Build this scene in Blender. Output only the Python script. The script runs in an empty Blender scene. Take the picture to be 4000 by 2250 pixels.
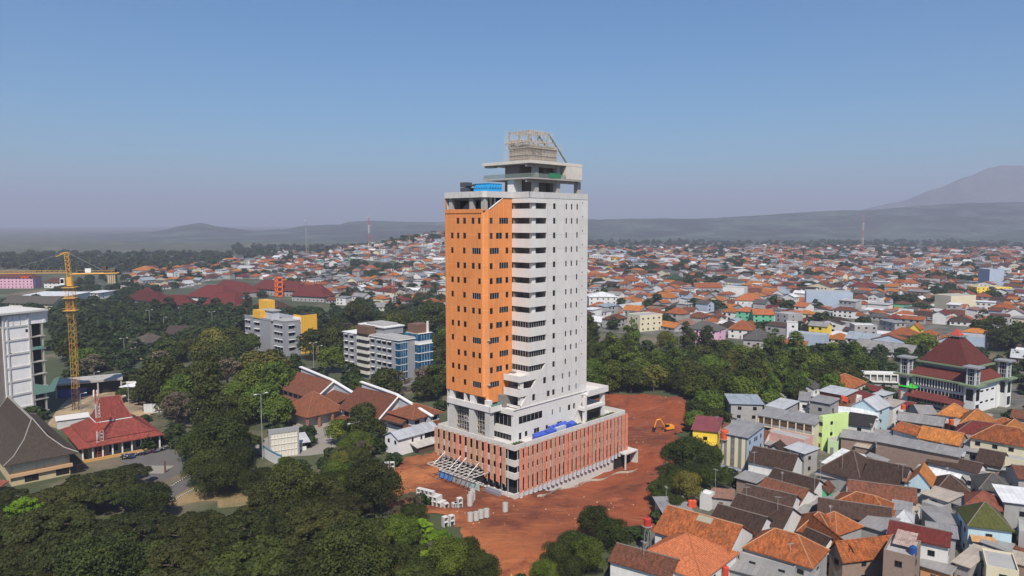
import bpy, math, random
import numpy as np
from mathutils import Vector
R = math.radians
scene = bpy.context.scene
COL = scene.collection
# ---------------------------------------------------------------- camera, sky, sun, exposure
CAM_H = 75.0; FPX = 2850.0; PITCH = R(5.11)
cam_d = bpy.data.cameras.new("camera"); cam = bpy.data.objects.new("camera", cam_d); COL.objects.link(cam)
cam.location = (0, 0, CAM_H); cam.rotation_euler = (R(90) - PITCH, 0, 0)
cam_d.sensor_width = 36.0; cam_d.lens = 36.0 * FPX / 4000.0
cam_d.clip_start = 1.0; cam_d.clip_end = 60000.0
scene.camera = cam
SUN_EL, SUN_AZ = R(50), R(177)
world = bpy.data.worlds.new("World"); scene.world = world; world.use_nodes = True
wn = world.node_tree
sky = wn.nodes.new("ShaderNodeTexSky"); sky.sky_type = 'NISHITA'; sky.sun_disc = False
sky.sun_elevation = SUN_EL; sky.sun_rotation = SUN_AZ
sky.altitude = 200; sky.air_density = 1.25; sky.dust_density = .6; sky.ozone_density = 3.0
wn.nodes["Background"].inputs[1].default_value = 0.08
tint = wn.nodes.new('ShaderNodeMix'); tint.data_type = 'RGBA'; tint.blend_type = 'MULTIPLY'; tint.inputs[0].default_value = 1; tint.inputs[7].default_value = (.46, .80, 1.08, 1)
wn.links.new(sky.outputs[0], tint.inputs[6])
wn.links.new(tint.outputs[2], wn.nodes["Background"].inputs[0])
sun_d = bpy.data.lights.new("sun", 'SUN'); sun = bpy.data.objects.new("sun", sun_d); COL.objects.link(sun)
sun_d.energy = 5.0; sun_d.angle = R(0.55); sun_d.color = (1.0, 0.92, 0.81)
sdir = Vector((math.sin(SUN_AZ) * math.cos(SUN_EL), math.cos(SUN_AZ) * math.cos(SUN_EL), math.sin(SUN_EL)))
sun.rotation_euler = sdir.to_track_quat('Z', 'Y').to_euler()
sun.location = (0, 0, 300)
vs = scene.view_settings
vs.view_transform = 'Standard'; vs.look = 'None'; vs.exposure = 0.27; vs.gamma = 1.0; vs.use_curve_mapping = False
scene.cycles.max_bounces = 5; scene.cycles.diffuse_bounces = 2; scene.cycles.glossy_bounces = 2
scene.cycles.transmission_bounces = 2; scene.cycles.transparent_max_bounces = 10; scene.cycles.volume_bounces = 0
HAZE_D = 0.00017; HAZE_C = (0.80, 0.815, 1.0)
# ---------------------------------------------------------------- helpers
CP, SP = math.cos(PITCH), math.sin(PITCH)
def ray(x, y):
    u = -(y - 1125) / FPX
    return ((x - 2000) / FPX, CP + SP * u, -SP + CP * u)
def at(x, y, z=0.0):                       # a photo pixel (4000 wide) -> point at height z
    d = ray(x, y); t = (z - CAM_H) / d[2]
    return Vector((d[0] * t, d[1] * t, z))
def proj(p):
    x, y, z = p[0], p[1], p[2] - CAM_H
    f = y * CP - z * SP; u = y * SP + z * CP
    return (2000 + FPX * x / f, 1125 - FPX * u / f) if f > 1 else (-9999, -9999)
def crop(ox, oy, s): return lambda x, y: (ox + x / s, oy + y / s)
a4 = crop(0, 950, 2.634); a5 = crop(0, 1450, 2.634); a6 = crop(850, 1100, 2.634); a7 = crop(850, 1600, 2.229)
c2 = crop(2500, 1700, 2.635); c3 = crop(3200, 1700, 2.635); c4 = crop(2600, 1200, 2.634); c5 = crop(3300, 1200, 2.634)
r3 = crop(1650, 1450, 2.634); ov = crop(0, 0, 0.644)
def azv(a): return Vector((math.sin(R(a)), math.cos(R(a)), 0))
def S(r, g, b):
    f = lambda c: (c / 255 / 12.92) if c / 255 <= 0.04045 else ((c / 255 + 0.055) / 1.055) ** 2.4
    return (f(r), f(g), f(b))
def inpoly(x, y, P):
    c = False; j = len(P) - 1
    for i in range(len(P)):
        if (P[i][1] > y) != (P[j][1] > y) and x < (P[j][0] - P[i][0]) * (y - P[i][1]) / (P[j][1] - P[i][1]) + P[i][0]: c = not c
        j = i
    return c
def pdist(x, y, P):                        # distance to polygon edge
    m = 1e9
    for i in range(len(P)):
        ax, ay = P[i - 1][0], P[i - 1][1]; bx, by = P[i][0], P[i][1]
        dx, dy = bx - ax, by - ay; t = max(0, min(1, ((x - ax) * dx + (y - ay) * dy) / (dx * dx + dy * dy + 1e-9)))
        m = min(m, math.hypot(x - ax - dx * t, y - ay - dy * t))
    return m
class MB:                                  # collects faces, links them as ONE mesh object
    def __init__(s, fr=None): s.v = []; s.f = []; s.m = []; s.fr = fr
    def add(s, vs, fs, mi=0):
        o = len(s.v)
        s.v.extend(s.fr(*p) if s.fr else tuple(p) for p in vs)
        s.f.extend(tuple(i + o for i in f) for f in fs); s.m.extend([mi] * len(fs))
    def box(s, x0, x1, y0, y1, z0, z1, mi=0):
        s.add([(x0, y0, z0), (x1, y0, z0), (x1, y1, z0), (x0, y1, z0), (x0, y0, z1), (x1, y0, z1), (x1, y1, z1), (x0, y1, z1)],
              [(3, 2, 1, 0), (4, 5, 6, 7), (0, 1, 5, 4), (1, 2, 6, 5), (2, 3, 7, 6), (3, 0, 4, 7)], mi)
    def prism(s, pts, z0, z1, mi=0):       # footprint polygon (ccw) extruded up
        n = len(pts)
        s.add([(p[0], p[1], z0) for p in pts] + [(p[0], p[1], z1) for p in pts],
              [tuple(range(n - 1, -1, -1)), tuple(range(n, 2 * n))] + [(i, (i + 1) % n, n + (i + 1) % n, n + i) for i in range(n)], mi)
    def slab(s, pts, d, mi=0):             # planar polygon extruded by vector d
        n = len(pts)
        q = [(p[0] + d[0], p[1] + d[1], p[2] + d[2]) for p in pts]
        s.add(list(pts) + q, [tuple(range(n - 1, -1, -1)), tuple(range(n, 2 * n))] + [(i, (i + 1) % n, n + (i + 1) % n, n + i) for i in range(n)], mi)
    def poly(s, pts, mi=0): s.add(pts, [tuple(range(len(pts)))], mi)
    def tube(s, a, b, r, r2=None, n=6, mi=0):
        a = Vector(a); b = Vector(b); r2 = r if r2 is None else r2; d = (b - a)
        if d.length < 1e-6: return
        d.normalize(); e = Vector((0, 0, 1)) if abs(d.z) < .9 else Vector((1, 0, 0)); p = d.cross(e).normalized(); q = d.cross(p)
        V = []
        for c, rr in ((a, r), (b, r2)):
            for i in range(n):
                t = 2 * math.pi * i / n; V.append(tuple(c + p * (math.cos(t) * rr) + q * (math.sin(t) * rr)))
        s.add(V, [(i, i + n, (i + 1) % n + n, (i + 1) % n) for i in range(n)] + [tuple(range(n)), tuple(range(2 * n - 1, n - 1, -1))], mi)
    def bar(s, a, b, w, mi=0): s.tube(a, b, w * .6, n=4, mi=mi)
    def wall(s, p, ux, W, H, holes=(), dep=.25, mi=0, rm=None):
        # vertical wall seen from outside: p lower-left, ux unit dir to the right; holes (x0,x1,z0,z1) rel. to p
        rm = mi if rm is None else rm
        inn = (-ux[1], ux[0])              # inward direction
        xs = sorted({0, W} | {c for h in holes for c in h[:2]}); zs = sorted({0, H} | {c for h in holes for c in h[2:]})
        P = lambda x, z, d=0: (p[0] + ux[0] * x + inn[0] * d, p[1] + ux[1] * x + inn[1] * d, p[2] + z)
        for k in range(len(zs) - 1):
            z0, z1 = zs[k], zs[k + 1]; run = None
            for i in range(len(xs) - 1):
                cx, cz = (xs[i] + xs[i + 1]) / 2, (z0 + z1) / 2
                hole = any(h[0] < cx < h[1] and h[2] < cz < h[3] for h in holes)
                if not hole and run is None: run = xs[i]
                if run is not None and (hole or i == len(xs) - 2):
                    e = xs[i] if hole else xs[i + 1]
                    s.poly([P(run, z0), P(e, z0), P(e, z1), P(run, z1)], mi); run = None
        for a, b, c, d in holes:
            s.add([P(a, c), P(b, c), P(b, d), P(a, d), P(a, c, dep), P(b, c, dep), P(b, d, dep), P(a, d, dep)],
                  [(0, 4, 5, 1), (1, 5, 6, 2), (2, 6, 7, 3), (3, 7, 4, 0)], rm)
    def build(s, name, mats, parent=None, uv=True, smooth=False, xf=None):
        me = bpy.data.meshes.new(name); me.from_pydata(s.v, [], s.f)
        for m in (mats if isinstance(mats, (list, tuple)) else [mats]): me.materials.append(m)
        if any(s.m): me.polygons.foreach_set("material_index", s.m)
        if smooth: me.polygons.foreach_set("use_smooth", [True] * len(s.f))
        if uv and s.f: autouv(me)
        me.update()
        o = bpy.data.objects.new(name, me); COL.objects.link(o)
        if parent: o.parent = parent
        return o
def autouv(me):
    nf = len(me.polygons); nl = len(me.loops)
    nor = np.empty(nf * 3, 'f'); me.polygons.foreach_get("normal", nor); nor = nor.reshape(-1, 3)
    tot = np.empty(nf, 'i'); me.polygons.foreach_get("loop_total", tot)
    vi = np.empty(nl, 'i'); me.loops.foreach_get("vertex_index", vi)
    co = np.empty(len(me.vertices) * 3, 'f'); me.vertices.foreach_get("co", co); co = co.reshape(-1, 3)
    t = np.stack([-nor[:, 1], nor[:, 0], np.zeros(nf)], 1); l = np.linalg.norm(t, axis=1)
    t[l < 1e-3] = (1, 0, 0); t /= np.linalg.norm(t, axis=1)[:, None]
    b = np.cross(nor, t); fi = np.repeat(np.arange(nf), tot); c = co[vi]
    uv = np.stack([(c * t[fi]).sum(1), (c * b[fi]).sum(1)], 1).astype('f')
    me.uv_layers.new(name="uv").data.foreach_set("uv", uv.ravel())
def empty(name, loc=(0, 0, 0), rz=0.0):
    o = bpy.data.objects.new(name, None); COL.objects.link(o); o.location = loc; o.rotation_euler = (0, 0, rz); o.empty_display_size = .5
    return o
AUTO = []                                  # (object, description, point) whose label gets its place words at the end
def tag(o, label, cat, group=None):
    o["label"] = label; o["category"] = cat
    if group: o["group"] = group
    return o
def autotag(o, desc, cat, pt, group=None):
    o["category"] = cat
    if group: o["group"] = group
    AUTO.append((o, desc, proj(pt)))
    return o
def struct(o, kind="structure"): o["kind"] = kind; return o
def copy_tree(o, parent=None):
    c = o.copy(); COL.objects.link(c)
    if parent is not None: c.parent = parent
    for ch in list(o.children): copy_tree(ch, c)
    return c
# ---------------------------------------------------------------- materials
def newmat(name):
    m = bpy.data.materials.new(name); m.use_nodes = True; nt = m.node_tree
    return m, nt, nt.nodes["Principled BSDF"]
def N(nt, typ, **kw):
    n = nt.nodes.new(typ)
    for k, v in kw.items():
        if k in n.inputs: n.inputs[k].default_value = v
        else: setattr(n, k, v)
    return n
def ramp(nt, fac, stops):
    r = nt.nodes.new("ShaderNodeValToRGB"); e = r.color_ramp.elements
    while len(e) < len(stops): e.new(.5)
    for el, (p, c) in zip(e, stops): el.position = p; el.color = (*c, 1)
    nt.links.new(fac, r.inputs[0]); return r.outputs[0]
def mixc(nt, a, b, fac, mode='MIX'):
    m = nt.nodes.new("ShaderNodeMix"); m.data_type = 'RGBA'; m.blend_type = mode
    for s_, v in ((0, fac), (6, a), (7, b)):
        if hasattr(v, 'links'): nt.links.new(v, m.inputs[s_])
        else: m.inputs[s_].default_value = (*v, 1) if isinstance(v, tuple) else v
    return m.outputs[2]
def noise(nt, vec, scale, detail=4, rough=.6, dist=0):
    n = N(nt, "ShaderNodeTexNoise", Scale=scale, Detail=detail, Roughness=rough, Distortion=dist)
    if vec is not None: nt.links.new(vec, n.inputs["Vector"])
    return n.outputs["Fac"]
def scl(c, k): return tuple(min(1, x * k) for x in c)
_mc = {}
def plaster(rgb, dirt=.35, rough=.85, name="plaster", grid=None):
    key = ("p", rgb, dirt, rough, grid)
    if key in _mc: return _mc[key]
    m, nt, b = newmat(name); tc = N(nt, "ShaderNodeTexCoord"); g = N(nt, "ShaderNodeNewGeometry")
    mp = N(nt, "ShaderNodeMapping"); mp.inputs["Scale"].default_value = (1, 1, .18); nt.links.new(g.outputs["Position"], mp.inputs[0])
    n1 = noise(nt, g.outputs["Position"], .22, 5); n2 = noise(nt, mp.outputs[0], 1.3, 4, .7)
    c = mixc(nt, rgb, scl(rgb, .62), ramp(nt, n1, [(.42, (0, 0, 0)), (.75, (dirt, dirt, dirt))]))
    c = mixc(nt, c, scl(rgb, .42), ramp(nt, n2, [(.52, (0, 0, 0)), (.8, (dirt, dirt, dirt))]))
    if grid:
        br = N(nt, "ShaderNodeTexBrick", Scale=1.0); br.offset = 0
        br.inputs["Brick Width"].default_value = grid[0]; br.inputs["Row Height"].default_value = grid[1]
        br.inputs["Mortar Size"].default_value = grid[2]; br.inputs["Color1"].default_value = (0, 0, 0, 1)
        br.inputs["Color2"].default_value = (.12, .12, .12, 1); br.inputs["Mortar"].default_value = (1, 1, 1, 1)
        nt.links.new(tc.outputs["UV"], br.inputs["Vector"])
        c = mixc(nt, c, grid[3], br.outputs["Color"])
    nt.links.new(c, b.inputs["Base Color"]); b.inputs["Roughness"].default_value = rough
    bp = N(nt, "ShaderNodeBump", Strength=.25, Distance=.03); nt.links.new(noise(nt, g.outputs["Position"], 6, 3), bp.inputs["Height"]); nt.links.new(bp.outputs[0], b.inputs["Normal"])
    _mc[key] = m; return m
def tile(rgb, old=.5, name="roof_tiles", moss=(.05, .045, .03), rows=.33):
    key = ("t", rgb, old, rows)
    if key in _mc: return _mc[key]
    m, nt, b = newmat(name); tc = N(nt, "ShaderNodeTexCoord"); g = N(nt, "ShaderNodeNewGeometry"); oi = N(nt, "ShaderNodeObjectInfo")
    br = N(nt, "ShaderNodeTexBrick", Scale=1.0); br.inputs["Brick Width"].default_value = .3; br.inputs["Row Height"].default_value = rows
    br.inputs["Mortar Size"].default_value = .035; br.inputs["Bias"].default_value = -.1
    br.inputs["Color1"].default_value = (*scl(rgb, 1.25), 1); br.inputs["Color2"].default_value = (*scl(rgb, .72), 1); br.inputs["Mortar"].default_value = (*scl(rgb, .38), 1)
    nt.links.new(tc.outputs["UV"], br.inputs["Vector"])
    mp = N(nt, "ShaderNodeMapping"); mp.inputs["Scale"].default_value = (1, .35, 1); nt.links.new(tc.outputs["UV"], mp.inputs[0])
    n1 = noise(nt, g.outputs["Position"], .35, 5, .65); n2 = noise(nt, mp.outputs[0], 1.7, 6, .8)
    c = mixc(nt, br.outputs["Color"], moss, ramp(nt, n1, [(.4, (0, 0, 0)), (.72, (old, old, old))]))
    o2 = min(1, old * 1.3)
    c = mixc(nt, c, scl(rgb, .28), ramp(nt, n2, [(.47, (0, 0, 0)), (.58, (o2, o2, o2))])); c = mixc(nt, c, scl(rgb, 1.5), ramp(nt, noise(nt, g.outputs['Position'], 1.1, 5, .8), [(.58, (0, 0, 0)), (.68, (.45, .45, .45))]))
    hv = N(nt, "ShaderNodeHueSaturation"); nt.links.new(c, hv.inputs["Color"])
    mr = N(nt, "ShaderNodeMapRange"); nt.links.new(oi.outputs["Random"], mr.inputs[0]); mr.inputs[3].default_value = .72; mr.inputs[4].default_value = 1.18
    nt.links.new(mr.outputs[0], hv.inputs["Value"])
    nt.links.new(hv.outputs[0], b.inputs["Base Color"]); b.inputs["Roughness"].default_value = .92; b.inputs["Specular IOR Level"].default_value = .2
    wv = N(nt, "ShaderNodeTexWave", Scale=1.5); wv.wave_profile = 'SAW'; nt.links.new(tc.outputs["UV"], wv.inputs["Vector"])
    wv.bands_direction = 'Y'
    bp = N(nt, "ShaderNodeBump", Strength=.5, Distance=.05); nt.links.new(wv.outputs["Fac"], bp.inputs["Height"]); nt.links.new(bp.outputs[0], b.inputs["Normal"])
    _mc[key] = m; return m
def sheet(rgb, rust=.3, name="metal_sheet", rough=.45, metal=0.0):
    key = ("s", rgb, rust, rough)
    if key in _mc: return _mc[key]
    m, nt, b = newmat(name); tc = N(nt, "ShaderNodeTexCoord"); g = N(nt, "ShaderNodeNewGeometry")
    wv = N(nt, "ShaderNodeTexWave", Scale=1.0); wv.bands_direction = 'X'; nt.links.new(tc.outputs["UV"], wv.inputs["Vector"])
    br = N(nt, "ShaderNodeTexBrick", Scale=1.0); br.offset = 0; br.inputs["Brick Width"].default_value = 1.1; br.inputs["Row Height"].default_value = 3.1
    br.inputs["Mortar Size"].default_value = .03; br.inputs["Color1"].default_value = (*scl(rgb, 1.08), 1); br.inputs["Color2"].default_value = (*scl(rgb, .8), 1); br.inputs["Mortar"].default_value = (*scl(rgb, .5), 1)
    nt.links.new(tc.outputs["UV"], br.inputs["Vector"])
    n1 = noise(nt, g.outputs["Position"], .5, 5, .7)
    c = mixc(nt, br.outputs["Color"], scl(rgb, .5), ramp(nt, wv.outputs["Fac"], [(0, (.35, .35, .35)), (.35, (0, 0, 0))]))
    c = mixc(nt, c, (.13, .07, .045), ramp(nt, n1, [(.5, (0, 0, 0)), (.7, (rust, rust, rust))]))
    nt.links.new(c, b.inputs["Base Color"]); b.inputs["Roughness"].default_value = rough; b.inputs["Metallic"].default_value = metal
    bp = N(nt, "ShaderNodeBump", Strength=.6, Distance=.05); nt.links.new(wv.outputs["Fac"], bp.inputs["Height"]); nt.links.new(bp.outputs[0], b.inputs["Normal"])
    _mc[key] = m; return m
def brick(rgb, name="brick"):
    key = ("b", rgb)
    if key in _mc: return _mc[key]
    m, nt, b = newmat(name); tc = N(nt, "ShaderNodeTexCoord"); g = N(nt, "ShaderNodeNewGeometry")
    br = N(nt, "ShaderNodeTexBrick", Scale=1.0); br.inputs["Brick Width"].default_value = .45; br.inputs["Row Height"].default_value = .22
    br.inputs["Mortar Size"].default_value = .03; br.inputs["Color1"].default_value = (*scl(rgb, 1.15), 1); br.inputs["Color2"].default_value = (*scl(rgb, .75), 1); br.inputs["Mortar"].default_value = (.30, .27, .24, 1)
    nt.links.new(tc.outputs["UV"], br.inputs["Vector"])
    c = mixc(nt, br.outputs["Color"], (.25, .2, .17), ramp(nt, noise(nt, g.outputs["Position"], .4, 5), [(.45, (0, 0, 0)), (.7, (.5, .5, .5))]))
    nt.links.new(c, b.inputs["Base Color"]); b.inputs["Roughness"].default_value = .9
    _mc[key] = m; return m
def flat(rgb, rough=.6, name="paint", metal=0.0, var=.15, sc=2.0):
    key = ("f", rgb, rough, metal, name)
    if key in _mc: return _mc[key]
    m, nt, b = newmat(name); g = N(nt, "ShaderNodeNewGeometry")
    c = mixc(nt, scl(rgb, 1 + var), scl(rgb, 1 - var * 1.5), noise(nt, g.outputs["Position"], sc, 4))
    nt.links.new(c, b.inputs["Base Color"]); b.inputs["Roughness"].default_value = rough; b.inputs["Metallic"].default_value = metal
    _mc[key] = m; return m
def glassy(rgb, rough=.08, name="window_glass", spec=.5):
    key = ("g", rgb, rough)
    if key in _mc: return _mc[key]
    m, nt, b = newmat(name); g = N(nt, "ShaderNodeNewGeometry")
    c = mixc(nt, rgb, scl(rgb, 2.2), ramp(nt, noise(nt, g.outputs["Position"], .5, 3), [(.5, (0, 0, 0)), (.62, (1, 1, 1))]))
    nt.links.new(c, b.inputs["Base Color"]); b.inputs["Roughness"].default_value = rough; b.inputs["Specular IOR Level"].default_value = spec
    _mc[key] = m; return m
def foliage(c1, c2, c3, name="leaves"):
    m, nt, b = newmat(name); g = N(nt, "ShaderNodeNewGeometry"); oi = N(nt, "ShaderNodeObjectInfo")
    n1 = noise(nt, g.outputs["Position"], .22, 4, .6); n2 = noise(nt, g.outputs["Position"], 1.4, 3, .7)
    c = mixc(nt, c1, c2, ramp(nt, n1, [(.35, (0, 0, 0)), (.65, (1, 1, 1))]))
    c = mixc(nt, c, c3, ramp(nt, n2, [(.5, (0, 0, 0)), (.72, (.7, .7, .7))]))
    hv = N(nt, "ShaderNodeHueSaturation"); nt.links.new(c, hv.inputs["Color"])
    for inp, lo, hi, k in (("Value", .68, 1.4, 1.0), ("Hue", .482, .512, 7.3)):
        mm = N(nt, "ShaderNodeMath", operation='MULTIPLY'); nt.links.new(oi.outputs["Random"], mm.inputs[0]); mm.inputs[1].default_value = k
        fr = N(nt, "ShaderNodeMath", operation='FRACT'); nt.links.new(mm.outputs[0], fr.inputs[0])
        mr = N(nt, "ShaderNodeMapRange"); nt.links.new(fr.outputs[0], mr.inputs[0]); mr.inputs[3].default_value = lo; mr.inputs[4].default_value = hi
        nt.links.new(mr.outputs[0], hv.inputs[inp])
    nt.links.new(hv.outputs[0], b.inputs["Base Color"]); b.inputs["Roughness"].default_value = .65; b.inputs["Specular IOR Level"].default_value = .25
    tr = N(nt, "ShaderNodeBsdfTranslucent"); nt.links.new(hv.outputs[0], tr.inputs[0])
    mx = N(nt, "ShaderNodeMixShader", Fac=.22); nt.links.new(b.outputs[0], mx.inputs[1]); nt.links.new(tr.outputs[0], mx.inputs[2])
    nt.links.new(mx.outputs[0], nt.nodes["Material Output"].inputs[0])
    return m
def mesh_cloth(rgb, cover, sc, name="netting", rough=.8, base=0., top=1.):   # open mesh: threads and holes
    m, nt, b = newmat(name); tc = N(nt, "ShaderNodeTexCoord")
    n1 = noise(nt, tc.outputs["UV"], sc, 3, .7)
    b.inputs["Base Color"].default_value = (*rgb, 1); b.inputs["Roughness"].default_value = rough
    t = N(nt, "ShaderNodeBsdfTransparent"); mx = N(nt, "ShaderNodeMixShader")
    r = ramp(nt, n1, [(max(0, .5 - cover * .5), (base, base, base)), (min(1, .5 - cover * .5 + .2), (top, top, top))])
    nt.links.new(r, mx.inputs[0]); nt.links.new(t.outputs[0], mx.inputs[1]); nt.links.new(b.outputs[0], mx.inputs[2])
    nt.links.new(mx.outputs[0], nt.nodes["Material Output"].inputs[0]); return m
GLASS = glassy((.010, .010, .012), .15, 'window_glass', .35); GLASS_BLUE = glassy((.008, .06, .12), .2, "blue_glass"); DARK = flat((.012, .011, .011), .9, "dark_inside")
WHITE = flat((.72, .71, .69), .6, "white_paint"); CONC = plaster((.40, .375, .345), .5, name="raw_concrete"); CONC_D = plaster((.20, .185, .17), .5, name="dark_concrete")
STEEL = flat((.35, .36, .36), .4, "steel", .3); BARK = plaster((.10, .075, .055), .5, name="bark"); POLE = flat((.30, .30, .29), .6, "grey_pole")
RUSTY = flat((.12, .055, .03), .9, "rusty_steel")
# ---------------------------------------------------------------- ground
P0 = at(2011, 1947); UA = azv(43.3); UB = azv(-46.7)
def tl(u, v, z=0): return Vector((P0.x + UA.x * u + UB.x * v, P0.y + UA.y * u + UB.y * v, z))
def uvof(x, y): dx, dy = x - P0.x, y - P0.y; return dx * UA.x + dy * UA.y, dx * UB.x + dy * UB.y
EARTH_PX = [(945, 1190), (1010, 1160), (1075, 1140), (1110, 1120), (1200, 1070), (1400, 1040), (1480, 1005), (1530, 992), (1600, 992), (1700, 998), (1752, 1004), (1750, 1040), (1735, 1080), (1700, 1110), (1690, 1170), (1650, 1200),
            (1640, 1260), (1655, 1330), (1560, 1330), (1490, 1300), (1450, 1400), (1400, 1460), (1250, 1480), (1200, 1380), (1130, 1300), (1010, 1300), (960, 1260), (945, 1220)]
EARTH = [tuple(at(*ov(*p)).xy) for p in EARTH_PX]
def sst(a, b, x): t = max(0., min(1., (x - a) / (b - a))); return t * t * (3 - 2 * t)
HILLC = (-95.0, 1650.0)
def zt(x, y):
    u, v = uvof(x, y)
    z = -3.4 * sst(3, 26, u) * (1 - sst(52, 66, u)) * sst(-20, -7, v) * (1 - sst(3, 12, v))
    d2 = ((x - HILLC[0]) / 235) ** 2 + ((y - HILLC[1]) / 330) ** 2
    if d2 < 12: z += 52 * math.exp(-d2)
    return z
def grid_xy(): pass
def build_ground():
    m, nt, b = newmat("ground_soil"); g = N(nt, "ShaderNodeNewGeometry"); P = g.outputs["Position"]
    n1 = noise(nt, P, .012, 6, .6); n2 = noise(nt, P, .12, 5, .7); n3 = noise(nt, P, .0035, 4, .6)
    green = mixc(nt, (.028, .042, .016), (.075, .085, .035), n2)
    tan = mixc(nt, (.20, .15, .09), (.11, .095, .07), n2)
    c = mixc(nt, green, tan, ramp(nt, n1, [(.52, (0, 0, 0)), (.60, (1, 1, 1))]))
    c = mixc(nt, c, (.045, .06, .03), ramp(nt, n3, [(.45, (0, 0, 0)), (.6, (.7, .7, .7))]))
    nt.links.new(c, b.inputs["Base Color"]); b.inputs["Roughness"].default_value = .95
    rs = [0, 60, 90] + [90 + 4 * i for i in range(1, 90)]
    while rs[-1] < 15000: rs.append(rs[-1] * 1.035)
    NA = 360; mb = MB(); V = []
    inE = lambda x, y: inpoly(x, y, EARTH) and pdist(x, y, EARTH) > 4.5
    for r in rs:
        for i in range(NA):
            a = 2 * math.pi * i / NA; x, y = r * math.sin(a), r * math.cos(a)
            z = zt(x, y) if 100 < y < 2700 and abs(x) < 1200 else 0
            if r < 400 and y > 100 and inE(x, y): z -= 6
            V.append((x, y, z))
    F = [(j * NA + i, j * NA + (i + 1) % NA, (j + 1) * NA + (i + 1) % NA, (j + 1) * NA + i) for j in range(len(rs) - 1) for i in range(NA)]
    F = [f[::-1] for f in F]
    mb.add(V, F); return struct(mb.build("ground", m, uv=False, smooth=True))
build_ground()
def build_earth():
    m, nt, b = newmat("red_earth"); g = N(nt, "ShaderNodeNewGeometry"); P = g.outputs["Position"]
    mp = N(nt, "ShaderNodeMapping"); mp.inputs["Rotation"].default_value = (0, 0, R(-40)); mp.inputs["Scale"].default_value = (.25, 1, 1); nt.links.new(P, mp.inputs[0])
    n1 = noise(nt, P, .035, 5, .6); n2 = noise(nt, mp.outputs[0], .5, 6, .75, .6); n3 = noise(nt, P, 1.8, 4, .7); n4 = noise(nt, P, .016, 2, .5)
    # browner soil towards the far right of the plot, sandier soil by the annex
    sx = N(nt, "ShaderNodeSeparateXYZ"); nt.links.new(P, sx.inputs[0])
    mr = N(nt, "ShaderNodeMapRange"); nt.links.new(sx.outputs[0], mr.inputs[0]); mr.inputs[1].default_value = -45; mr.inputs[2].default_value = 30
    c0 = mixc(nt, (.48, .175, .052), (.245, .053, .016), mr.outputs[0])
    c = mixc(nt, c0, (.13, .030, .011), ramp(nt, n1, [(.42, (0, 0, 0)), (.58, (.9, .9, .9))]))
    c = mixc(nt, c, (.40, .145, .06), ramp(nt, n2, [(.52, (0, 0, 0)), (.7, (.75, .75, .75))]))
    c = mixc(nt, c, (.11, .026, .014), ramp(nt, n3, [(.5, (0, 0, 0)), (.75, (.5, .5, .5))]))
    mp2 = N(nt, "ShaderNodeMapping"); mp2.inputs["Rotation"].default_value = (0, 0, R(35)); mp2.inputs["Scale"].default_value = (.12, 1, 1); nt.links.new(P, mp2.inputs[0])
    n5 = noise(nt, mp2.outputs[0], .9, 5, .8, 1.2); c = mixc(nt, c, (.27, .08, .032), ramp(nt, n5, [(.55, (0, 0, 0)), (.62, (.7, .7, .7))]))
    c = mixc(nt, c, (.085, .018, .009), ramp(nt, noise(nt, P, .07, 6, .75), [(.54, (0, 0, 0)), (.62, (.5, .5, .5))]))
    nt.links.new(c, b.inputs["Base Color"]); b.inputs["Roughness"].default_value = .95
    bp = N(nt, "ShaderNodeBump", Strength=1.0, Distance=.6); nt.links.new(n2, bp.inputs["Height"]); nt.links.new(bp.outputs[0], b.inputs["Normal"])
    st = 1.6; xs = [p[0] for p in EARTH]; ys = [p[1] for p in EARTH]
    nx = int((max(xs) - min(xs)) / st) + 2; ny = int((max(ys) - min(ys)) / st) + 2; idx = {}; V = []; F = []
    rnd = random.Random(5); ph = [rnd.uniform(0, 6) for _ in range(8)]
    mound = [(tuple(at(*ov(1560, 1012)).xy), 6, 2.2), (tuple(at(*ov(1600, 1022)).xy), 5, 1.8), (tuple(at(*ov(1690, 1034)).xy), 8, 3.8), (tuple(at(*ov(1730, 1034)).xy), 6, 3.2), (tuple(at(*ov(1650, 1050)).xy), 5, 2.0), (tuple(at(*ov(1705, 1075)).xy), 6, 2.2), (tuple(at(*ov(1530, 1012)).xy), 5, 1.6), (tuple(at(*ov(1628, 1032)).xy), 4, 1.5), (tuple(at(*ov(1310, 1395)).xy), 7, .8), (tuple(at(*ov(1660, 1110)).xy), 4, 1.2)]
    def key(i, j):
        if (i, j) not in idx:
            x, y = min(xs) + i * st, min(ys) + j * st
            jx, jy = x + .5 * math.sin(i * 1.7 + j), y + .5 * math.cos(j * 1.3 + i)
            e = sst(0, 6, pdist(x, y, EARTH)) if inpoly(x, y, EARTH) else 0
            z = zt(x, y) + .07 + e * (.22 * math.sin(x * .31 + ph[0]) * math.cos(y * .27 + ph[1]) + .13 * math.sin(x * .9 + y * .6 + ph[2]) + .1 * math.sin(y * 1.3 - x * .4))
            for (mx, my), r, h in mound: z += h * math.exp(-((x - mx) ** 2 + (y - my) ** 2) / (r * r)) * (1 + .10 * math.sin(x * .23 + y * .31 + ph[3]) + .05 * math.sin(x * .5 - y * .37 + 1)) * (.35 + .65 * e)
            u, v = uvof(x, y)
            if -.5 < u < 53 and -.5 < v < 33: z = min(z, -.3)
            idx[(i, j)] = len(V); V.append((jx, jy, z))
        return idx[(i, j)]
    for i in range(nx):
        for j in range(ny):
            x, y = min(xs) + (i + .5) * st, min(ys) + (j + .5) * st
            if inpoly(x + 1.5 * math.sin(y * .5), y + 1.5 * math.sin(x * .4), EARTH): F.append((key(i, j), key(i + 1, j), key(i + 1, j + 1), key(i, j + 1)))
    mb = MB(); mb.add(V, F); struct(mb.build("red_earth_ground", m, uv=False, smooth=True))
build_earth()
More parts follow.
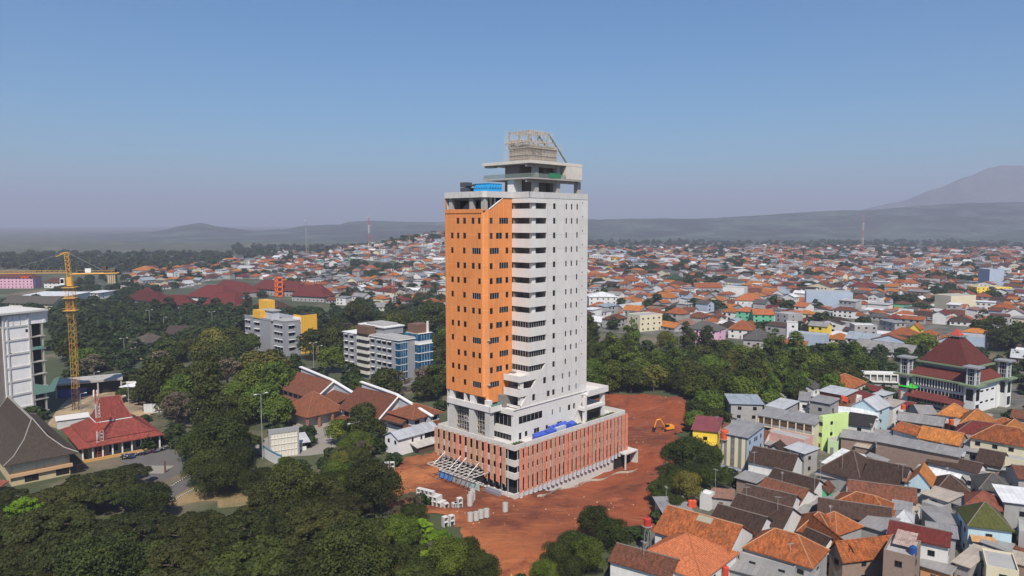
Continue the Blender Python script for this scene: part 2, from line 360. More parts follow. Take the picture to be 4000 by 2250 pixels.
def atg(x, y):
    p = at(x, y, 0)
    for _ in range(8): p = at(x, y, zt(p.x, p.y))
    return p
def sheetpoly(name, px, z, mat, kind="structure"):
    mb = MB(); mb.poly([(*at(*p, z).xy, z) for p in px]); o = mb.build(name, mat, uv=True); o.data.polygons[0].flip() if o.data.polygons[0].normal.z < 0 else None
    return struct(o, kind)
ASPH = plaster((.115, .105, .098), .45, .9, "asphalt"); PAVE = plaster((.26, .235, .20), .5, .9, "paving")
def ground_of(c, d, name):
    m, nt, b = newmat(name); g = N(nt, "ShaderNodeNewGeometry"); n1 = noise(nt, g.outputs["Position"], .08, 6, .7); n2 = noise(nt, g.outputs["Position"], .7, 4, .7)
    k = mixc(nt, c, d, ramp(nt, n1, [(.4, (0, 0, 0)), (.62, (1, 1, 1))])); k = mixc(nt, k, scl(d, .6), ramp(nt, n2, [(.5, (0, 0, 0)), (.7, (.5, .5, .5))]))
    nt.links.new(k, b.inputs["Base Color"]); b.inputs["Roughness"].default_value = .95; return m
TOWNG = ground_of((.15, .135, .118), (.06, .065, .04), "town_ground")
DRY = ground_of((.28, .19, .09), (.10, .10, .04), "dry_grass")
sheetpoly("town_ground", [(4100, 2300), (2300, 2300), (2560, 2060), (2700, 1850), (2800, 1690), (2880, 1560), (3300, 1480), (3700, 1420), (4150, 1420)], .05, TOWNG)
sheetpoly("outer_town_ground", [(4300, 1330), (3300, 1330), (2900, 1330), (2250, 1290), (2250, 968), (4300, 968)], .08, TOWNG)
sheetpoly("left_town_ground", [(480, 1125), (1000, 1130), (1400, 1170), (1740, 1220), (1745, 990), (1100, 1008), (480, 1045)], .07, TOWNG)
sheetpoly("parking_lot", [a5(1230, 920), a5(1360, 880), a5(1740, 790), a5(1960, 860), a5(1960, 1010), a5(1640, 1140), a5(1500, 1120)], .06, ASPH)
sheetpoly("campus_road", [a5(1620, 1290), a5(1700, 1220), a5(1990, 1060), a5(2120, 1000), a5(2200, 1020), a5(2040, 1140), a5(1740, 1330)], .075, ASPH)
sheetpoly("road_verge", [a5(1740, 1330), a5(2040, 1140), a5(2200, 1150), a5(2371, 1240), a5(2371, 1330), a5(2050, 1340), a5(1800, 1400)], .065, DRY)
sheetpoly("school_yard", [a7(560, 180), a7(720, 110), a7(1000, 130), a7(1100, 190), a7(1400, 200), a7(1330, 330), a7(800, 400), a7(430, 420), a7(300, 300)], .06, PAVE)
sheetpoly("building_yard", [a5(480, 560), a5(600, 380), a5(870, 130), a5(1100, 60), a5(1450, 120), a5(1750, 360), a5(1500, 470), a5(1000, 520), a5(620, 600)], .06, ground_of((.42, .30, .17), (.20, .16, .11), "sandy_soil"))
sheetpoly("dry_field", [a4(930, 950), a4(1240, 830), a4(1850, 800), a4(2371, 880), a4(2371, 930), a4(1500, 960), a4(1200, 1000)], .06, DRY)
sheetpoly("campus_lane", [a4(1340, 1180), a4(1480, 1150), a4(1980, 1280), a4(2371, 1290), a4(2371, 1340), a4(1980, 1340)], .07, ground_of((.36, .26, .12), (.17, .15, .09), "sandy_lane"))
sheetpoly("campus_street", [a6(780, 930), a6(800, 870), a6(1300, 900), a6(1320, 950)], .07, ASPH)
sheetpoly("dry_lawn", [a7(0, 800), a7(60, 720), a7(220, 700), a7(330, 760), a7(300, 830), a7(0, 860)], .06, DRY)
for nm, pts in (("alley", [c2(1600, 430), c2(1740, 300), c2(1830, 330), c2(1680, 470)]), ("alley_lane", [c2(1830, 850), c2(1950, 620), c2(2060, 560), c2(2080, 640), c2(1900, 900)])):
    sheetpoly(nm, pts, .09, PAVE)
# ---------------------------------------------------------------- the high-rise
OR_ = S(232, 128, 44)
ORANGE = plaster((.69, .235, .062), .42, .75, "orange_panels", (1.95, 4.215, .035, (.84, .38, .16)))
GREYP = plaster((.635, .61, .585), .26, .8, "grey_panels", (3.8, 4.215, .035, (.36, .345, .33)))
GREYB = plaster((.64, .615, .59), .25, .8, "grey_render"); FRAME = flat((.03, .03, .033), .5, "dark_frame")
INSIDE = plaster((.21, .18, .165), .4, .9, "bare_block_wall"); MULL = flat((.45, .46, .48), .4, "pale_mullion")
def T_(k): return 76.4 - 4.215 * k
TF = (P0.x, P0.y, 0)
tower = tag(empty("high_rise", TF, math.atan2(UA.y, UA.x)), "tall unfinished tower with orange left side, pale grey right side and balcony bands", "high-rise")
HOLE_N = [0]; smallw = MB()
def win(p, ux, h, dep, nm=3, nmw='window', glass=GLASS):
    """window pane with frame and mullions set back in a hole of a wall (wall given as in MB.wall)"""
    inn = (-ux[1], ux[0]); a, b, c, d = h; m = MB()
    Pt = lambda x, z, q: (p[0] + ux[0] * x + inn[0] * q, p[1] + ux[1] * x + inn[1] * q, p[2] + z)
    def bx(x0, x1, z0, z1, q0, q1, mi): m.add([Pt(x0, z0, q0), Pt(x1, z0, q0), Pt(x1, z0, q1), Pt(x0, z0, q1), Pt(x0, z1, q0), Pt(x1, z1, q0), Pt(x1, z1, q1), Pt(x0, z1, q1)],
              [(3, 2, 1, 0), (4, 5, 6, 7), (0, 1, 5, 4), (1, 2, 6, 5), (2, 3, 7, 6), (3, 0, 4, 7)], mi)
    bx(a + .003, b - .003, c + .003, d - .003, dep - .05, dep + .03, 0)
    if nm:
        t = .05
        for x in [a + .004, b - t - .004] + [a + (b - a) * i / nm - t / 2 for i in range(1, nm)]: bx(x, x + t, c + .006, d - .006, dep - .11, dep - .052, 1)
    HOLE_N[0] += 1
    if HOLE_N[0] <= 100: m.build(nmw, [glass, MULL if b - a > 1.5 else FRAME], tower)
    else: smallw.add(m.v, m.f); smallw.m[-len(m.f):] = m.m
UX = (1, 0); UYn = (0, -1)
# orange side
LFT = {0: [(22.05, 23.2), (19.28, 20.48), (15.8, 17.0), (13.4, 14.45)], 1: [(24.55, 25.65), (22.05, 23.1), (19.25, 20.48), (13.4, 14.45)], 2: [(24.58, 25.65), (19.5, 20.64), (13.4, 16.85)]}
RGT = {0: [(2.3, 3.5), (6.14, 9.85)], 1: [(2.3, 3.5), (4.83, 7.32), (8.64, 9.85)], 2: [(2.34, 6.04), (8.72, 9.85)]}
V1 = 27.8; holes = []; rh = []
for k in range(12):
    for v0, v1 in LFT[k % 3]: holes.append((V1 - v1, V1 - v0, T_(k) - 1.68 - 26.05, T_(k) - 26.05))
    for j, (u0, u1) in enumerate(RGT[k % 3]):
        if k == 11 and j: continue
        rh.append((u0 - 1.7, u1 - 1.7, T_(k) - 1.68 - 24.3, T_(k) - 24.3))
rh.append((3.72, 4.84, .06, 1.5))
ow = MB(); pL = (.35, V1, 26.05)
ow.wall(pL, UYn, V1 - 12.95, 78.75 - 26.05, holes, .16)
ow.box(.18, .349, 12.97, V1 + .1, 77.7, 78.8); ow.box(.351, .9, V1, V1 + .35, 26.05, 83)
ow.poly([(.35, 12.95, 26.05), (1.7, 11.74, 24.9), (1.7, 11.74, 78.75), (.35, 12.95, 78.75)])
pR = (1.7, 11.74, 24.3); RW = 11.35 - 1.7
ow.wall(pR, UX, RW, 31.2 - 24.3, [h for h in rh if h[3] < 7], .16)
pR2 = (1.7, 11.74, 31.2); rh2 = [(a, b, c - 6.9, d - 6.9) for a, b, c, d in rh if d > 7]
ow.wall(pR2, UX, RW, 78.7 - 31.2, rh2, .16)
ow.slab([(2.3, 11.74, 78.7), (11.35, 11.74, 78.7), (11.35, 11.74, 81.85), (7.69, 11.74, 81.85)], (0, .3, 0))
ow.box(.36, 11.3, 12.1, V1, 26.0, 26.3); ow.box(1.7, 11.3, 11.75, 12.1, 24.0, 24.29)
ow.build("orange_facade", ORANGE, tower)
edge = MB(); edge.slab([(2.2, 11.6, 78.7), (7.62, 11.6, 81.82), (7.62, 11.6, 81.98), (2.2, 11.6, 78.86)], (0, .5, 0)); edge.build("white_trim", WHITE, tower)
for h in holes: win(pL, UYn, h, .16, 0 if h[1] - h[0] < 1.5 else 4)
for h in rh:
    if h[3] < 7: win(pR, UX, h, .16, 0 if h[1] - h[0] < 1.5 else 4)
for h in rh2: win(pR2, UX, h, .16, 0 if h[1] - h[0] < 1.5 else (4 if h[1] - h[0] > 3 else 2))
# grey side (plane v=4.94)
gh = []
for k in range(-1, 13):
    z0, z1 = T_(k) - 1.68 - 22.7, T_(k) - 22.7
    gh.append((21.5 - 18.7, 22.6 - 18.7, z0, z1))
    for u0, u1 in ([(27.24, 27.88), (29.75, 30.4), (32.4, 33.05)] if k < 11 else [(25.95, 26.5), (29.2, 29.8), (32.6, 33.1)]):
        if k % 3 == 1 and k < 11 and u0 == 29.75: continue
        gh.append((u0 - 18.7, u1 - 18.7, z0, z1))
    if k == 12: gh.append((.4, 1.6, z0, z1))
    gh.append((35.15 - 18.7, 35.6 - 18.7, z1 + .15, z1 + .6)) if k < 11 else None
pG = (18.7, 4.94, 22.7); gw = MB()
gw.wall(pG, UX, 38 - 18.7, 82 - 22.7, gh, .12)
gw.wall((38, 4.94, 22.7), (0, 1), 27.8 - 4.94, 61); gw.wall((38, 27.8, 13.5), (-1, 0), 37.6, 70.2)
dz = lambda u: 23.3 + (u - 7.76) * 1.005
for a, b, hz in [(7.76, 12.6, None), (12.6, 13.8, (24.07, 25.9)), (13.8, 17.4, None), (17.4, 18.6, (28.3, 30.1)), (18.6, 18.7, None)]:
    if hz: gw.poly([(a, 4.94, 22.7), (b, 4.94, 22.7), (b, 4.94, hz[0]), (a, 4.94, hz[0])]); gw.poly([(a, 4.94, hz[1]), (b, 4.94, hz[1]), (b, 4.94, dz(b)), (a, 4.94, dz(a))])
    else: gw.poly([(a, 4.94, 22.7), (b, 4.94, 22.7), (b, 4.94, dz(b)), (a, 4.94, dz(a))])
gw.box(17.3, 22, 4.97, 5.2, 22.8, 22.9)
gw.box(4.52, 38.4, 4.7, 4.94, 22.62, 22.86)
# side of wall along the diagonal
gw.poly([(7.76, 4.94, 23.3), (18.7, 4.94, 34.3), (18.7, 5.3, 34.3), (7.76, 5.3, 23.3)]); gw.poly([(18.7, 4.94, 34.3), (18.7, 4.94, 82), (18.7, 5.3, 82), (18.7, 5.3, 34.3)])
gw.build("grey_facade", GREYP, tower)
for h in gh:
    if h[1] - h[0] > .5: win(pG, UX, h, .12, 0)
win((12.6, 4.94, 24.07), UX, (0, 1.2, 0, 1.83), .3, 0); win((17.4, 4.94, 28.3), UX, (0, 1.2, 0, 1.8), .3, 0)
vents = MB()
for h in gh:
    if h[1] - h[0] <= .5: vents.box(pG[0] + h[0], pG[0] + h[1], 5.0, 5.06, pG[2] + h[2], pG[2] + h[3])
vents.build("vent", FRAME, tower)
# balcony bands: each storey's parapet wraps the corner
for k in range(-1, 11):
    top = T_(k) - 1.68; bot = T_(k + 1)
    b_ = MB()
    if k < 10:
        b_.box(11.35, 18.69, 4.95, 5.25, bot, top); b_.box(11.35, 11.62, 5.26, 11.73, bot, top)
        b_.box(11.63, 21, 5.26, 11.7, bot, bot + .3); b_.box(11.63, 21, 5.26, 11.7, top - .35, top - .3)
    else:
        b_.slab([(11.35, 4.95, 30.1), (14.5, 4.95, 30.1), (16.85, 4.95, top), (11.35, 4.95, top)], (0, .3, 0)); b_.box(11.35, 11.62, 5.26, 11.73, bot, top); b_.box(11.63, 21, 5.26, 11.7, top - .35, top - .3)
    b_.build("balcony_parapet", GREYB, tower)
hd = MB(); hd.box(11.35, 18.69, 4.95, 5.25, T_(-1), 82); hd.box(11.35, 11.62, 5.26, 11.73, T_(-1), 82); hd.build("head_band", GREYB, tower)
for (z1, z0, r1_, r0_) in ((31.87, 30.1, 14.5, 14.5), (28.0, 25.9, 12.2, 10.2), (23.3, 22.72, 7.5, 7.5)):
    b_ = MB()
    b_.slab([(7.29, 4.945, z0), (r0_, 4.945, z0), (r1_, 4.945, z1), (7.29, 4.945, z1)], (0, .25, 0)); b_.box(7.29, 7.55, 5.2, 11.25, z0, z1)
    if z1 > 24: b_.box(7.56, 14, 5.21, 11.2, z0, z0 + .25); b_.box(7.56, 11.6, 5.21, 11.2, z1 - .4, z1 - .32)
    b_.build("terrace_box", GREYB, tower)
# interiors behind the openings
core = MB()
core.box(14.9, 20.9, 8.6, 11.7, 32, 82, 0); core.box(19, 21, 5.3, 8.6, 32, 82, 0); core.box(11.7, 14.9, 11.2, 11.7, 32, 82, 0)
core.box(10.2, 19, 10.0, 11.7, 22.8, 32, 0); core.box(13.5, 19, 5.3, 9.9, 22.8, 30.0, 0)
core.box(6, 37.9, 16, 27.7, 26.3, 81.9, 1); core.box(21.1, 37.9, 5.6, 15.9, 23, 81.9, 1)
core.build("inner_wall", [INSIDE, DARK], tower)
for k in range(-1, 11):
    c_ = MB(); c_.box(13.1, 14.5, 5.5, 6.6, T_(k) - 1.95, T_(k) + .25); c_.build("corner_column", GREYB, tower)
    if k >= 7:
        g_ = MB(); g_.box(11.5, 18.6, 5.35, 5.38, T_(k) - 1.66, T_(k) - .02, 0); g_.box(11.45, 11.48, 5.35, 11.7, T_(k) - 1.66, T_(k) - .02, 0)
        for i in range(7): g_.box(11.40, 11.45, 5.5 + i, 5.57 + i, T_(k) - 1.66, T_(k), 1)
        for i in range(8): g_.box(11.6 + i * .98, 11.67 + i * .98, 5.29, 5.349, T_(k) - 1.66, T_(k), 1)
        g_.build("balcony_glazing", [GLASS, MULL], tower)
for z in (28.05, 23.4):
    c_ = MB(); c_.box(8.0, 9.3, 5.3, 6.3, z, z + 2.2); c_.build("terrace_column", GREYB, tower)
# roof parapet and top storey
pp = MB()
RP = [(.2, 28.0), (.2, 11.9), (.9, 11.2), (1.6, 10.9)]
out = [(.15, 28.1), (.15, 12.4), (1.2, 11.55), (11.25, 11.5), (11.25, 4.85), (38.1, 4.85), (38.1, 27.9)]
for (a, b) in zip(out[:-1], out[1:]):
    d = Vector((b[0] - a[0], b[1] - a[1], 0)); L_ = d.length; d.normalize(); n = (-d.y * .25, d.x * .25, 0)
    pp.slab([(a[0], a[1], 82.0), (b[0], b[1], 82.0), (b[0], b[1], 83.7), (a[0], a[1], 83.7)], n)
pp.box(.41, 11.4, 12.5, 27.7, 82.0, 82.6); pp.box(11.5, 37.8, 5.2, 27.7, 82.02, 82.63); pp.build("roof_parapet", plaster((.56, .545, .53), .45, .85, "stained_render"), tower)
for v0, v1 in ((25.6, 26.9), (16.9, 18.3), (10.9 + 1.3, 13.6)):
    c_ = MB(); c_.box(.8, 2.0, v0, v1, 78.3, 82.0); c_.build("top_column", CONC, tower)
c_ = MB(); c_.box(.5, 11, 12.2, V1, 78.2, 78.5); c_.box(2.8, 3.2, 12.4, 27.6, 81.2, 81.99); c_.box(.9, 1.2, 12.4, 27.6, 81.4, 81.99); c_.slab([(3.4, 25, 78.5), (3.4, 19, 78.5), (3.4, 18.6, 81.5), (3.4, 20.5, 81.5)], (.4, 0, 0)); c_.box(5, 5.4, 12.3, 19, 78.5, 81.9); c_.build("top_floor_slab", CONC_D, tower)
# zone under the orange side
z_ = MB(); z_.box(-.05, .6, 9.48, 27.4, 22.05, 23.75); z_.box(.6, 4.5, 9.5, 27.3, 22.3, 22.9); z_.box(-.05, 4.4, 9.2, 9.8, 22.06, 23.7); z_.build("edge_beam", GREYB, tower)
for v0, v1 in ((25.45, 26.9), (20.0, 20.7), (16.4, 18.2), (10.3, 12.1)):
    c_ = MB(); c_.box(.5, 1.7, v0, v1, 22.9, 26.0 if v0 > 11 else 25.2); c_.build("upper_column", GREYB, tower)
for v0, v1 in ((24.9, 26.9), (16.3, 18.3), (9.9, 11.8)):
    c_ = MB(); c_.box(.25, 2.0, v0, v1, 13.4, 22.3); c_.build("tall_column", plaster((.50, .485, .465), .4, .85, "column_render"), tower)
bk = MB(); bk.box(5.5, 10, 9.9, 27.5, 13.4, 26.0, 0); bk.box(4.5, 5.4, 13.9, 27.5, 23.0, 23.1, 1)
bk.box(4.8, 37.9, 15, 27.7, 13.4, 26.3, 0); bk.box(4.9, 37.9, 5.5, 9.8, 13.4, 17.9, 0); bk.box(8, 37.9, 5.5, 9.8, 17.9, 22.2, 0); bk.build("lower_core", [CONC_D, CONC], tower)
lw = MB(); LH = [(6.94, 8.09, 13.77, 15.74), (9.49, 10.6, 14.2, 15.73), (13.38, 15.77, 14.3, 15.7), (18.58, 19.66, 14.4, 15.6), (23.79, 26.14, 14.4, 15.5), (6.93, 17.1, 18.25, 20.4), (21.4, 21.9, 18.2, 19.85), (24.97, 25.47, 18.2, 19.85), (28.93, 30.1, 18.1, 19.8)]
pB = (4.52, 4.94, 13.4); LH = [(a - 4.52, b - 4.52, c - 13.4, d - 13.4) for a, b, c, d in LH]
lw.wall(pB, UX, 30.08 - 4.52, 22.7 - 13.4, LH, .15)
for a, b, hz in [(30.08, 31.45, None), (31.45, 32.46, (18.1, 19.8)), (32.46, 36.8, None)]:
    zb = lambda u: 13.4 + (u - 30.08) * 1.24
    if hz: lw.poly([(a, 4.94, zb(a)), (b, 4.94, zb(b)), (b, 4.94, hz[0]), (a, 4.94, hz[0])]); lw.poly([(a, 4.94, hz[1]), (b, 4.94, hz[1]), (b, 4.94, 22.7), (a, 4.94, 22.7)])
    else: lw.poly([(a, 4.94, zb(a)), (b, 4.94, zb(b)), (b, 4.94, 22.7), (a, 4.94, 22.7)])
lw.slab([(30.0, 4.9, 13.4), (30.5, 4.9, 13.4), (38.5, 4.9, 22.7), (38.0, 4.9, 22.7)], (0, .3, 0))
lw.wall((4.52, 13.9, 13.4), UYn, 8.96, 9.5, [(.1, 8.3, .4, 2.15), (.1, 8.3, 4.4, 7.8)], .35)
lw.box(4.53, 18, 5.0, 13.9, 21.9, 22.3); lw.box(4.3, 4.52, 4.7, 13.9, 21.3, 22.86)
lw.box(30.5, 37.9, 5.2, 14, 13.4, 22.3)
lw.build("lower_block", GREYB, tower)
for i, h in enumerate(LH): win(pB, UX, h, .15, 6 if h[1] - h[0] > 5 else (2 if h[1] - h[0] > 2 else 0), 'window')
win((4.52, 13.9, 13.4), UYn, (.1, 8.3, .4, 2.15), .35, 7); win((4.52, 13.9, 13.4), UYn, (.1, 8.3, 4.4, 7.8), .35, 5)
win((31.45, 4.94, 18.1), UX, (0, 1.01, 0, 1.7), .3, 0)
o = smallw.build("window", [GLASS, MULL], tower); o["kind"] = "stuff"
# rear terrace wing on the right
tw = MB()
tw.box(35.5, 45.7, 2.2, 14, 21.7, 22.3, 0); tw.box(35.5, 45.7, 2.0, 2.3, 21.7, 23.5, 0); tw.box(45.4, 45.7, 2.31, 14, 21.71, 23.49, 0)
tw.box(34, 44.8, 2.6, 14, 17.3, 18.3, 0); tw.box(43.6, 44.7, 2.7, 3.9, 13.4, 21.7, 0); tw.box(34.4, 35.2, 2.5, 3.6, 13.4, 21.7, 0)
tw.box(38, 44, 8, 14, 13.4, 21.7, 1); tw.box(35.3, 43.5, 3.4, 3.45, 13.6, 17.2, 2)
tw.build("terrace_wing", [GREYB, INSIDE, GLASS], tower)
# crown
cr = MB()
cr.box(11.6, 34.85, 4.9, 24, 87.3, 87.75, 0); cr.box(11.5, 34.85, 4.8, 24, 91.65, 92.5, 1)
cr.box(27.4, 34.8, 4.85, 24, 87.76, 91.64, 1); cr.box(12.3, 14.4, 20.5, 23.8, 91.1, 91.64, 0); cr.box(11.9, 34, 6.6, 7.2, 86.5, 87.29, 0); cr.box(11.9, 27, 6.6, 7.2, 90.8, 91.64, 0)
cr.build("crown_slab", [CONC, plaster((.62, .57, .50), .45, .9, "pale_concrete")], tower)
for u0 in (15.16, 24.77, 34.6):
    for z0, z1 in ((82.6, 87.3), (87.75, 91.65)):
        if u0 > 30 and z0 > 85: continue
        c_ = MB(); c_.box(u0, u0 + 1.5, 6.3, 7.8, z0, z1); c_.build("crown_column", CONC, tower)
c_ = MB(); c_.box(12.4, 16, 12.2, 14.5, 82.6, 87.3, 1); c_.box(17, 26.5, 12, 20, 82.6, 87.3, 0); c_.box(27, 31, 11, 20, 82.6, 87.3, 0); c_.box(14.5, 27.3, 12, 17.5, 87.76, 91.6, 0); c_.box(22, 27.3, 9, 12, 87.76, 91.6, 0); c_.build("crown_core", [INSIDE, WHITE], tower)
nb = MB(); nb.box(11.7, 27.2, 4.86, 4.9, 87.76, 88.9); nb.box(11.62, 11.66, 4.9, 23.5, 87.76, 88.9); nb.build("safety_netting", mesh_cloth((.20, .25, .22), .3, 4, base=.05, top=.6), tower)
nb = MB(); nb.box(19.5, 24.6, 4.8, 4.84, 87.85, 89.2); nb.build("green_tarpaulin", flat((.03, .20, .09), .6, "green_tarp"), tower)
# rooftop cage
cg = MB(); cg.box(14.9, 27.2, 8.4, 16.2, 92.5, 97.0, 0); cg.box(14.75, 27.4, 8.2, 16.4, 96.3, 97.3, 1); cg.box(14.8, 27.3, 8.3, 16.3, 94.3, 94.75, 1); cg.box(14.9, 20, 12.5, 16.2, 97.3, 98.8, 1); cg.build("lift_house", [plaster((.27, .24, .22), .5, .9, "block_wall"), CONC], tower)
for u, v in [(14.9, 8.4), (14.9, 12.2), (14.9, 16.2), (18.8, 8.4), (22.9, 8.4), (18.8, 16.2), (22.9, 16.2)]:
    c_ = MB(); c_.box(u - .2, u + .2, v - .2, v + .2, 97.0, 101.2); c_.build("cage_column", CONC, tower)
for v in (8.4, 12.2, 16.2): c_ = MB(); c_.box(14.7, 23.3, v - .15, v + .15, 100.85, 101.25); c_.build("cage_beam", CONC, tower)
for u in (14.9, 18.8, 22.9): c_ = MB(); c_.box(u - .15, u + .15, 8.6, 16.0, 100.83, 101.2); c_.build("cage_beam", CONC, tower)
for v in (8.4, 12.2, 16.2): c_ = MB(); c_.bar((23.1, v, 101.0), (32.0, v, 92.6), .55); c_.build("raking_beam", flat((.16, .17, .14), .7, "dark_steel"), tower)
c_ = MB(); c_.bar((25.5, 8.4, 98.6), (25.5, 16.2, 98.6), .3); c_.build("cross_beam", CONC, tower)
def scaffold(x0, x1, y0, y1, z0, z1, sx, sz, seed, name="scaffolding", t=.035, pale=(.34, .27, .20)):
    rnd = random.Random(seed); s = MB(); along = (x1 - x0) > (y1 - y0); L = max(x1 - x0, y1 - y0); n = max(2, int(L / sx))
    for f in (0, 1):
        for i in range(n + 1):
            a = L * i / n + rnd.uniform(-.08, .08); P = (lambda q, z: (x0 + q, y0 if f else y1, z)) if along else (lambda q, z: (x0 if f else x1, y0 + q, z))
            s.tube(P(a, z0), P(a, z1 + rnd.uniform(-.3, .8)), t, n=4)
        z = z0 + sz * .5
        while z < z1:
            s.tube(P(-.3, z), P(L + .3, z + rnd.uniform(-.05, .05)), t, n=4); z += sz
    for i in range(n):
        if rnd.random() < .55: a = L * i / n; z = z0 + sz * rnd.randint(0, max(0, int((z1 - z0) / sz) - 1)); s.tube(P(a, z), P(a + L / n, z + sz), t * .8, n=4)
        if rnd.random() < .4: a = L * i / n; z = z0 + sz * (.5 + rnd.randint(0, max(0, int((z1 - z0) / sz) - 1))); q = P(a, z); s.box(q[0], q[0] + (L / n if along else .5), q[1], q[1] + (.5 if along else L / n), z, z + .06)
    return s.build(name, flat(pale, .7, "scaffold_pole"), tower)
scaffold(14.0, 28.2, 7.2, 7.9, 92.6, 98, 1.25, 1.5, 1, t=.028, pale=(.50, .42, .32)); scaffold(14.0, 24.5, 7.4, 8.0, 97, 101, .9, 2.0, 31, t=.04, pale=(.52, .45, .36)); scaffold(14.1, 14.5, 7.6, 17, 97, 100.8, .9, 2.0, 32, t=.04, pale=(.52, .45, .36)); scaffold(14.0, 14.5, 7.6, 17.3, 92.6, 99, 1.0, 1.5, 2, t=.035, pale=(.50, .42, .32))
scaffold(15.2, 23, 9.5, 10.2, 97, 100.6, 1.6, 3.2, 3, t=.03)
scaffold(1.4, 2.6, 18.5, 24.8, 13.5, 22.2, 1.0, 1.5, 4, t=.05, pale=(.42, .38, .34)); scaffold(1.4, 2.6, 12.0, 16.2, 13.5, 22.2, 1.0, 1.5, 5, t=.05, pale=(.42, .38, .34)); scaffold(5.4, 5.8, 5.6, 13.5, 17.9, 21, 1.6, 1.5, 6)
c_ = MB(); c_.box(2.0, 2.1, 19.2, 22.4, 17.3, 18.7); c_.build("site_board", CONC, tower)
c_ = MB(); c_.box(4.0, 10.2, 10.3, 10.45, 22.9, 24.2); c_.box(.2, 4.0, 9.25, 9.32, 23.0, 24.3); c_.build("safety_netting", mesh_cloth((.12, .25, .19), .8, 4), tower)
for q in ((12.0, 20.0, .35),):
    c_ = MB(); c_.tube((1.55, 11.6, 29.5), (1.55, 11.6, 47.5), .11, n=5); c_.box(1.2, 1.9, 11.1, 11.72, 29.3, 29.6); c_.box(1.2, 1.9, 11.1, 11.72, 42, 42.15); c_.build("downpipe", CONC, tower)
c_ = MB()
for (a, b) in (((4.2, 11.5, 83.9), (3.6, 11.3, 76.4)), ((2.6, 11.4, 82), (2.5, 11.5, 70)), ((2.1, 11.4, 82), (2.4, 11.5, 79))): c_.tube(a, b, .035, n=4)
c_.build("hanging_rope", POLE, tower)
# podium
FAC = plaster((.58, .555, .52), .45, .85, "podium_render")
pd = MB(); PL_, PW_ = 52.2, 31.8
for z0, z1 in ((13.2, 14.7), (8.7, 10.4), (5.1, 6.9), (-.6, 1.1)):
    pd.box(0, PL_, 0, .35, z0, z1); pd.box(0, .35, .36, PW_, z0, z1) if z0 > 0 else pd.box(0, .35, .36, 9.5, z0, .8); pd.box(PL_ - .35, PL_, .36, PW_, z0, z1); pd.box(.36, PL_, PW_ - .35, PW_ + .01, z0, z1)
pd.box(.36, PL_ - .36, .36, PW_ - .36, 13.0, 13.4); pd.box(.36, PL_ - .36, .36, PW_ - .36, 9.3, 9.6); pd.box(.36, PL_ - .36, .36, PW_ - .36, 5.6, 5.9); pd.box(.36, PL_ - .36, .36, PW_ - .36, .0, .3)
pd.box(9, PL_ - .1, .05, .5, -5.5, -.6)
pd.build("podium_slab", FAC, tower)
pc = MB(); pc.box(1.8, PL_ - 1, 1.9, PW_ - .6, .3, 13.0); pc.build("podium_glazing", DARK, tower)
pw = MB()
rw = random.Random(11)
for z0, z1 in ((1.1, 5.1), (6.9, 8.7), (10.4, 13.2)):
    for i in range(26):
        u0 = 1.4 + i * 1.94
        if rw.random() < .75: pw.box(u0 + 1.1, u0 + 1.75, .3, .34, z0, z1, 0)
        pw.box(u0, u0 + .12, .2, .42, z0, z1, 1)
    for i in range(13):
        v0 = 2.8 + i * 2.3
        if z0 < 5 and i > 1: continue
        pw.box(.3, .34, v0 + 1.0, v0 + 1.9, z0, z1, 0); pw.box(.2, .42, v0, v0 + .12, z0, z1, 1)
pw.build("podium_window_bands", [GLASS, MULL], tower)
FINM = mesh_cloth((.60, .19, .10), .35, .7, "perforated_panel", base=.38, top=.9); FINB = mesh_cloth((.50, .24, .13), .35, .8, "pale_perforated_panel", base=.35, top=.85); FINC = mesh_cloth((.50, .24, .15), .35, .6, 'faded_panel', base=.22, top=.8); FING = mesh_cloth((.42, .42, .45), .6, 3, "grey_gauze")
for i in range(27):
    u0 = 1.3 + i * 1.94; m = MB(); w = .98 + .2 * (i % 3 == 1)
    zb = .9 if i < 22 else 1.2 + rw.random() * .3
    m.box(u0 - .03, u0 + .05, -.75, -.66, zb - .9, 13.9, 1)
    m.slab([(u0 + .06, -.4, zb), (u0 + w, -.85, zb + .5), (u0 + w, -.85, 13.6), (u0 + .06, -.4, 13.85)], (.02, .03, 0), 0)
    pts = [(u0 + .06, -.4, zb - .02)]
    for j in range(7): t = j / 6; pts.append((u0 + .06 + (w - .06) * t, -.4 - .45 * t - .1 * math.sin(t * 3.1), zb - .25 - .95 * math.sin(math.pi * (.25 + .5 * t))))
    pts.append((u0 + w, -.85, zb + .48)); m.slab(pts, (.02, .03, 0), 2)
    for zz in (3, 5.6, 8, 10.4, 12.6): m.bar((u0, -.36, zz), (u0 + w, -.8, zz), .07, 1)
    m.build("sun_fin", [FINM if i % 5 not in (2, 4) else FINC, MULL, FING], tower)
for i in range(13):
    v0 = 2.9 + i * 2.36; m = MB(); w = 1.12; zb = 3.0 if i < 4 else 5.7
    m.box(-.75, -.66, v0 - .03, v0 + .05, zb - .4, 14.0, 1)
    m.slab([(-.4, v0 + .06, zb), (-.85, v0 + w, zb + .6), (-.85, v0 + w, 13.7), (-.4, v0 + .06, 13.9)], (.03, .02, 0), 0)
    for zz in (7.1, 9.4, 11.8): m.bar((-.36, v0, zz), (-.8, v0 + w, zz), .07, 1)
    m.build("sun_fin", [FINM if i in (1, 3, 7, 8) else FINB, MULL], tower)
SCR = mesh_cloth((.55, .27, .17), .3, .5, "thin_screen", base=.12, top=.72)
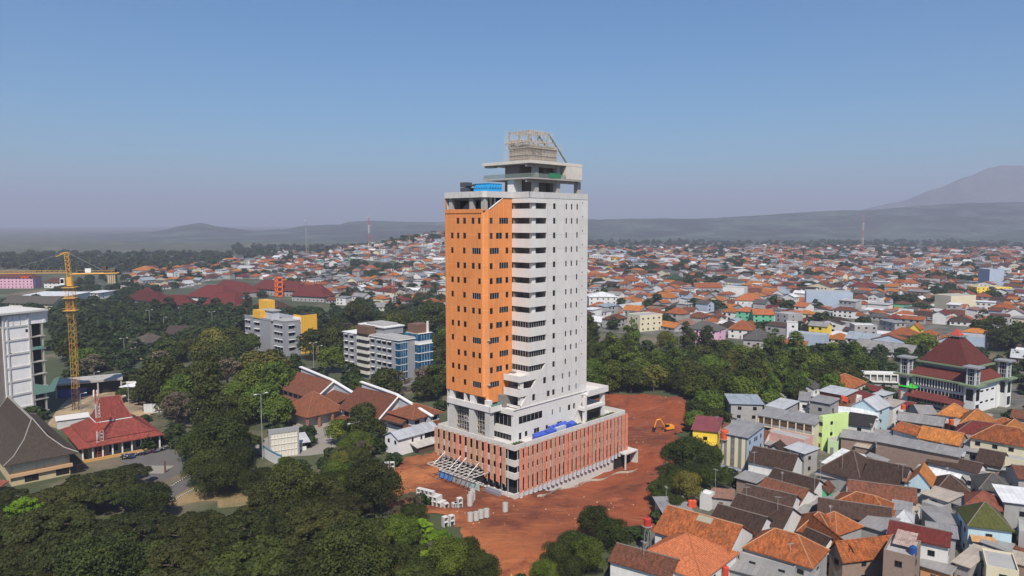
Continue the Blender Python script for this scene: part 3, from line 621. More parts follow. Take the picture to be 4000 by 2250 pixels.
for z0, z1, nm_ in ((5.0, 7.1, FINB), (8.5, 10.7, FINB), (12.4, 13.9, FINM)):
    if z0 > 12: continue
    for i in range(26):
        if rw.random() < .2: continue
        m = MB(); u0 = 1.3 + i * 1.94; a_ = rw.uniform(0, .35); m.slab([(u0 + .2, -.18, z0 + a_), (u0 + 1.9, -.18, z0 + a_ * .3), (u0 + 1.9, -.18, z1 - a_), (u0 + .2, -.18, z1)], (0, .03, 0)); m.build("mesh_screen", SCR, tower)
    for i in range(12):
        v0 = 3.0 + i * 2.36; m = MB()
        if i % 4 == 2: continue
        m.slab([(-.18, v0 + .2, z0 + .3), (-.18, v0 + 2.2, z0 + .3), (-.18, v0 + 2.2, z1), (-.18, v0 + .2, z1)], (.03, 0, 0)); m.build("mesh_screen", SCR, tower)
# garage box at the right end
gb = MB(); gb.box(48.5, 55.5, -3.0, -.2, 1.2, 1.6, 0); gb.box(55.1, 55.5, -3.0, 4, -3.8, 1.19, 0); gb.box(52.3, 55.5, -.19, 5, 1.2, 1.7, 0); gb.box(48.5, 48.9, -3.0, -2.6, -3.8, 1.19, 0); gb.box(46, 55, -.2, -.1, -3.8, 1.19, 1)
gb.build("entrance_box", [FAC, DARK], tower)
for x, y, w, h in ((.8, 1.0, 5, 2.6), (34.5, .5, 6, 2), (42, .6, 7.5, 2.6), (28, .6, 4, 2), (37, .6, 3, 1.6)):
    g_ = MB(); g_.box(x, x + w, y, y + h, 13.4, 13.9, 0)
    rg = random.Random(int(x * 7))
    for _ in range(500):
        a, b = x + rg.random() * w, y + rg.random() * h; g_.add([(a, b, 13.85), (a + rg.uniform(-.25, .25), b + rg.uniform(-.25, .25), 14.1 + rg.random() * .45), (a + rg.uniform(-.2, .2), b + rg.uniform(-.2, .2), 13.85)], [(0, 1, 2)], 1)
    g_.build("roof_planter", [flat((.06, .05, .03), .9, "soil"), flat((.07, .11, .02), .8, "grass_blades")], tower)
# things that rest on or hang by the tower
def tt(name, label, cat, group=None): return tag(empty(name, TF, math.atan2(UA.y, UA.x)), label, cat, group)
t = tt("water_tank", "bright blue panelled water tank on the roof of the orange side", "water tank")
tk = MB(); tk.box(3.95, 9.4, 14, 19.8, 82.9, 85.9, 0)
for z0 in (83.0, 84.5):
    for i in range(6): v = 14.1 + i * .95; tk.add([(3.95, v, z0), (3.95, v + .85, z0), (3.95, v + .85, z0 + 1.3), (3.95, v, z0 + 1.3), (3.6, v + .42, z0 + .65)], [(1, 0, 4), (2, 1, 4), (3, 2, 4), (0, 3, 4)], 0)
    for i in range(5): u = 4.1 + i * 1.05; tk.add([(u, 14, z0), (u + .95, 14, z0), (u + .95, 14, z0 + 1.3), (u, 14, z0 + 1.3), (u + .47, 13.65, z0 + .65)], [(0, 1, 4), (1, 2, 4), (2, 3, 4), (3, 0, 4)], 0)
tk.build("tank", flat((.02, .30, .62), .4, "blue_tank"), t); tk = MB(); tk.box(3.8, 9.5, 13.9, 19.9, 85.91, 86.05); tk.build("lid", flat((.02, .25, .52), .4, "blue_lid"), t)
t = tt("cooling_unit", "dark grey cooling unit with overhanging duct at the roof's left end", "cooling unit")
tk = MB(); tk.box(3, 6, 21.6, 24.4, 82.6, 85.0); tk.build("cabinet", flat((.06, .065, .075), .6, "dark_metal"), t)
tk = MB(); tk.box(3.4, 6, 22.6, 24.9, 85.2, 86.6); tk.box(3.6, 5.6, 18.9, 22.5, 85.5, 85.9); tk.box(4, 5, 22.2, 23, 85.0, 85.3); tk.build("duct", flat((.07, .075, .085), .6, "dark_duct"), t)
t = tt("site_shelter", "blue plastic covered site shelter along the podium roof", "shelter")
rs_ = random.Random(3); TARP = flat((.04, .085, .42), .45, "blue_tarpaulin")
for u0, u1, v0, v1, z1 in ((10.5, 19.5, 1.3, 3.0, 15.2), (18.5, 26.5, 2.4, 4.0, 15.5), (25.5, 29.4, 1.7, 3.6, 15.2)):
    tk = MB(); n = 9
    for i in range(n):
        a, b = u0 + (u1 - u0) * i / n, u0 + (u1 - u0) * (i + 1) / n; s0, s1 = rs_.uniform(-.12, .12), rs_.uniform(-.12, .12)
        tk.add([(a, v0, 13.4), (b, v0, 13.4), (b, v0 + .2, z1 - .5 + s1), (a, v0 + .2, z1 - .5 + s0), (b, v1, z1 + s1), (a, v1, z1 + s0)], [(0, 1, 2, 3), (3, 2, 4, 5)])
    tk.box(u0, u1, v1 - .3, v1, 13.4, z1 - .1); tk.poly([(u0, v0, 13.4), (u0, v0 + .2, z1 - .5), (u0, v1, z1), (u0, v1, 13.4)]); tk.build("tarpaulin", TARP, t)
tk = MB(); tk.box(19.6, 24, 1.6, 2.5, 13.4, 15.2); tk.build("grey_sheet", flat((.42, .45, .55), .5, "grey_sheet"), t)
t = tt("entrance_canopy", "steel frame of an unroofed canopy slanting out over the red earth", "canopy")
cn = MB(); Z = 4.9
for i in range(11): v = 9.9 + i * 1.84; cn.bar((-7.1, v, Z + .1), (-.2, v, Z), .26)
for u in (-7.1, -5.2, -3.4, -1.6): cn.bar((u, 9.8, Z), (u, 28.4, Z), .24)
cn.build("frame", flat((.40, .375, .35), .6, "weathered_steel"), t)
for v in (12, 17.5, 19.8, 26.5): cn = MB(); cn.bar((-6.2, v, Z + .2), (-.4, v + 1.3, Z + 2.4), .18); cn.build("stay", WHITE, t)
for i in range(7):
    cn = MB(); cn.tube((-7 + .02, 11 + i * 2.6, 0), (-7, 11 + i * 2.6, Z - .1), .05, n=4) if i < 0 else cn.bar((-4.3, 9.9 + i * 2.9, Z + .3), (-.6, 11.4 + i * 2.9, Z + .25), .14); cn.build("strut", STEEL, t)
bn = empty("banner", TF, math.atan2(UA.y, UA.x)); tag(bn, "long blue, grey and white hoarding sheet hung below the canopy", "banner")
for v0, v1, c in ((21.6, 27.6, (.10, .26, .60)), (15.6, 21.5, (.38, .40, .38)), (10.2, 15.5, (.42, .55, .52))):
    b_ = MB(); nn = 6
    for i in range(nn): a, b = v0 + (v1 - v0) * i / nn, v0 + (v1 - v0) * (i + 1) / nn; b_.add([(-3.6 + .15 * (i % 2), b, .3), (-3.6 + .15 * ((i + 1) % 2), a, .3), (-3.6, a, 2.3), (-3.6, b, 2.3)], [(0, 1, 2, 3)])
    b_.build("banner_sheet", flat(c, .6, "printed_sheet", 0, .35, .9), bn)
t = tt("pipe_stack", "bundle of wrapped silver pipes lying by the podium's front left corner", "pipe stack")
rs_ = random.Random(9)
for i in range(14):
    cn = MB(); cn.tube((-1.6 - .3 * (i % 4), 3.6, .35 + .32 * (i // 4)), (-1.5 - .3 * (i % 4), 9.3 + rs_.uniform(-.5, .5), .4 + .32 * (i // 4)), .17, n=7); cn.build("pipe", flat((.55, .55, .58), .25, "foil", .7), t)

# stones and broken lumps lying about the red earth
rk = random.Random(12); m = MB(); n_ = 0
while n_ < 900:
    x, y = rk.uniform(min(p[0] for p in EARTH), max(p[0] for p in EARTH)), rk.uniform(min(p[1] for p in EARTH), max(p[1] for p in EARTH)); u, v = uvof(x, y)
    if not inpoly(x, y, EARTH) or (-1 < u < 56 and -5 < v < 33) or pdist(x, y, EARTH) < 2: continue
    if math.sin(x * .21 + 1) * math.sin(y * .17) < .1 and rk.random() < .7: continue
    n_ += 1; r = rk.uniform(.08, .34); z = zt(x, y) + .22; V = [(x + r * math.cos(a + .4) * rk.uniform(.6, 1.2), y + r * math.sin(a + .4) * rk.uniform(.6, 1.2), z - .1) for a in (0, 1.57, 3.14, 4.71)] + [(x, y, z + r * .7)]
    m.add(V, [(0, 1, 4), (1, 2, 4), (2, 3, 4), (3, 0, 4)], int(rk.random() < .75))
o = m.build("rubble", [flat((.42, .30, .20), .9, "pale_stone"), flat((.22, .07, .03), .95, "earth_lump")], uv=False); tag(o, "small stones and lumps of soil strewn over the red earth", "rubble"); o["kind"] = "stuff"
# ---------------------------------------------------------------- trees
LEAF = {
 'olive': foliage((.028, .036, .007), (.050, .054, .010), (.085, .072, .016), "olive_leaves"),
 'dark': foliage((.022, .033, .006), (.052, .068, .010), (.10, .108, .020), "dark_leaves"),
 'mid': foliage((.045, .076, .008), (.095, .13, .012), (.14, .18, .03), "green_leaves"),
 'bright': foliage((.09, .19, .010), (.17, .28, .012), (.24, .28, .05), "bright_leaves"),
 'dry': foliage((.10, .085, .055), (.15, .12, .075), (.20, .16, .11), "dry_leaves"),
 'gold': foliage((.07, .085, .015), (.13, .12, .02), (.20, .16, .03), "yellow_green_leaves"),
 'far': foliage((.022, .040, .010), (.042, .065, .016), (.075, .088, .028), "distant_leaves")}
def leafmesh(name, blobs, nleaf, size, seed, mat, droop=0):
    rs = np.random.RandomState(seed); B = np.array(blobs, 'f'); w = B[:, 3] ** 2; w /= w.sum()
    bi = rs.choice(len(B), nleaf, p=w); d = rs.normal(size=(nleaf, 3)); d /= np.linalg.norm(d, axis=1)[:, None]
    flip = (d[:, 2] < -.25) & (rs.rand(nleaf) < .75); d[flip, 2] *= -1
    rad = B[bi, 3] * (1 - .38 * rs.rand(nleaf) ** 2.2 + .22 * (rs.rand(nleaf) < .14) * rs.rand(nleaf))
    rad *= 1 + .2 * np.sin(d[:, 0] * 9 + bi) * np.cos(d[:, 1] * 8 + bi * 2)
    c = B[bi, :3] + d * rad[:, None] * np.array([1, 1, B[0, 4]])
    nrm = d + rs.normal(scale=.55, size=(nleaf, 3)) + np.array([0, 0, .35]); nrm /= np.linalg.norm(nrm, axis=1)[:, None]
    a = rs.normal(size=(nleaf, 3)); t = np.cross(nrm, a); t /= np.linalg.norm(t, axis=1)[:, None]; b = np.cross(nrm, t)
    s = size * (.55 + .9 * rs.rand(nleaf))[:, None]; asp = (.5 + .5 * rs.rand(nleaf))[:, None]
    V = np.stack([c - t * s, c - b * s * asp + nrm * s * .18, c + t * s, c + b * s * asp + nrm * s * .18], 1).reshape(-1, 3)
    me = bpy.data.meshes.new(name); me.vertices.add(nleaf * 4); me.vertices.foreach_set("co", V.astype('f').ravel())
    me.loops.add(nleaf * 4); me.loops.foreach_set("vertex_index", np.arange(nleaf * 4, dtype='i'))
    me.polygons.add(nleaf); me.polygons.foreach_set("loop_start", np.arange(0, nleaf * 4, 4, dtype='i'))
    try: me.polygons.foreach_set("loop_total", np.full(nleaf, 4, 'i'))
    except Exception: pass
    me.materials.append(mat); me.update(calc_edges=True); return me
def blobs_for(shape, seed):
    r = random.Random(seed); B = []
    if shape == 'umbrella':        # flat spreading crown: unit radius 1, crown from z=.25 to .75
        for i in range(60):
            a = r.uniform(0, 6.28); q = math.sqrt(r.random()) * .92; B.append((q * math.cos(a), q * math.sin(a), .60 - .22 * q * q + r.uniform(-.05, .05), r.uniform(.09, .21), .5))
    elif shape == 'round':
        for i in range(26):
            a = r.uniform(0, 6.28); e = r.uniform(-.35, 1.4); q = .68 * math.cos(e); B.append((q * math.cos(a), q * math.sin(a), .82 + .62 * math.sin(e), r.uniform(.25, .4), .9))
        B.append((0, 0, .8, .6, .9))
    elif shape == 'tall':
        for i in range(30):
            a = r.uniform(0, 6.28); h = r.random(); q = .62 * math.sin(math.pi * (.18 + .78 * h)) * r.uniform(.6, 1.1); B.append((q * math.cos(a), q * math.sin(a), .35 + 2.0 * h, r.uniform(.22, .36), .85))
    elif shape == 'open':
        for i in range(52):
            a = r.uniform(0, 6.28); e = r.uniform(-.3, 1.45); q = .86 * math.cos(e) * r.uniform(.45, 1.1); B.append((q * math.cos(a), q * math.sin(a), .8 + .75 * math.sin(e) * r.uniform(.7, 1.05), r.uniform(.09, .2), .6))
    return B
TREEDEF = {'rain': ('umbrella', 'olive', .62), 'rain2': ('umbrella', 'dark', .62), 'mango': ('round', 'dark', .9), 'leafy': ('round', 'mid', .9), 'tall': ('tall', 'dark', 1.5),
           'tallgreen': ('tall', 'mid', 1.5), 'bright': ('open', 'bright', 1.0), 'dry': ('open', 'dry', 1.0), 'gold': ('round', 'gold', .9)}
LOD = {'near': (21000, .026), 'mid': (4200, .058), 'far': (800, .13)}
_cm = {}
def crownmesh(kind, lod, var):
    k = (kind, lod, var)
    if k not in _cm:
        sh, lf, _ = TREEDEF[kind]; n, s = LOD[lod]
        if kind == 'dry': n = int(n * .45); s *= .8
        if sh == 'open': n = int(n * .8)
        _cm[k] = leafmesh("crown_leaves", blobs_for(sh, hash((sh, var)) % 1 + var * 17 + len(sh)), n, s, var * 31 + len(kind), LEAF['far'] if lod == 'far' and lf == 'dark' else LEAF[lf])
    return _cm[k]
_tm = {}
def trunkmesh(shape, var, full=True):
    k = (shape, var, full)
    if k in _tm: return _tm[k]
    r = random.Random(var * 7 + len(shape)); m = MB(); B = blobs_for(shape, var * 17 + len(shape)); fz = {'umbrella': .32, 'round': .45, 'tall': .5, 'open': .5}[shape]
    tw_ = .055 if shape != 'umbrella' else .045
    m.tube((0, 0, -.15), (r.uniform(-.03, .03), r.uniform(-.03, .03), fz), tw_ * 1.3, tw_, 6)
    if shape == 'tall': m.tube((0, 0, fz), (.03, .02, 2.2), tw_, tw_ * .3, 5)
    for b in (B[:14] if full else B[:5]):
        mid = (b[0] * .45, b[1] * .45, fz + (b[2] - fz) * .65); m.tube((0, 0, fz * .97), mid, tw_ * .6, tw_ * .35, 5); m.tube(mid, b[:3], tw_ * .35, tw_ * .1, 4)
    me = m.build("trunk", BARK, uv=False); d = me.data; bpy.data.objects.remove(me); _tm[k] = d; return d
DESC = {'rain': ("rain_tree", "wide olive-brown umbrella tree"), 'rain2': ("rain_tree", "wide dark flat-topped tree"), 'mango': ("broadleaf_tree", "dense dark green rounded tree"), 'leafy': ("broadleaf_tree", "mid green rounded tree"),
        'tall': ("tall_tree", "tall dark upright tree"), 'tallgreen': ("tall_tree", "tall mid green tree"), 'bright': ("broadleaf_tree", "bright lime green leafy tree"), 'dry': ("bare_tree", "half bare dry brown tree"), 'gold': ("broadleaf_tree", "yellowish green rounded tree")}
TREES = []   # (x, y, R, kind) -> built nearest first
def tree_at(x, y, Rr, kind, z=None): TREES.append((x, y, Rr, kind, z))
def tree_px(px, py, rpx, kind, toff=None):
    """crown centre and crown radius in photo pixels"""
    sh, _, ar = TREEDEF[kind]; zc = 5.0
    for _ in range(6):
        p = at(px, py, zc); Rr = rpx * math.hypot(p.y, CAM_H) / FPX; zc = Rr * ar * (1.0 if sh != 'umbrella' else .95)
        if toff: zc += toff
    tree_at(p.x, p.y, Rr, kind, (toff or 0))
def fill(poly_px, n, rr, kinds, seed, zc=7, mind=.8, avoid=()):
    P = [tuple(at(px, py, zc).xy) for px, py in poly_px]; r = random.Random(seed)
    xs = [p[0] for p in P]; ys = [p[1] for p in P]; mine = []; tries = 0
    while len(mine) < n and tries < n * 60:
        tries += 1; x, y = r.uniform(min(xs), max(xs)), r.uniform(min(ys), max(ys))
        if not inpoly(x, y, P): continue
        Rr = r.uniform(*rr)
        if any(math.hypot(x - a, y - b) < (Rr + c) * mind for a, b, c in mine): continue
        if any(math.hypot(x - a, y - b) < c for a, b, c in AVOID): continue
        if any(inpoly(x, y, q) for q in KEEPOUT): continue
        mine.append((x, y, Rr)); tree_at(x, y, Rr, r.choice(kinds))
AVOID = []; KEEPOUT = []
def hidden(x, y): p = proj((x, y, 5)); return 1765 < p[0] < 2275 and y > 225   # wholly behind the tower
def build_trees(limit=296):
    TREES.sort(key=lambda t: (hidden(t[0], t[1]), -t[2] / math.hypot(t[0], t[1]))); far = []
    for i, (x, y, Rr, kind, z) in enumerate(TREES):
        D = math.hypot(x, y); sh = TREEDEF[kind][0]; var = (i * 7) % 3
        if i >= limit: far.append((x, y, Rr, kind)); continue
        nm, desc = DESC[kind]; rt = empty(nm, (x, y, zt(x, y) + (z or 0)), random.Random(i).uniform(0, 6.28))
        big = "broad " if Rr > 7.5 and 'wide' not in desc else ("small " if Rr < 3.2 else "")
        autotag(rt, big + desc, "tree", (x, y, Rr), "trees among the campus and town")
        full = D < 420; t = bpy.data.objects.new("trunk", trunkmesh(sh, var, full)); COL.objects.link(t); t.parent = rt
        c = bpy.data.objects.new("crown", crownmesh(kind, 'near' if D < 240 else ('mid' if D < 620 else 'far'), var)); COL.objects.link(c); c.parent = rt
        k = random.Random(i * 3); sz = Rr * k.uniform(.9, 1.12); t.scale = c.scale = (Rr, Rr * k.uniform(.88, 1.1), sz)
        if z: t.scale = (Rr, Rr, sz)
    # remaining far trees: one mass
    if far:
        cos = []; 
        for i, (x, y, Rr, kind) in enumerate(far):
            me = crownmesh('mango', 'far', i % 3) if i % 4 else crownmesh('tall', 'far', i % 3)
            if ('v', id(me)) not in _cm:
                a = np.empty(len(me.vertices) * 3, 'f'); me.vertices.foreach_get('co', a); _cm[('v', id(me))] = a.reshape(-1, 4, 3)
            q = _cm[('v', id(me))]; D = math.hypot(x, y); step = 1 if D < 1300 else 3
            q = q[::step]; cc = q.mean(1, keepdims=True); q = cc + (q - cc) * math.sqrt(step) * 1.05
            a = i * 1.7; ca, sa = math.cos(a), math.sin(a); s = Rr
            X = (q[..., 0] * ca - q[..., 1] * sa) * s + x; Y = (q[..., 0] * sa + q[..., 1] * ca) * s + y; Z = q[..., 2] * s * (.8 if i % 4 else .7) + zt(x, y) - .3 * s
            cos.append(np.stack([X, Y, Z], -1))
        V = np.concatenate(cos).reshape(-1, 3); n = len(V) // 4
        me = bpy.data.meshes.new("distant_trees"); me.vertices.add(n * 4); me.vertices.foreach_set("co", V.astype('f').ravel()); me.loops.add(n * 4); me.loops.foreach_set("vertex_index", np.arange(n * 4, dtype='i'))
        me.polygons.add(n); me.polygons.foreach_set("loop_start", np.arange(0, n * 4, 4, dtype='i'))
        try: me.polygons.foreach_set("loop_total", np.full(n, 4, 'i'))
        except Exception: pass
        me.materials.append(LEAF['far']); me.update(calc_edges=True)
        o = bpy.data.objects.new("distant_trees", me); COL.objects.link(o); tag(o, "dark green trees scattered through and beyond the far town", "trees"); o["kind"] = "stuff"
# ---------------------------------------------------------------- named buildings of the campus and around
def frame_at(name, p, az, label, cat, group=None):
    """Empty whose +x points along azimuth az (degrees), +y to the left of it"""
    d = azv(az); return tag(empty(name, (p[0], p[1], 0), math.atan2(d.y, d.x)), label, cat, group)
def windows_on(parent, p, ux, W, rows, cols, w, h, dep=.12, glass=GLASS, awn=None, lim=100, name="window"):
    inn = (-ux[1], ux[0]); n = 0; dup = None
    for z in rows:
        for x in cols:
            m = MB(); P = lambda a, q, c: (p[0] + ux[0] * a + inn[0] * q, p[1] + ux[1] * a + inn[1] * q, c)
            def bx(a0, a1, q0, q1, c0, c1, mi): m.add([P(a0, q0, c0), P(a1, q0, c0), P(a1, q1, c0), P(a0, q1, c0), P(a0, q0, c1), P(a1, q0, c1), P(a1, q1, c1), P(a0, q1, c1)], [(3, 2, 1, 0), (4, 5, 6, 7), (0, 1, 5, 4), (1, 2, 6, 5), (2, 3, 7, 6), (3, 0, 4, 7)], mi)
            t = .09
            bx(x + t, x + w - t, -.03, .12, z + t, z + h - t, 0)
            for a0, a1, c0, c1 in ((x, x + w, z, z + t), (x, x + w, z + h - t, z + h), (x, x + t, z + t, z + h - t), (x + w - t, x + w, z + t, z + h - t), (x + w / 2 - .04, x + w / 2 + .04, z + t, z + h - t)): bx(a0, a1, -.09, .1, c0, c1, 1)
            if awn: bx(x - .3, x + w + .3, -awn, .02, z + h + .1, z + h + .22, 2)
            m.build(name, [glass, FRAME if glass is GLASS else WHITE, WHITE], parent)
GTILE = plaster((.30, .305, .325), .25, .6, "grey_wall_tiles", (1.2, 1.05, .03, (.20, .20, .21)))
YTILE = plaster((.80, .44, .05), .12, .5, "yellow_cladding", (1.4, 1.2, .05, (.45, .25, .03)))
ROOFG = plaster((.36, .35, .34), .5, .9, "flat_roof"); BRN = flat((.16, .085, .055), .7, "brown_cladding")
FX = (1, 0)
# --- grey block with yellow cladding
C1 = at(*a6(705, 770)); t = frame_at("office_block", C1, 43.3, "grey tiled office block with yellow cladding, far left of the tower", "office block")
m = MB(); m.box(0, 9.2, -.01, 12.9, 0, 19.6, 0); m.box(0, 9.2, 12.9, 44.5, 0, 19.0, 0) ; m.box(-1.5, 0, 14, 44.5, 0, 19.0, 0)
m.box(-.2, 9.4, -.2, 13, 19.6, 19.9, 1); m.box(-1.7, 9.4, 13.01, 44.7, 19.01, 19.3, 1); m.box(-1.7, -1.4, 13, 44.7, 19.31, 20.1, 0); m.build("wall", [GTILE, ROOFG], t)
m = MB(); m.box(10.4, 20.6, .6, 9, 0, 22.2, 0); m.box(9.3, 10.39, 1.0, 8, 0, 21.0, 1); m.box(10.7, 20.3, .9, 8.7, 22.2, 22.25, 2); m.build("stair_tower", [YTILE, WHITE, DARK], t)
m = MB(); m.box(9.2, 20, 9, 44, 0, 19.2, 0); m.build("rear_wing", [GTILE], t)
m = MB(); m.box(1.5, 6, 17, 28, 19.3, 24.0, 0); m.box(.8, 7, 16.2, 29, 24.0, 24.4, 1); m.build("roof_room", [plaster((.45, .46, .50), .3), ROOFG], t)
m = MB(); m.box(-2.0, 1.4, 24.5, 33.5, 19.4, 24.0, 0); m.box(7, 12, 33, 43, 22, 28.6, 0); m.build("yellow_roof_box", YTILE, t)
for z in (3.0, 7.2, 11.4, 15.4):
    windows_on(t, (0, 12.9), (0, -1), 0, (z,), (1.0, 4.2, 7.4), 2.2, 1.7, awn=.8); windows_on(t, (-1.5, 44.5), (0, -1), 0, (z,), (1.2, 4.6), 2.2, 1.7, awn=.8); windows_on(t, (-1.5, 44.5), (0, -1), 0, (z,), (12.5,), 5.5, 1.5, awn=1.2); windows_on(t, (0, 0), FX, 0, (z,), (2.0,), 3.4, 1.8, awn=.9)
AVOID += [(C1.x - 12, C1.y + 26, 22), (C1.x + 4, C1.y + 10, 16), (C1.x - 27, C1.y + 34, 17)]
# --- grey block with blue glass
C2 = at(*a6(1870, 1085)); t = frame_at("office_block", C2, 43.3, "grey office block with blue glass corner and white balconies, left of the tower", "office block")
m = MB(); m.box(0, 9.4, 0, 21.4, 0, 21.4, 0); m.box(.01, 18, 21.41, 44.2, 0, 21.0, 0); m.box(9.41, 17.6, 1.2, 21.4, 0, 19.5, 0); m.box(9.41, 17.6, -2.5, 1.19, 18.6, 20.3, 1)
for a in ((-.5, 9.9, -.5, 22.2, 21.4, 21.75), (-.5, 18.3, 22.21, 44.8, 21.01, 21.35)): m.box(*a, 1)
m.box(-.3, 9.6, 0, 22, 21.76, 22.2, 2); m.build("wall", [GTILE, WHITE, ROOFG], t)
m = MB(); m.box(-.25, 4.6, -.25, 2.2, 3.3, 21.3, 0)
for i in range(6): m.box(-.4, 4.8, -.4, 2.4, 3.2 + i * 3.4, 3.45 + i * 3.4, 1)
for u in (1.0, 2.2, 3.4): m.box(u, u + .07, -.3, -.2, 3.3, 21.3, 1)
m.build("glass_corner", [GLASS_BLUE, WHITE], t)
m = MB(); m.box(9.6, 17.9, -2.6, 1.1, 6.5, 18.6, 0); m.box(9.6, 17.8, -2.5, 8, 20.31, 23.6, 0)
for z in (6.4, 10.4, 14.4, 18.5): m.box(9.4, 18.1, -2.8, 1.18, z, z + .35, 1)
for u in (11.2, 12.8, 14.4, 16): m.box(u, u + .07, -2.67, -2.55, 6.6, 18.5, 1); m.box(u, u + .08, -2.57, -2.45, 20.4, 23.5, 1)
m.build("glass_bay", [GLASS_BLUE, WHITE], t)
m = MB(); m.box(10, 17.5, -1, 6, 23.7, 27.8, 0); m.box(15.6, 16.6, -1.4, -1.01, 23.6, 29.0, 1); m.box(9.5, 18, -2.9, 7, 23.61, 23.69, 1); m.box(-.8, 3.5, 22.6, 31.5, 21.4, 25.6, 0); m.box(5, 16, 17, 37, 21.5, 25.0, 2); m.box(4.2, 16.6, 16.4, 37.6, 25.0, 25.5, 1); m.box(6, 15, 20, 33, 25.6, 26.4, 3); m.build("roof_room", [BRN, WHITE, GTILE, ROOFG], t)
for i in range(6):
    m = MB(); z = 2.6 + i * 3.3; m.box(-1.3, 3.4, 22.4, 31.3, z, z + 1.6, 0); m.box(-1.25, 0, 22.6, 31.1, z + 1.6, z + 2.9, 1); m.build("balcony", [plaster((.70, .67, .60), .3, .7, "cream_panels", (1.3, .8, .04, (.3, .28, .25))), DARK], t)
for i in range(6):
    z = 1.8 + i * 3.35
    windows_on(t, (0, 21.4), (0, -1), 0, (z,), (.6, 5.6, 9.6, 13.6), 2.3, 1.6, awn=.9)
    windows_on(t, (.01, 44.2), (0, -1), 0, (z,), (1.4, 6.2), 2.3, 1.6, awn=.9)
AVOID += [(C2.x - 6, C2.y + 20, 19), (C2.x - 24, C2.y + 34, 16)]; AVOID.append((C2.x + 6, C2.y + 6, 14))
# --- school range: two big brown-tiled roofs with white walls, two pavilions
BT = tile((.195, .07, .042), .35); BTs = tile((.24, .085, .045), .35)
def ridge_house(t, L, D, he, rise, roof, wall, x0=0, y0=0, ov=1.0, hip=0, th=.18, name_w="wall", name_r="roof", shift=.5):
    """x along ridge 0..L, y depth 0..D ; hip = length of hip at both ends"""
    m = MB(); m.box(x0, x0 + L, y0, y0 + D, -.3, he); yr = y0 + D * shift
    if not hip:
        for x in (x0, x0 + L - .2): m.slab([(x, y0, he), (x, y0 + D, he), (x, yr, he + rise)], (.2, 0, 0))
    m.build(name_w, wall, t)
    k = rise / (D * shift); e = ov * k; r = MB(); X0, X1, Y0, Y1 = x0 - ov * .6, x0 + L + ov * .6, y0 - ov, y0 + D + ov; zr = he + rise + .12; ze = he - e + .12
    k2 = rise / (D * (1 - shift)); ze2 = he - ov * k2 + .12
    if hip:
        a, b = (x0 + hip, yr, zr), (x0 + L - hip, yr, zr)
        q = [(X0, Y0, ze), (X1, Y0, ze), (X1, Y1, ze), (X0, Y1, ze)]
        for f in ([q[0], q[1], b, a], [q[2], q[3], a, b]): r.slab(f, (0, 0, th))
        for f in ([q[1], q[2], b], [q[3], q[0], a]): r.slab(f, (0, 0, th))
        for s_, e_ in ((q[0], a), (q[1], b), (q[2], b), (q[3], a), (a, b)): r.tube((s_[0], s_[1], s_[2] + th), (e_[0], e_[1], e_[2] + th), .14, n=4, mi=1)
    else:
        r.slab([(X0, Y0, ze), (X1, Y0, ze), (X1, yr, zr), (X0, yr, zr)], (0, 0, th)); r.slab([(X1, Y1, ze2), (X0, Y1, ze2), (X0, yr, zr), (X1, yr, zr)], (0, 0, th))
        r.tube((X0, yr, zr + th), (X1, yr, zr + th), .16, n=4, mi=1)
    r.build(name_r, [roof, R_OR if roof in CLAY else (R_DK if roof in DARKR else roof)], t)
RIDGE = {}
R_OR = flat((.40, .20, .10), .8, 'ridge_clay'); R_DK = flat((.15, .12, .10), .8, 'ridge_dark')
CLAY = []; DARKR = []
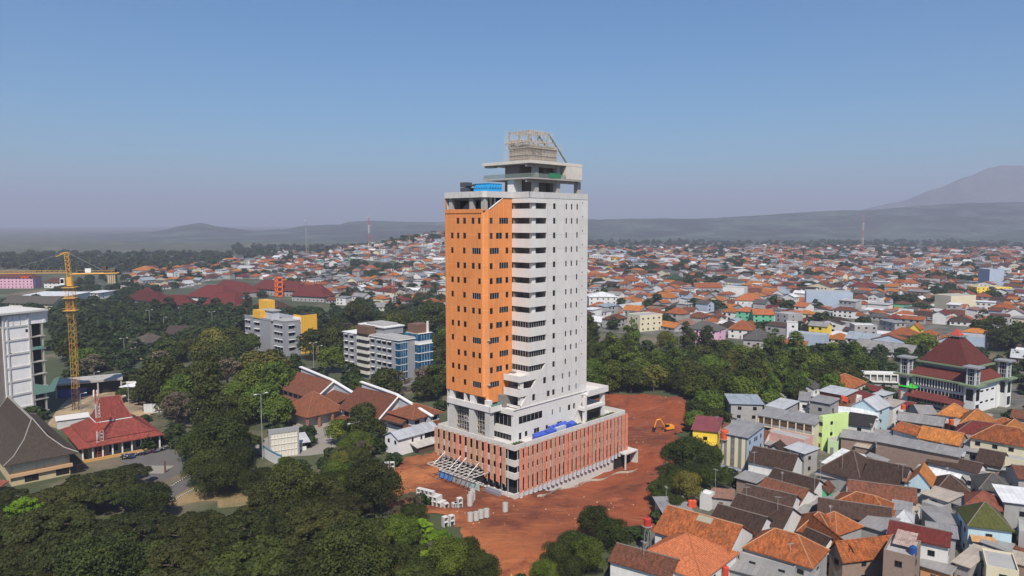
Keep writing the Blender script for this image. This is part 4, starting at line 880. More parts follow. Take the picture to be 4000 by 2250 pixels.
def school(px_l, px_r, zr, rise, he, D, lab, tri):
    a, b = at(*px_l, zr), at(*px_r, zr); d = (b - a); L = d.length; az = math.degrees(math.atan2(d.x, d.y)); dd = d.normalized(); yv = Vector((-dd.y, dd.x, 0))
    o = a - yv * (D * .5); t = frame_at("school_wing", o, az, lab, "school wing")
    ridge_house(t, L, D, he, zr - he, BT, plaster((.62, .60, .60), .3, name="white_wall"), ov=1.5)
    m = MB(); m.slab([(1.5, D * .5 + .4, he + 1), (L * 1.75, D * .5 + .4, he - 2), (L * 1.75, D * .5 + .4, he + 1), (L * .9, D * .5 + .4, zr + .5), (1.5, D * .5 + .4, zr + 2.4)], (0, .4, 0), 0)
    m.slab([(1.0, D * .5 - .2, zr + 2.4), (L * .95, D * .5 - .2, zr + .5), (L * 1.8, D * .5 - .2, he + 1), (L * 1.8, D * .5 - .2, he + 1.35), (L * .95, D * .5 - .2, zr + .9), (1.0, D * .5 - .2, zr + 2.75)], (0, 1.3, 0), 1); m.build("clerestory_wall", [plaster((.40, .42, .46), .3), WHITE], t)
    m = MB()
    m.slab([(L + .6, -1.5, he - 1), (L + .6, D * .5, zr + .2), (L + .6, D * .5, zr + .6), (L + .6, -1.6, he - .6)], (.5, 0, 0)); m.build("white_trim", WHITE, t)
    m = MB(); m.box(L, L * 1.45, D * .1, D * .9, 0, he - 1.2); m.build("link_wall", plaster((.66, .65, .63), .3), t)
    m = MB(); m.slab([(L + .7, -.4, he - 1), (L * 1.5, -.4, he - 1), (L * 1.5, D * .5, he + 1.6), (L + .7, D * .5, he + 1.6)], (0, 0, .15)); m.build("roof", BTs, t)
    windows_on(t, (0, 0), FX, 0, (he - 3.1,), (1.5, 5.5, 9.5, 13.5, 17.0), 2.6, 1.3, awn=None); windows_on(t, (0, 0), FX, 0, (.9,), (2, 8, 14), 2.2, 2)
    m = MB(); m.slab([(-.5, -3.2, he - 4.4), (L * .6, -3.2, he - 4.4), (L * .6, -.05, he - 3.6), (-.5, -.05, he - 3.6)], (0, 0, .15)); m.build("lean_to_roof", BTs, t)
    AVOID.append((a.x * .5 + b.x * .5, a.y * .5 + b.y * .5, 13)); AVOID.append((b.x, b.y, 10)); AVOID.append((a.x, a.y, 9)); AVOID.append((b.x + dd.x * 8, b.y + dd.y * 8, 8)); return t
school(a6(830, 935), a6(1185, 1035), 11.5, 4.5, 6.8, 15, "two-storey school wing with big brown tiled roof and white wing wall, farther left", 0)
school(a6(1450, 1095), a6(1850, 1185), 11.5, 4.5, 6.0, 16, "school wing with big brown tiled roof and white wing wall, nearer the tower", 0)
def pavilion(c, s1, s2, he, rise, az, lab, cat, open_=False, roof=BTs, name="pavilion", wall=None, skirt=False):
    t = frame_at(name, c, az, lab, cat); m = MB()
    if open_:
        for x in (-s1 + .8, -s1 / 3, s1 / 3, s1 - .8):
            for y in (-s2 + .8, s2 - .8): m.box(x - .4, x + .4, y - .4, y + .4, 0, he)
        m.box(-s1 + 2.5, s1 - 2.5, -s2 + 2.5, s2 - 2.5, 0, he, 1); m.build("pillars", [plaster((.32, .14, .09), .3), plaster((.5, .45, .4), .4)], t)
    else:
        m.box(-s1 + 1.2, s1 - 1.2, -s2 + 1.2, s2 - 1.2, 0, he); m.build("wall", wall or plaster((.62, .60, .60), .3), t)
    r = MB(); q = [(-s1, -s2, he - .3), (s1, -s2, he - .3), (s1, s2, he - .3), (-s1, s2, he - .3)]; ap = (0, 0, he + rise)
    for i in range(4): r.slab([q[i], q[(i + 1) % 4], ap], (0, 0, .2))
    r.build("roof", roof, t); r = MB()
    for i in range(4): r.tube((q[i][0], q[i][1], q[i][2] + .2), (0, 0, he + rise + .2), .16, n=4)
    r.build("ridge_tiles", flat((.30, .11, .06), .8, "ridge"), t)
    AVOID.append((c[0], c[1], max(s1, s2) + 3)); return t
c = at(*a6(1005, 1095), 12); pavilion((c.x + .5, c.y - 4, 0), 8.5, 8.5, 4.8, 6.8, 43, "open school pavilion with a pointed brown pyramid roof", "pavilion", True)
c = at(*a6(2045, 1210), 11); t = pavilion((c.x + 0, c.y - 3, 0), 7.2, 7.2, 7, 3.2, 43, "white two-storey pavilion with brown pyramid roof just left of the podium", "pavilion")
windows_on(t, (-6, -6), FX, 0, (4.6,), (.8, 5.2, 9.0), 2.0, 1.4); windows_on(t, (-6, 6), (0, -1), 0, (4.4,), (.8, 3.0, 5.6, 8.4), 1.1, 1.5); windows_on(t, (-6, -6), FX, 0, (.6,), (2.2, 8), 1.6, 2.2)
m = MB()
for i, (x0, y0, x1, y1, ox, oy) in enumerate(((-6, -6, 6, -6, 0, -1.9), (-6, 6, -6, -6, -1.9, 0))): m.slab([(x0 + (ox or -0), y0 + oy, 3.3), (x1 + ox, y1 + oy - (1.9 if ox else 0), 3.3), (x1, y1, 4.1), (x0, y0, 4.1)], (0, 0, .15))
m.build("lean_to_roof", BTs, t)
# --- white annex beside the podium
t = frame_at("annex", at(*a7(1575, 405)), 43.3, "long white two-storey site annex with grey metal roof beside the podium", "annex")
m = MB(); m.box(0, 17, 0, 7, 0, 5.6); m.slab([(0, 0, 5.6), (0, 7, 5.6), (0, 3.5, 7.2)], (.2, 0, 0)); m.build("wall", plaster((.72, .70, .72), .3), t)
m = MB(); m.slab([(-.5, -.6, 5.4), (17.3, -.6, 5.4), (17.3, 3.5, 7.35), (-.5, 3.5, 7.35)], (0, 0, .12)); m.slab([(17.3, 7.6, 5.4), (-.5, 7.6, 5.4), (-.5, 3.5, 7.35), (17.3, 3.5, 7.35)], (0, 0, .12)); m.build("roof", sheet((.42, .43, .46), .1), t)
m = MB(); m.slab([(4.5, -4, 2.3), (14, -4, 2.3), (14, 0, 3.3), (4.5, 0, 3.3)], (0, 0, .12)); m.build("porch_roof", sheet((.55, .52, .48), .15), t)
m = MB(); m.box(6, 13, -3.4, -.1, 0, 2.2); m.build("porch", flat((.10, .07, .05), .8, "brown_cladding2"), t)
windows_on(t, (0, 0), FX, 0, (3.5,), (5.5, 9.2), .7, 1.3); windows_on(t, (0, 0), FX, 0, (3.3,), (11,), 5.5, 2.0); windows_on(t, (0, 7), (0, -1), 0, (3.6,), (1.5, 5), 1, 1.2)
AVOID += [(t.location.x + 5, t.location.y + 6, 9), (t.location.x, t.location.y, 5), (t.location.x + 10, t.location.y + 10, 8)]
# --- small shed, tall white frame wall, blue-white low wall
t = frame_at("shed", at(*a7(690, 360)), 60, "small shed with pale grey metal roof by the school yard", "shed")
m = MB(); m.box(-5, 2, 0, 6, 0, 2.8); m.box(-5, 3, -.6, -.4, 0, 1.3); m.build("wall", plaster((.66, .68, .66), .3), t); m = MB(); m.slab([(-5.8, -1, 2.8), (4.4, -1, 2.6), (4.4, 6.5, 4.0), (-5.8, 6.5, 4.2)], (0, 0, .15)); m.build("roof", sheet((.50, .50, .51), .05), t)
AVOID.append((t.location.x, t.location.y + 2, 8))
t = frame_at("billboard_wall", at(*a7(450, 430)), 62, "tall white panel wall in a grey frame at the left edge of the school yard", "panel wall")
m = MB(); m.box(0, 9.5, 0, .7, 7.9, 9.4, 0); m.box(0, .5, 0, .7, 0, 7.9, 0); m.box(9.0, 9.5, 0, .7, 0, 7.9, 0); m.build("frame", plaster((.30, .30, .31), .3), t)
m = MB(); m.box(.5, 9, .2, .5, 0, 7.9, 0)
for i in range(9): m.box(.6 + i * 1.02, .78 + i * 1.02, .02, .2, .2, 7.9, 0)
for z in (2.2, 4.2, 6.2): m.box(.5, 9, .0, .19, z, z + .15, 0)
m.build("panels", flat((.66, .62, .54), .7, "cream_paint"), t)
AVOID.append((t.location.x + 4, t.location.y + 2, 9))
pts = [at(*a7(*q)) for q in [(365, 385), (440, 440), (530, 490), (560, 500)]]
t = tag(empty("boundary_wall", pts[0]), "white boundary wall with blue coping in front of the tall panel wall", "wall"); m = MB(); mb2 = MB()
for a, b in zip(pts[:-1], pts[1:]):
    a0, b0 = a - pts[0], b - pts[0]; m.slab([(a0.x, a0.y, 0), (b0.x, b0.y, 0), (b0.x, b0.y, 3.2), (a0.x, a0.y, 3.2)], (.05, .3, 0)); mb2.slab([(a0.x, a0.y - .05, 3.2), (b0.x, b0.y - .05, 3.2), (b0.x, b0.y - .05, 3.7), (a0.x, a0.y - .05, 3.7)], (.05, .4, 0))
m.build("wall", plaster((.62, .64, .66), .4), t); mb2.build("coping", flat((.08, .22, .32), .6, "blue_paint"), t)
# --- joglo halls
def ringroof(t, rings, mat, name="roof", ridge=None):
    m = MB()
    for r0, r1 in zip(rings[:-1], rings[1:]):
        for i in range(4):
            j = (i + 1) % 4; a, b, c_, d = r0[i], r0[j], r1[j], r1[i]
            pts = [a, b, c_, d] if (Vector(c_) - Vector(d)).length > .05 else [a, b, c_]; m.slab(pts, (0, 0, .25))
    if Vector(rings[-1][0]) != Vector(rings[-1][2]): pass
    m.build(name, mat, t)
    if ridge:
        m = MB()
        for r0, r1 in zip(rings[:-1], rings[1:]):
            for i in range(4): m.tube(Vector(r0[i]) + Vector((0, 0, .3)), Vector(r1[i]) + Vector((0, 0, .3)), .16, n=4)
        for i in range(4): m.tube(Vector(rings[-1][i]) + Vector((0, 0, .3)), Vector(rings[-1][(i + 1) % 4]) + Vector((0, 0, .3)), .16, n=4)
        m.build("ridge_tiles", ridge, t)
def rect(x0, x1, y0, y1, z): return [(x0, y0, z), (x1, y0, z), (x1, y1, z), (x0, y1, z)]
REDT = tile((.36, .080, .062), .42, rows=.5); REDD = tile((.15, .030, .028), .35)
fa, fb, fc = at(*a5(810, 805), 4.5), at(*a5(1690, 650), 4.5), at(*a5(590, 600), 4.5)
d = fb - fa; W = d.length; az = math.degrees(math.atan2(d.x, d.y)); Dp = (fc - fa).length
t = frame_at("joglo_hall", fa, az, "traditional hall with bright red two-tier roof behind the motorcycle park", "hall")
H_ = Dp; cx, cy = W * .5, H_ * .5
ringroof(t, [rect(0, W, 0, H_, 4.3), rect(2.6, W - 2.6, 2.6, H_ - 2.6, 5.4)], REDT, "lower_roof")
ringroof(t, [rect(2.4, W - 2.4, 2.4, H_ - 2.4, 5.7), rect(cx - 5.5, cx + 5.5, cy - 4.6, cy + 4.6, 9.2)], REDT, "middle_roof")
ringroof(t, [rect(cx - 5.3, cx + 5.3, cy - 4.4, cy + 4.4, 9.6), rect(cx - 3.6, cx + 3.6, cy - 2.0, cy + 2.0, 13.4), rect(cx - 3.0, cx + 3.0, cy - .15, cy + .15, 16.3)], REDT, "upper_roof", flat((.26, .07, .06), .8, "ridge_red"))
m = MB(); 
for r_, z in ((5.35, 9.35),): 
    q = rect(cx - 5.4, cx + 5.4, cy - 4.5, cy + 4.5, 9.45)
    for i in range(4): m.bar(q[i], q[(i + 1) % 4], .35)
m.build("white_gutter", flat((.50, .50, .48), .7, "gutter"), t)
m = MB(); m.box(3, W - 3, 3, H_ - 3, 0, 5.2, 0)
for i in range(9): x = 1.2 + i * (W - 2.4) / 8; m.box(x - .2, x + .2, 1.1, 1.5, 0, 4.4, 1)
m.box(.5, W * .8, -.4, 0, 0, .9, 2); m.build("wall", [plaster((.34, .28, .20), .4), WHITE, plaster((.55, .30, .10), .3)], t)
windows_on(t, (3, 3), FX, 0, (1.2,), (2, 6, 10, 14, 18), 2.6, 2.2)
for k in (.2, .5, .8): q = fa + d * k; AVOID.append((q.x - 4 + 0, q.y + 8, 13))
# dark grey-brown hall at the far left
fa, fb = at(*a5(30, 975), 7), at(*a5(820, 845), 7); d = fb - fa; W = d.length; az = math.degrees(math.atan2(d.x, d.y)) - 6
t = frame_at("big_hall", fa, az, "large hall with steep dark grey-brown roof and pale ridges at the left edge", "hall")
DG = tile((.10, .076, .06), .25, name="dark_roof_tiles"); Dp = 60.0; half = W / 2
ringroof(t, [rect(0, W, 0, Dp, 6.6), rect(3.0, W - 3.0, 3.2, Dp - 3.2, 8.0), rect(6.4, W - 6.4, 7.2, Dp - 7.2, 11.4), rect(half - .2, half + .2, 11.0, Dp - 10, 16.2)], DG, "roof", flat((.30, .28, .25), .8, "pale_ridge"))
m = MB(); m.box(2, W - 2, 2, Dp - 2, 0, 7.2, 0); m.box(1.2, W - 1.4, 1.2, 2, 2.6, 3.5, 1); m.box(2.4, W - 3, 1.9, 1.99, 4.0, 6.6, 2)
m.build("wall", [plaster((.50, .40, .24), .4), plaster((.52, .33, .18), .4), plaster((.55, .50, .38), .4)], t)
windows_on(t, (2, 2), FX, 0, (.5,), (3.2, 11, 15), 3.4, 2)
m = MB(); m.slab([(-6, -6, .3), (1, -1.5, 2.6), (-1, 2, 2.6), (-9, -2, .3)], (0, 0, .3)); m.build("stair_roof", tile((.33, .10, .07), .3), t)
q = (fa + fb) / 2; nv = Vector((-d.y, d.x, 0)).normalized()
for k in (4, 14, 26, 38): AVOID.append((q.x + nv.x * k, q.y + nv.y * k, 15))
# --- unfinished white block at the left edge
fa, fb = at(*a4(20, 740), 41), at(*a4(310, 715), 41); az = 27.0; dd = azv(az)
t = frame_at("concrete_block", fa, az, "unfinished white walled concrete block with empty floors at the left edge", "building")
WP = plaster((.86, .84, .81), .3, name="white_infill"); m = MB(); LW = 9.3
m.box(0, LW, 0, 22, 0, 41, 0); m.box(-14, -.01, .8, 22, 0, 41, 2)
m.build("infill_wall", [WP, DARK, INSIDE], t); m = MB()
for z in (40.6, 36.3, 31.2, 26.0, 20.8, 15.6, 10.4, 5.2): m.box(-.2, LW + .1, -.25, 0, z - .45, z + .25)
for x in (-.25, 1.2, LW - .5): m.box(x, x + .5, -.3, 0, 0, 40.3)
for x in (3.4, 6.0): m.box(x, x + .2, -.12, 0, 36.6, 40)
m.box(-14, LW + 6.8, -1.2, 22, 41.0, 41.7); m.box(-14, -.3, .6, .79, 36, 41); m.build("concrete_frame", plaster((.58, .56, .53), .4, name="pale_frame"), t)
m = MB(); m.box(LW + .2, LW + 6.2, .2, 20, 36.4, 41.0, 0); m.tube((LW + 5.6, 3, 36.4), (LW + 5.6, 3, 41.0), 2.9, n=20, mi=0); m.build("round_top_storey", WP, t)
for i in range(8):
    z = 31.2 - i * 4.9; m = MB(); m.box(LW + .1, LW + 5.6, -.5, 20, z, z + .35, 0)
    for x in (LW + .3, LW + 4.6): m.box(x, x + .45, -.2, .3, z + .35, z + 4.9, 0)
    m.build("floor_slab", CONC, t)
m = MB(); m.box(LW + .3, LW + 5.2, 2.2, 20, 0, 36.3); m.build("inner_wall", DARK, t)
for x, z in ((1.4, 30.6), (7.9, 33.5), (1.6, 25.3)): m = MB(); m.box(x, x + 1, -.02, .1, z, z + 1.2); m.build("opening", DARK, t)
m = MB(); m.slab([(LW, -.9, 9), (LW + 7.5, -.9, 9), (LW + 10, -.9, 14.5), (LW + 8, -.9, 14), (LW + 6, -.9, 11.5), (LW, -.9, 13.5)], (0, .1, 0)); m.box(LW + .5, LW + 4.8, -.6, -.55, 26.4, 27.6); m.build("safety_netting", mesh_cloth((.16, .30, .25), .75, 3), t)
AVOID += [(fa.x + 6, fa.y + 8, 17), (fa.x - 8, fa.y + 10, 20)]
# podium / platform and sheds in the building yard
p = at(*a5(560, 290)); t = frame_at("platform", p, 60, "raised concrete platform with open dark underside behind the red roofed hall", "platform"); m = MB(); m.box(0, 26, 0, 13, 5.6, 6.4)
for x in (.5, 8, 16, 25): m.box(x, x + .6, .4, 1, 0, 5.6); m.box(x, x + .6, 11.5, 12, 0, 5.6)
m.build("deck", CONC, t); m = MB(); m.box(1, 25, 3, 12, 0, 5.5); m.build("inner_wall", DARK, t); m = MB(); m.box(1.2, 12, .9, 1.0, 0, 3.6); m.build("blue_sheet", flat((.02, .06, .26), .5, "blue_sheet"), t)
AVOID.append((p.x + 12, p.y + 10, 17))
for px, L, D, h, az, lab, col in ((a5(1240, 250), 20, 7, 4, 118, "long white roofed shed beside the red hall roof", (.72, .72, .72)), (a5(590, 600), 10, 4, 3.4, 55, "low shed with pale flat roof left of the red hall", (.60, .58, .55)), (a5(1300, 190), 8, 1.0, 3.2, 80, "white site sign board behind the white shed", (.7, .7, .68))):
    p = at(*px); t = frame_at("shed" if D > 2 else "sign_board", p, az, lab, "shed" if D > 2 else "sign"); m = MB(); m.box(0, L, 0, D, 0, h - .3); m.build("wall", plaster((.5, .5, .5), .4), t)
    m = MB(); m.slab([(-.4, -.4, h - .3), (L + .4, -.4, h - .3), (L + .4, D + .4, h + .5), (-.4, D + .4, h + .5)] if D > 2 else [(0, -.1, h - .3), (L, -.1, h - .3), (L, -.1, h + .5), (0, -.1, h + .5)], (0, 0, .12) if D > 2 else (0, .2, 0)); m.build("roof" if D > 2 else "panel", flat(col, .6, "white_sheet"), t); AVOID.append((p.x + 2, p.y + 3, 8))
p = at(*a5(1480, 430)); t = frame_at("fence", p, 82, "long pale metal hoarding fence beside the trees", "fence"); m = MB()
for i in range(12): m.box(i * 1.75, i * 1.75 + 1.7, 0, .08, 0, 3.6)
m.build("panels", sheet((.55, .56, .56), .2), t); m = MB()
for i in range(13): m.box(i * 1.75 - .05, i * 1.75 + .05, .09, .2, 0, 3.8)
m.build("posts", STEEL, t)
# --- tower crane
bx_ = at(300, 1600); CR = S(235, 150, 30); CY = flat((.66, .36, .07), .6, "crane_yellow"); t = tag(empty("tower_crane", bx_, R(9)), "yellow tower crane with horizontal jib at the left of the photograph", "crane")
def lattice(m, a, b, w, nseg, r=.09, tri=False, up=None):
    a, b = Vector(a), Vector(b); d = (b - a).normalized(); e = up or (Vector((1, 0, 0)) if abs(d.z) > .7 else Vector((0, 0, 1))); p = (e - d * e.dot(d)).normalized(); q = d.cross(p)
    C = [p * w - q * w, p * w + q * w, -p * w + q * w, -p * w - q * w] if not tri else [p * w * 1.6, -q * w, q * w]
    n = len(C)
    for c_ in C: m.tube(a + c_, b + c_, r, n=4)
    for i in range(nseg):
        s0, s1 = a + (b - a) * (i / nseg), a + (b - a) * ((i + 1) / nseg)
        for j in range(n):
            k = (j + 1) % n; m.tube(s0 + C[j], s1 + C[k], r * .6, n=4); m.tube(s0 + C[j], s0 + C[k], r * .6, n=4)
m = MB(); lattice(m, (0, 0, 9), (0, 0, 45), 1.05, 14, .07); m.build("mast", CY, t); m = MB(); lattice(m, (0, 0, 0), (0, 0, 9), 1.15, 4, .13); m.build("mast_base", RUSTY, t)
m = MB(); lattice(m, (0, 0, 38), (0, 0, 50), 1.35, 6, .08)
for z in (40.2, 45.2, 49.4): m.box(-2.4, 2.4, -2.4, 2.4, z, z + .15)
for z in (41.2, 46.2): [m.tube(p_, q_, .05, n=4) for p_, q_ in (((-2.4, -2.4, z), (2.4, -2.4, z)), ((2.4, -2.4, z), (2.4, 2.4, z)), ((-2.4, 2.4, z), (2.4, 2.4, z)), ((-2.4, -2.4, z), (-2.4, 2.4, z)))]
m.build("climbing_cage", CY, t)
m = MB(); m.tube((0, 0, 50), (0, 0, 53.5), 1.3, n=8); lattice(m, (0, 0, 53.5), (-.6, 0, 63.5), .7, 6, .12); m.bar((-.6, 0, 63.3), (-4.6, 0, 61.6), .3); m.tube((-.6, 0, 63.4), (-3.2, 0, 62.9), .1, n=4); m.build("apex", CY, t)
m = MB(); m.box(-2.9, -1.3, -1.8, -.3, 50.6, 53.2, 0); m.box(-2.7, -1.5, -1.86, -1.81, 51.3, 52.9, 1); m.build("cabin", [WHITE, GLASS], t)
m = MB(); lattice(m, (-1, 0, 55.2), (-46, 0, 55.2), .65, 24, .06, True); m.build("jib", CY, t); m = MB(); m.box(-17.5, -14.5, -.8, .8, 53.4, 53.9); m.tube((-16, 0, 54.6), (-16, 0, 53.8), .2, n=4); m.build("trolley", flat((.45, .06, .02), .6, "red_paint"), t)
m = MB(); m.bar((1, -.9, 54.7), (18, -.9, 54.9), .45); m.bar((1, .9, 54.7), (18, .9, 54.9), .45)
for i in range(9): m.bar((1 + i * 2, -.9, 54.8), (1 + i * 2, .9, 54.8), .2)
for x in (3, 7, 11, 16): m.tube((x, -1, 55), (x, -1, 56.2), .05, n=4)
m.tube((3, -1, 56.1), (17, -1, 56.1), .05, n=4); m.build("counter_jib", CY, t)
m = MB(); [m.box(14.4 + i * .75, 15.0 + i * .75, -1.2, 1.2, 50.9, 54.2) for i in range(4)]; m.build("counterweight", plaster((.42, .33, .22), .4), t)
m = MB(); m.box(12.6, 17.2, -1, 1, 55.3, 56.5); m.box(12.4, 14, -1.1, .2, 56.5, 57.8); m.build("winch", flat((.09, .06, .05), .8, "dark_machine"), t)
m = MB(); m.box(6.2, 8.4, -1.2, -1.1, 55.3, 57.0); m.build("sign_plate", WHITE, t); m = MB(); m.tube((-.6, 0, 63.4), (14, 0, 55.2), .05, n=4); m.tube((-.6, 0, 63.4), (-24, 0, 56), .04, n=4); m.build("tie_rod", STEEL, t)
# --- red and white lattice masts
def rw_mast(px, H_, w, lab, base=None, n=14, col=((.55, .09, .05), (.65, .62, .60)), r=.07):
    p = at(*px); t = tag(empty("radio_mast", (p.x, p.y, zt(p.x, p.y)), .4), lab, "mast")
    for k in range(5):
        m = MB(); z0, z1 = H_ * k / 5, H_ * (k + 1) / 5; W0 = w * (1 - .75 * k / 5); lattice(m, (0, 0, z0), (0, 0, z1), W0, max(2, n // 5), r, True); m.build("mast_section", flat(col[k % 2], .6, "mast_paint"), t)
    m = MB(); [m.box(math.cos(a) * w * .5 - .15, math.cos(a) * w * .5 + .15, math.sin(a) * w * .5 - .15, math.sin(a) * w * .5 + .15, H_ - 2, H_) for a in (0, 2.1, 4.2)]; m.build("antenna", WHITE, t); return t
rw_mast(a5(1010, 890), 22, 1.3, "slim rusty red lattice mast in front of the red roofed hall", n=20)
rw_mast(crop(2300, 900, 2.862)(2125, 905), 52, 2.2, "tall red and white lattice mast in the right hand town", n=25, r=.11)
rw_mast(a6(1800, 300), 36, 2.2, "red and white lattice mast left of the tower", n=20, r=.1)
rw_mast(crop(3100, 900, 2.862)(765, 250), 95, 3.0, "distant thin lattice mast at the edge of the right hand town", n=20, r=.17)
rw_mast(crop(0, 850, 1.472)(1762, 260), 75, 3.0, "distant grey lattice mast on the left skyline", n=20, col=((.3, .3, .3), (.35, .35, .35)), r=.17)
rw_mast(crop(0, 850, 1.472)(2122, 270), 75, 3.0, "distant lattice mast close to the tower's left", n=20, r=.17)
# orange lattice tower by the red roofs
p = at(*a6(632, 155)); t = tag(empty("water_tower", p, .7), "square orange frame tower beside the dark red campus roofs", "tower")
m = MB()
for x in (-2.6, 2.6):
    for y in (-2.6, 2.6): m.box(x - .6, x + .6, y - .6, y + .6, 0, 20)
for z in (0, 4.6, 9.4, 14.2, 18.6): m.box(-3.2, 3.2, -3.2, 3.2, z, z + 1.3)
m.build("frame", flat((.75, .16, .03), .6, "orange_paint"), t)
# --- street lamps and poles
def lamp(px, H_, lab, two=False, z=0, name="street_lamp", w=1.8):
    p = at(*px, z); t = autotag(empty(name, (p.x, p.y, z), .8), lab, "street lamp", (p.x, p.y, H_), "lamp poles"); m = MB(); m.tube((0, 0, 0), (0, 0, H_), .16, .1, 6); m.tube((0, 0, H_), (w, 0, H_ + .2), .07, n=5)
    if two: m.tube((0, 0, H_), (-w, 0, H_ + .2), .07, n=5)
    m.build("pole", POLE, t); m = MB(); m.box(w - .4, w + .5, -.25, .25, H_ + .1, H_ + .3)
    if two: m.box(-w - .5, -w + .4, -.25, .25, H_ + .1, H_ + .3)
    m.build("lamp_head", WHITE, t)
for px, H_, tw_ in ((a6(990, 910), 14, True), (a6(1042, 905), 12, False), (a4(1545, 930), 16, True), (a4(2185, 880), 12, True), (a4(1690, 930), 11, False), (a4(1280, 1120), 8, True), (a5(978, 220), 9, False), (a5(838, 500), 10, False), (a5(1330, 440), 12, False), (a6(228, 960), 9, False), (a7(393, 430), 21, True), (c4(133, 560), 17, True), (c4(1263, 540), 15, True), (a7(1190, 350), 9, True), (a5(1812, 340), 9, True)):
    lamp(px, H_, "tall grey lamp pole", tw_)
# --- precast pieces on the site
CW = flat((.56, .55, .53), .7, "white_precast"); RG = plaster((.46, .44, .41), .3)
def cring(px, lab, n=1, r=.75, h=1.9):
    p = at(*px); t = autotag(empty("concrete_pipe", (p.x, p.y, .1)), lab, "concrete pipe", (p.x, p.y, 1), "concrete pipes standing on the earth"); m = MB(); N_ = 20
    for k, (ro, z0, z1) in enumerate(((r, 0, h * n),)):
        V = []; 
        for rr in (r, r - .12):
            for z in (0, h * n): V += [(math.cos(i * 2 * math.pi / N_) * rr, math.sin(i * 2 * math.pi / N_) * rr, z) for i in range(N_)]
        F = []
        for i in range(N_):
            j = (i + 1) % N_; F += [(i, j, N_ + j, N_ + i), (2 * N_ + j, 2 * N_ + i, 3 * N_ + i, 3 * N_ + j), (N_ + i, N_ + j, 3 * N_ + j, 3 * N_ + i)]
        m.add(V, F)
    m.build("ring", RG, t, uv=False)
for px, n in ((r3(488, 1385), 1.5), (r3(500, 1352), 1.5), (r3(518, 1330), 1.6), (r3(853, 1445), 1.2)): cring(px, "standing grey concrete pipe", n)
for x, y in ((1183, 1311), (1198, 1309), (1210, 1304), (1224, 1301)): cring(ov(x, y), "standing grey concrete pipe", 1.1)
def culvert(p, rz, lab, parent=None):
    t = autotag(empty("box_culvert", p, rz), lab, "box culvert", p, "white precast box culverts"); m = MB(); w, l, h, th = .65, .65, 1.25, .14
    m.box(-w, w, -l, l, h - th, h); m.box(-w, -w + th, -l, l, 0, h - th); m.box(w - th, w, -l, l, 0, h - th); m.build("shell", CW, t, uv=False)
b0 = at(*r3(110, 1380)); dv = (at(*r3(190, 1400)) - b0).normalized(); nv = Vector((-dv.y, dv.x, 0)); an = math.atan2(dv.y, dv.x)
for lv in range(3):
    for i in range(6 - lv): 
        for j in range(2 if lv < 2 else 1): culvert(tuple(b0 + dv * (i * 1.35 - 4.5) + nv * (j * 1.4) + Vector((0, 0, .1 + lv * 1.27))), an, "white culvert in the stepped stack on the site")
for q in ((243, 1402), (330, 1400), (355, 1398), (383, 1398)): culvert(tuple(at(*r3(*q), .1)), .5, "loose white culvert on the site")
culvert(tuple(at(*r3(383, 1398), .1) + Vector((0, 0, 1.28))), .5, "white culvert set on another")
b0 = at(*a7(1455, 535))
for lv in range(2):
    for i in range(3): culvert(tuple(b0 + Vector((i * 1.6 - 1, i * .3, .1 + lv * 1.27))), .2, "white culvert by the annex trees")
b0 = at(*ov(1135, 1325))
for lv in range(2):
    for i in range(2): culvert(tuple(b0 + Vector((i * 1.5 - 1.5, .8 * i, .1 + lv * 1.27))), .6, "white culvert low on the site")
# long concrete channel lying in front of the podium's right side
qs = [atg(*r3(1190 + 1020 * i / 24, 1290 - 280 * i / 24 + 14 * math.sin(i * .9))) for i in range(25)]; m = MB()
for i in range(24): s0, s1 = qs[i], qs[i + 1]; d_ = (b - a).normalized(); nv = Vector((-d_.y, d_.x, 0)) * .45; m.slab([tuple(s0 - nv), tuple(s1 - nv), tuple(s1 + nv), tuple(s0 + nv)], (0, 0, .45))
o = m.build("kerb_wall", plaster((.40, .35, .28), .5)); tag(o, "long low concrete drain wall on the earth beside the podium", "drain wall")
# --- excavator
p = at(*c4(20, 1275)); t = tag(empty("excavator", p, R(200)), "yellow-orange excavator digging into the red earth mound", "excavator"); t.scale = (.82, .82, .82); EX = flat((.75, .30, .03), .5, "machine_orange")
m = MB(); m.box(-2.3, 2.3, -1.6, -.9, 0, .95); m.box(-2.3, 2.3, .9, 1.6, 0, .95); m.box(-1.2, 1.2, -.9, .9, .5, 1.1); m.build("tracks", DARK, t)
m = MB(); m.prism([(-2.6, -1.4), (1.4, -1.4), (1.4, 1.4), (-2.6, 1.4)], 1.15, 2.2); m.prism([(-2.5, -1.3), (-.4, -1.3), (-.4, 1.3), (-2.5, 1.3)], 2.2, 2.75); m.build("body", EX, t)
m = MB(); m.prism([(0, .35), (1.5, .35), (1.35, 1.35), (0, 1.35)], 2.2, 3.4, 0); m.box(.05, 1.3, .36, 1.34, 3.4, 3.5, 1); m.build("cab", [GLASS, EX], t)
m = MB(); m.bar((1.2, -.4, 2.0), (3.6, -.4, 5.6), .6); m.bar((3.6, -.4, 5.6), (5.4, -.4, 5.3), .5); m.build("boom", EX, t); m = MB(); m.bar((5.4, -.4, 5.4), (6.4, -.4, 2.2), .4); m.build("arm", EX, t)
m = MB(); m.prism([(6.0, -1), (7.2, -1), (7.0, .2), (5.9, .2)], 1.0, 2.2); m.build("bucket", DARK, t)
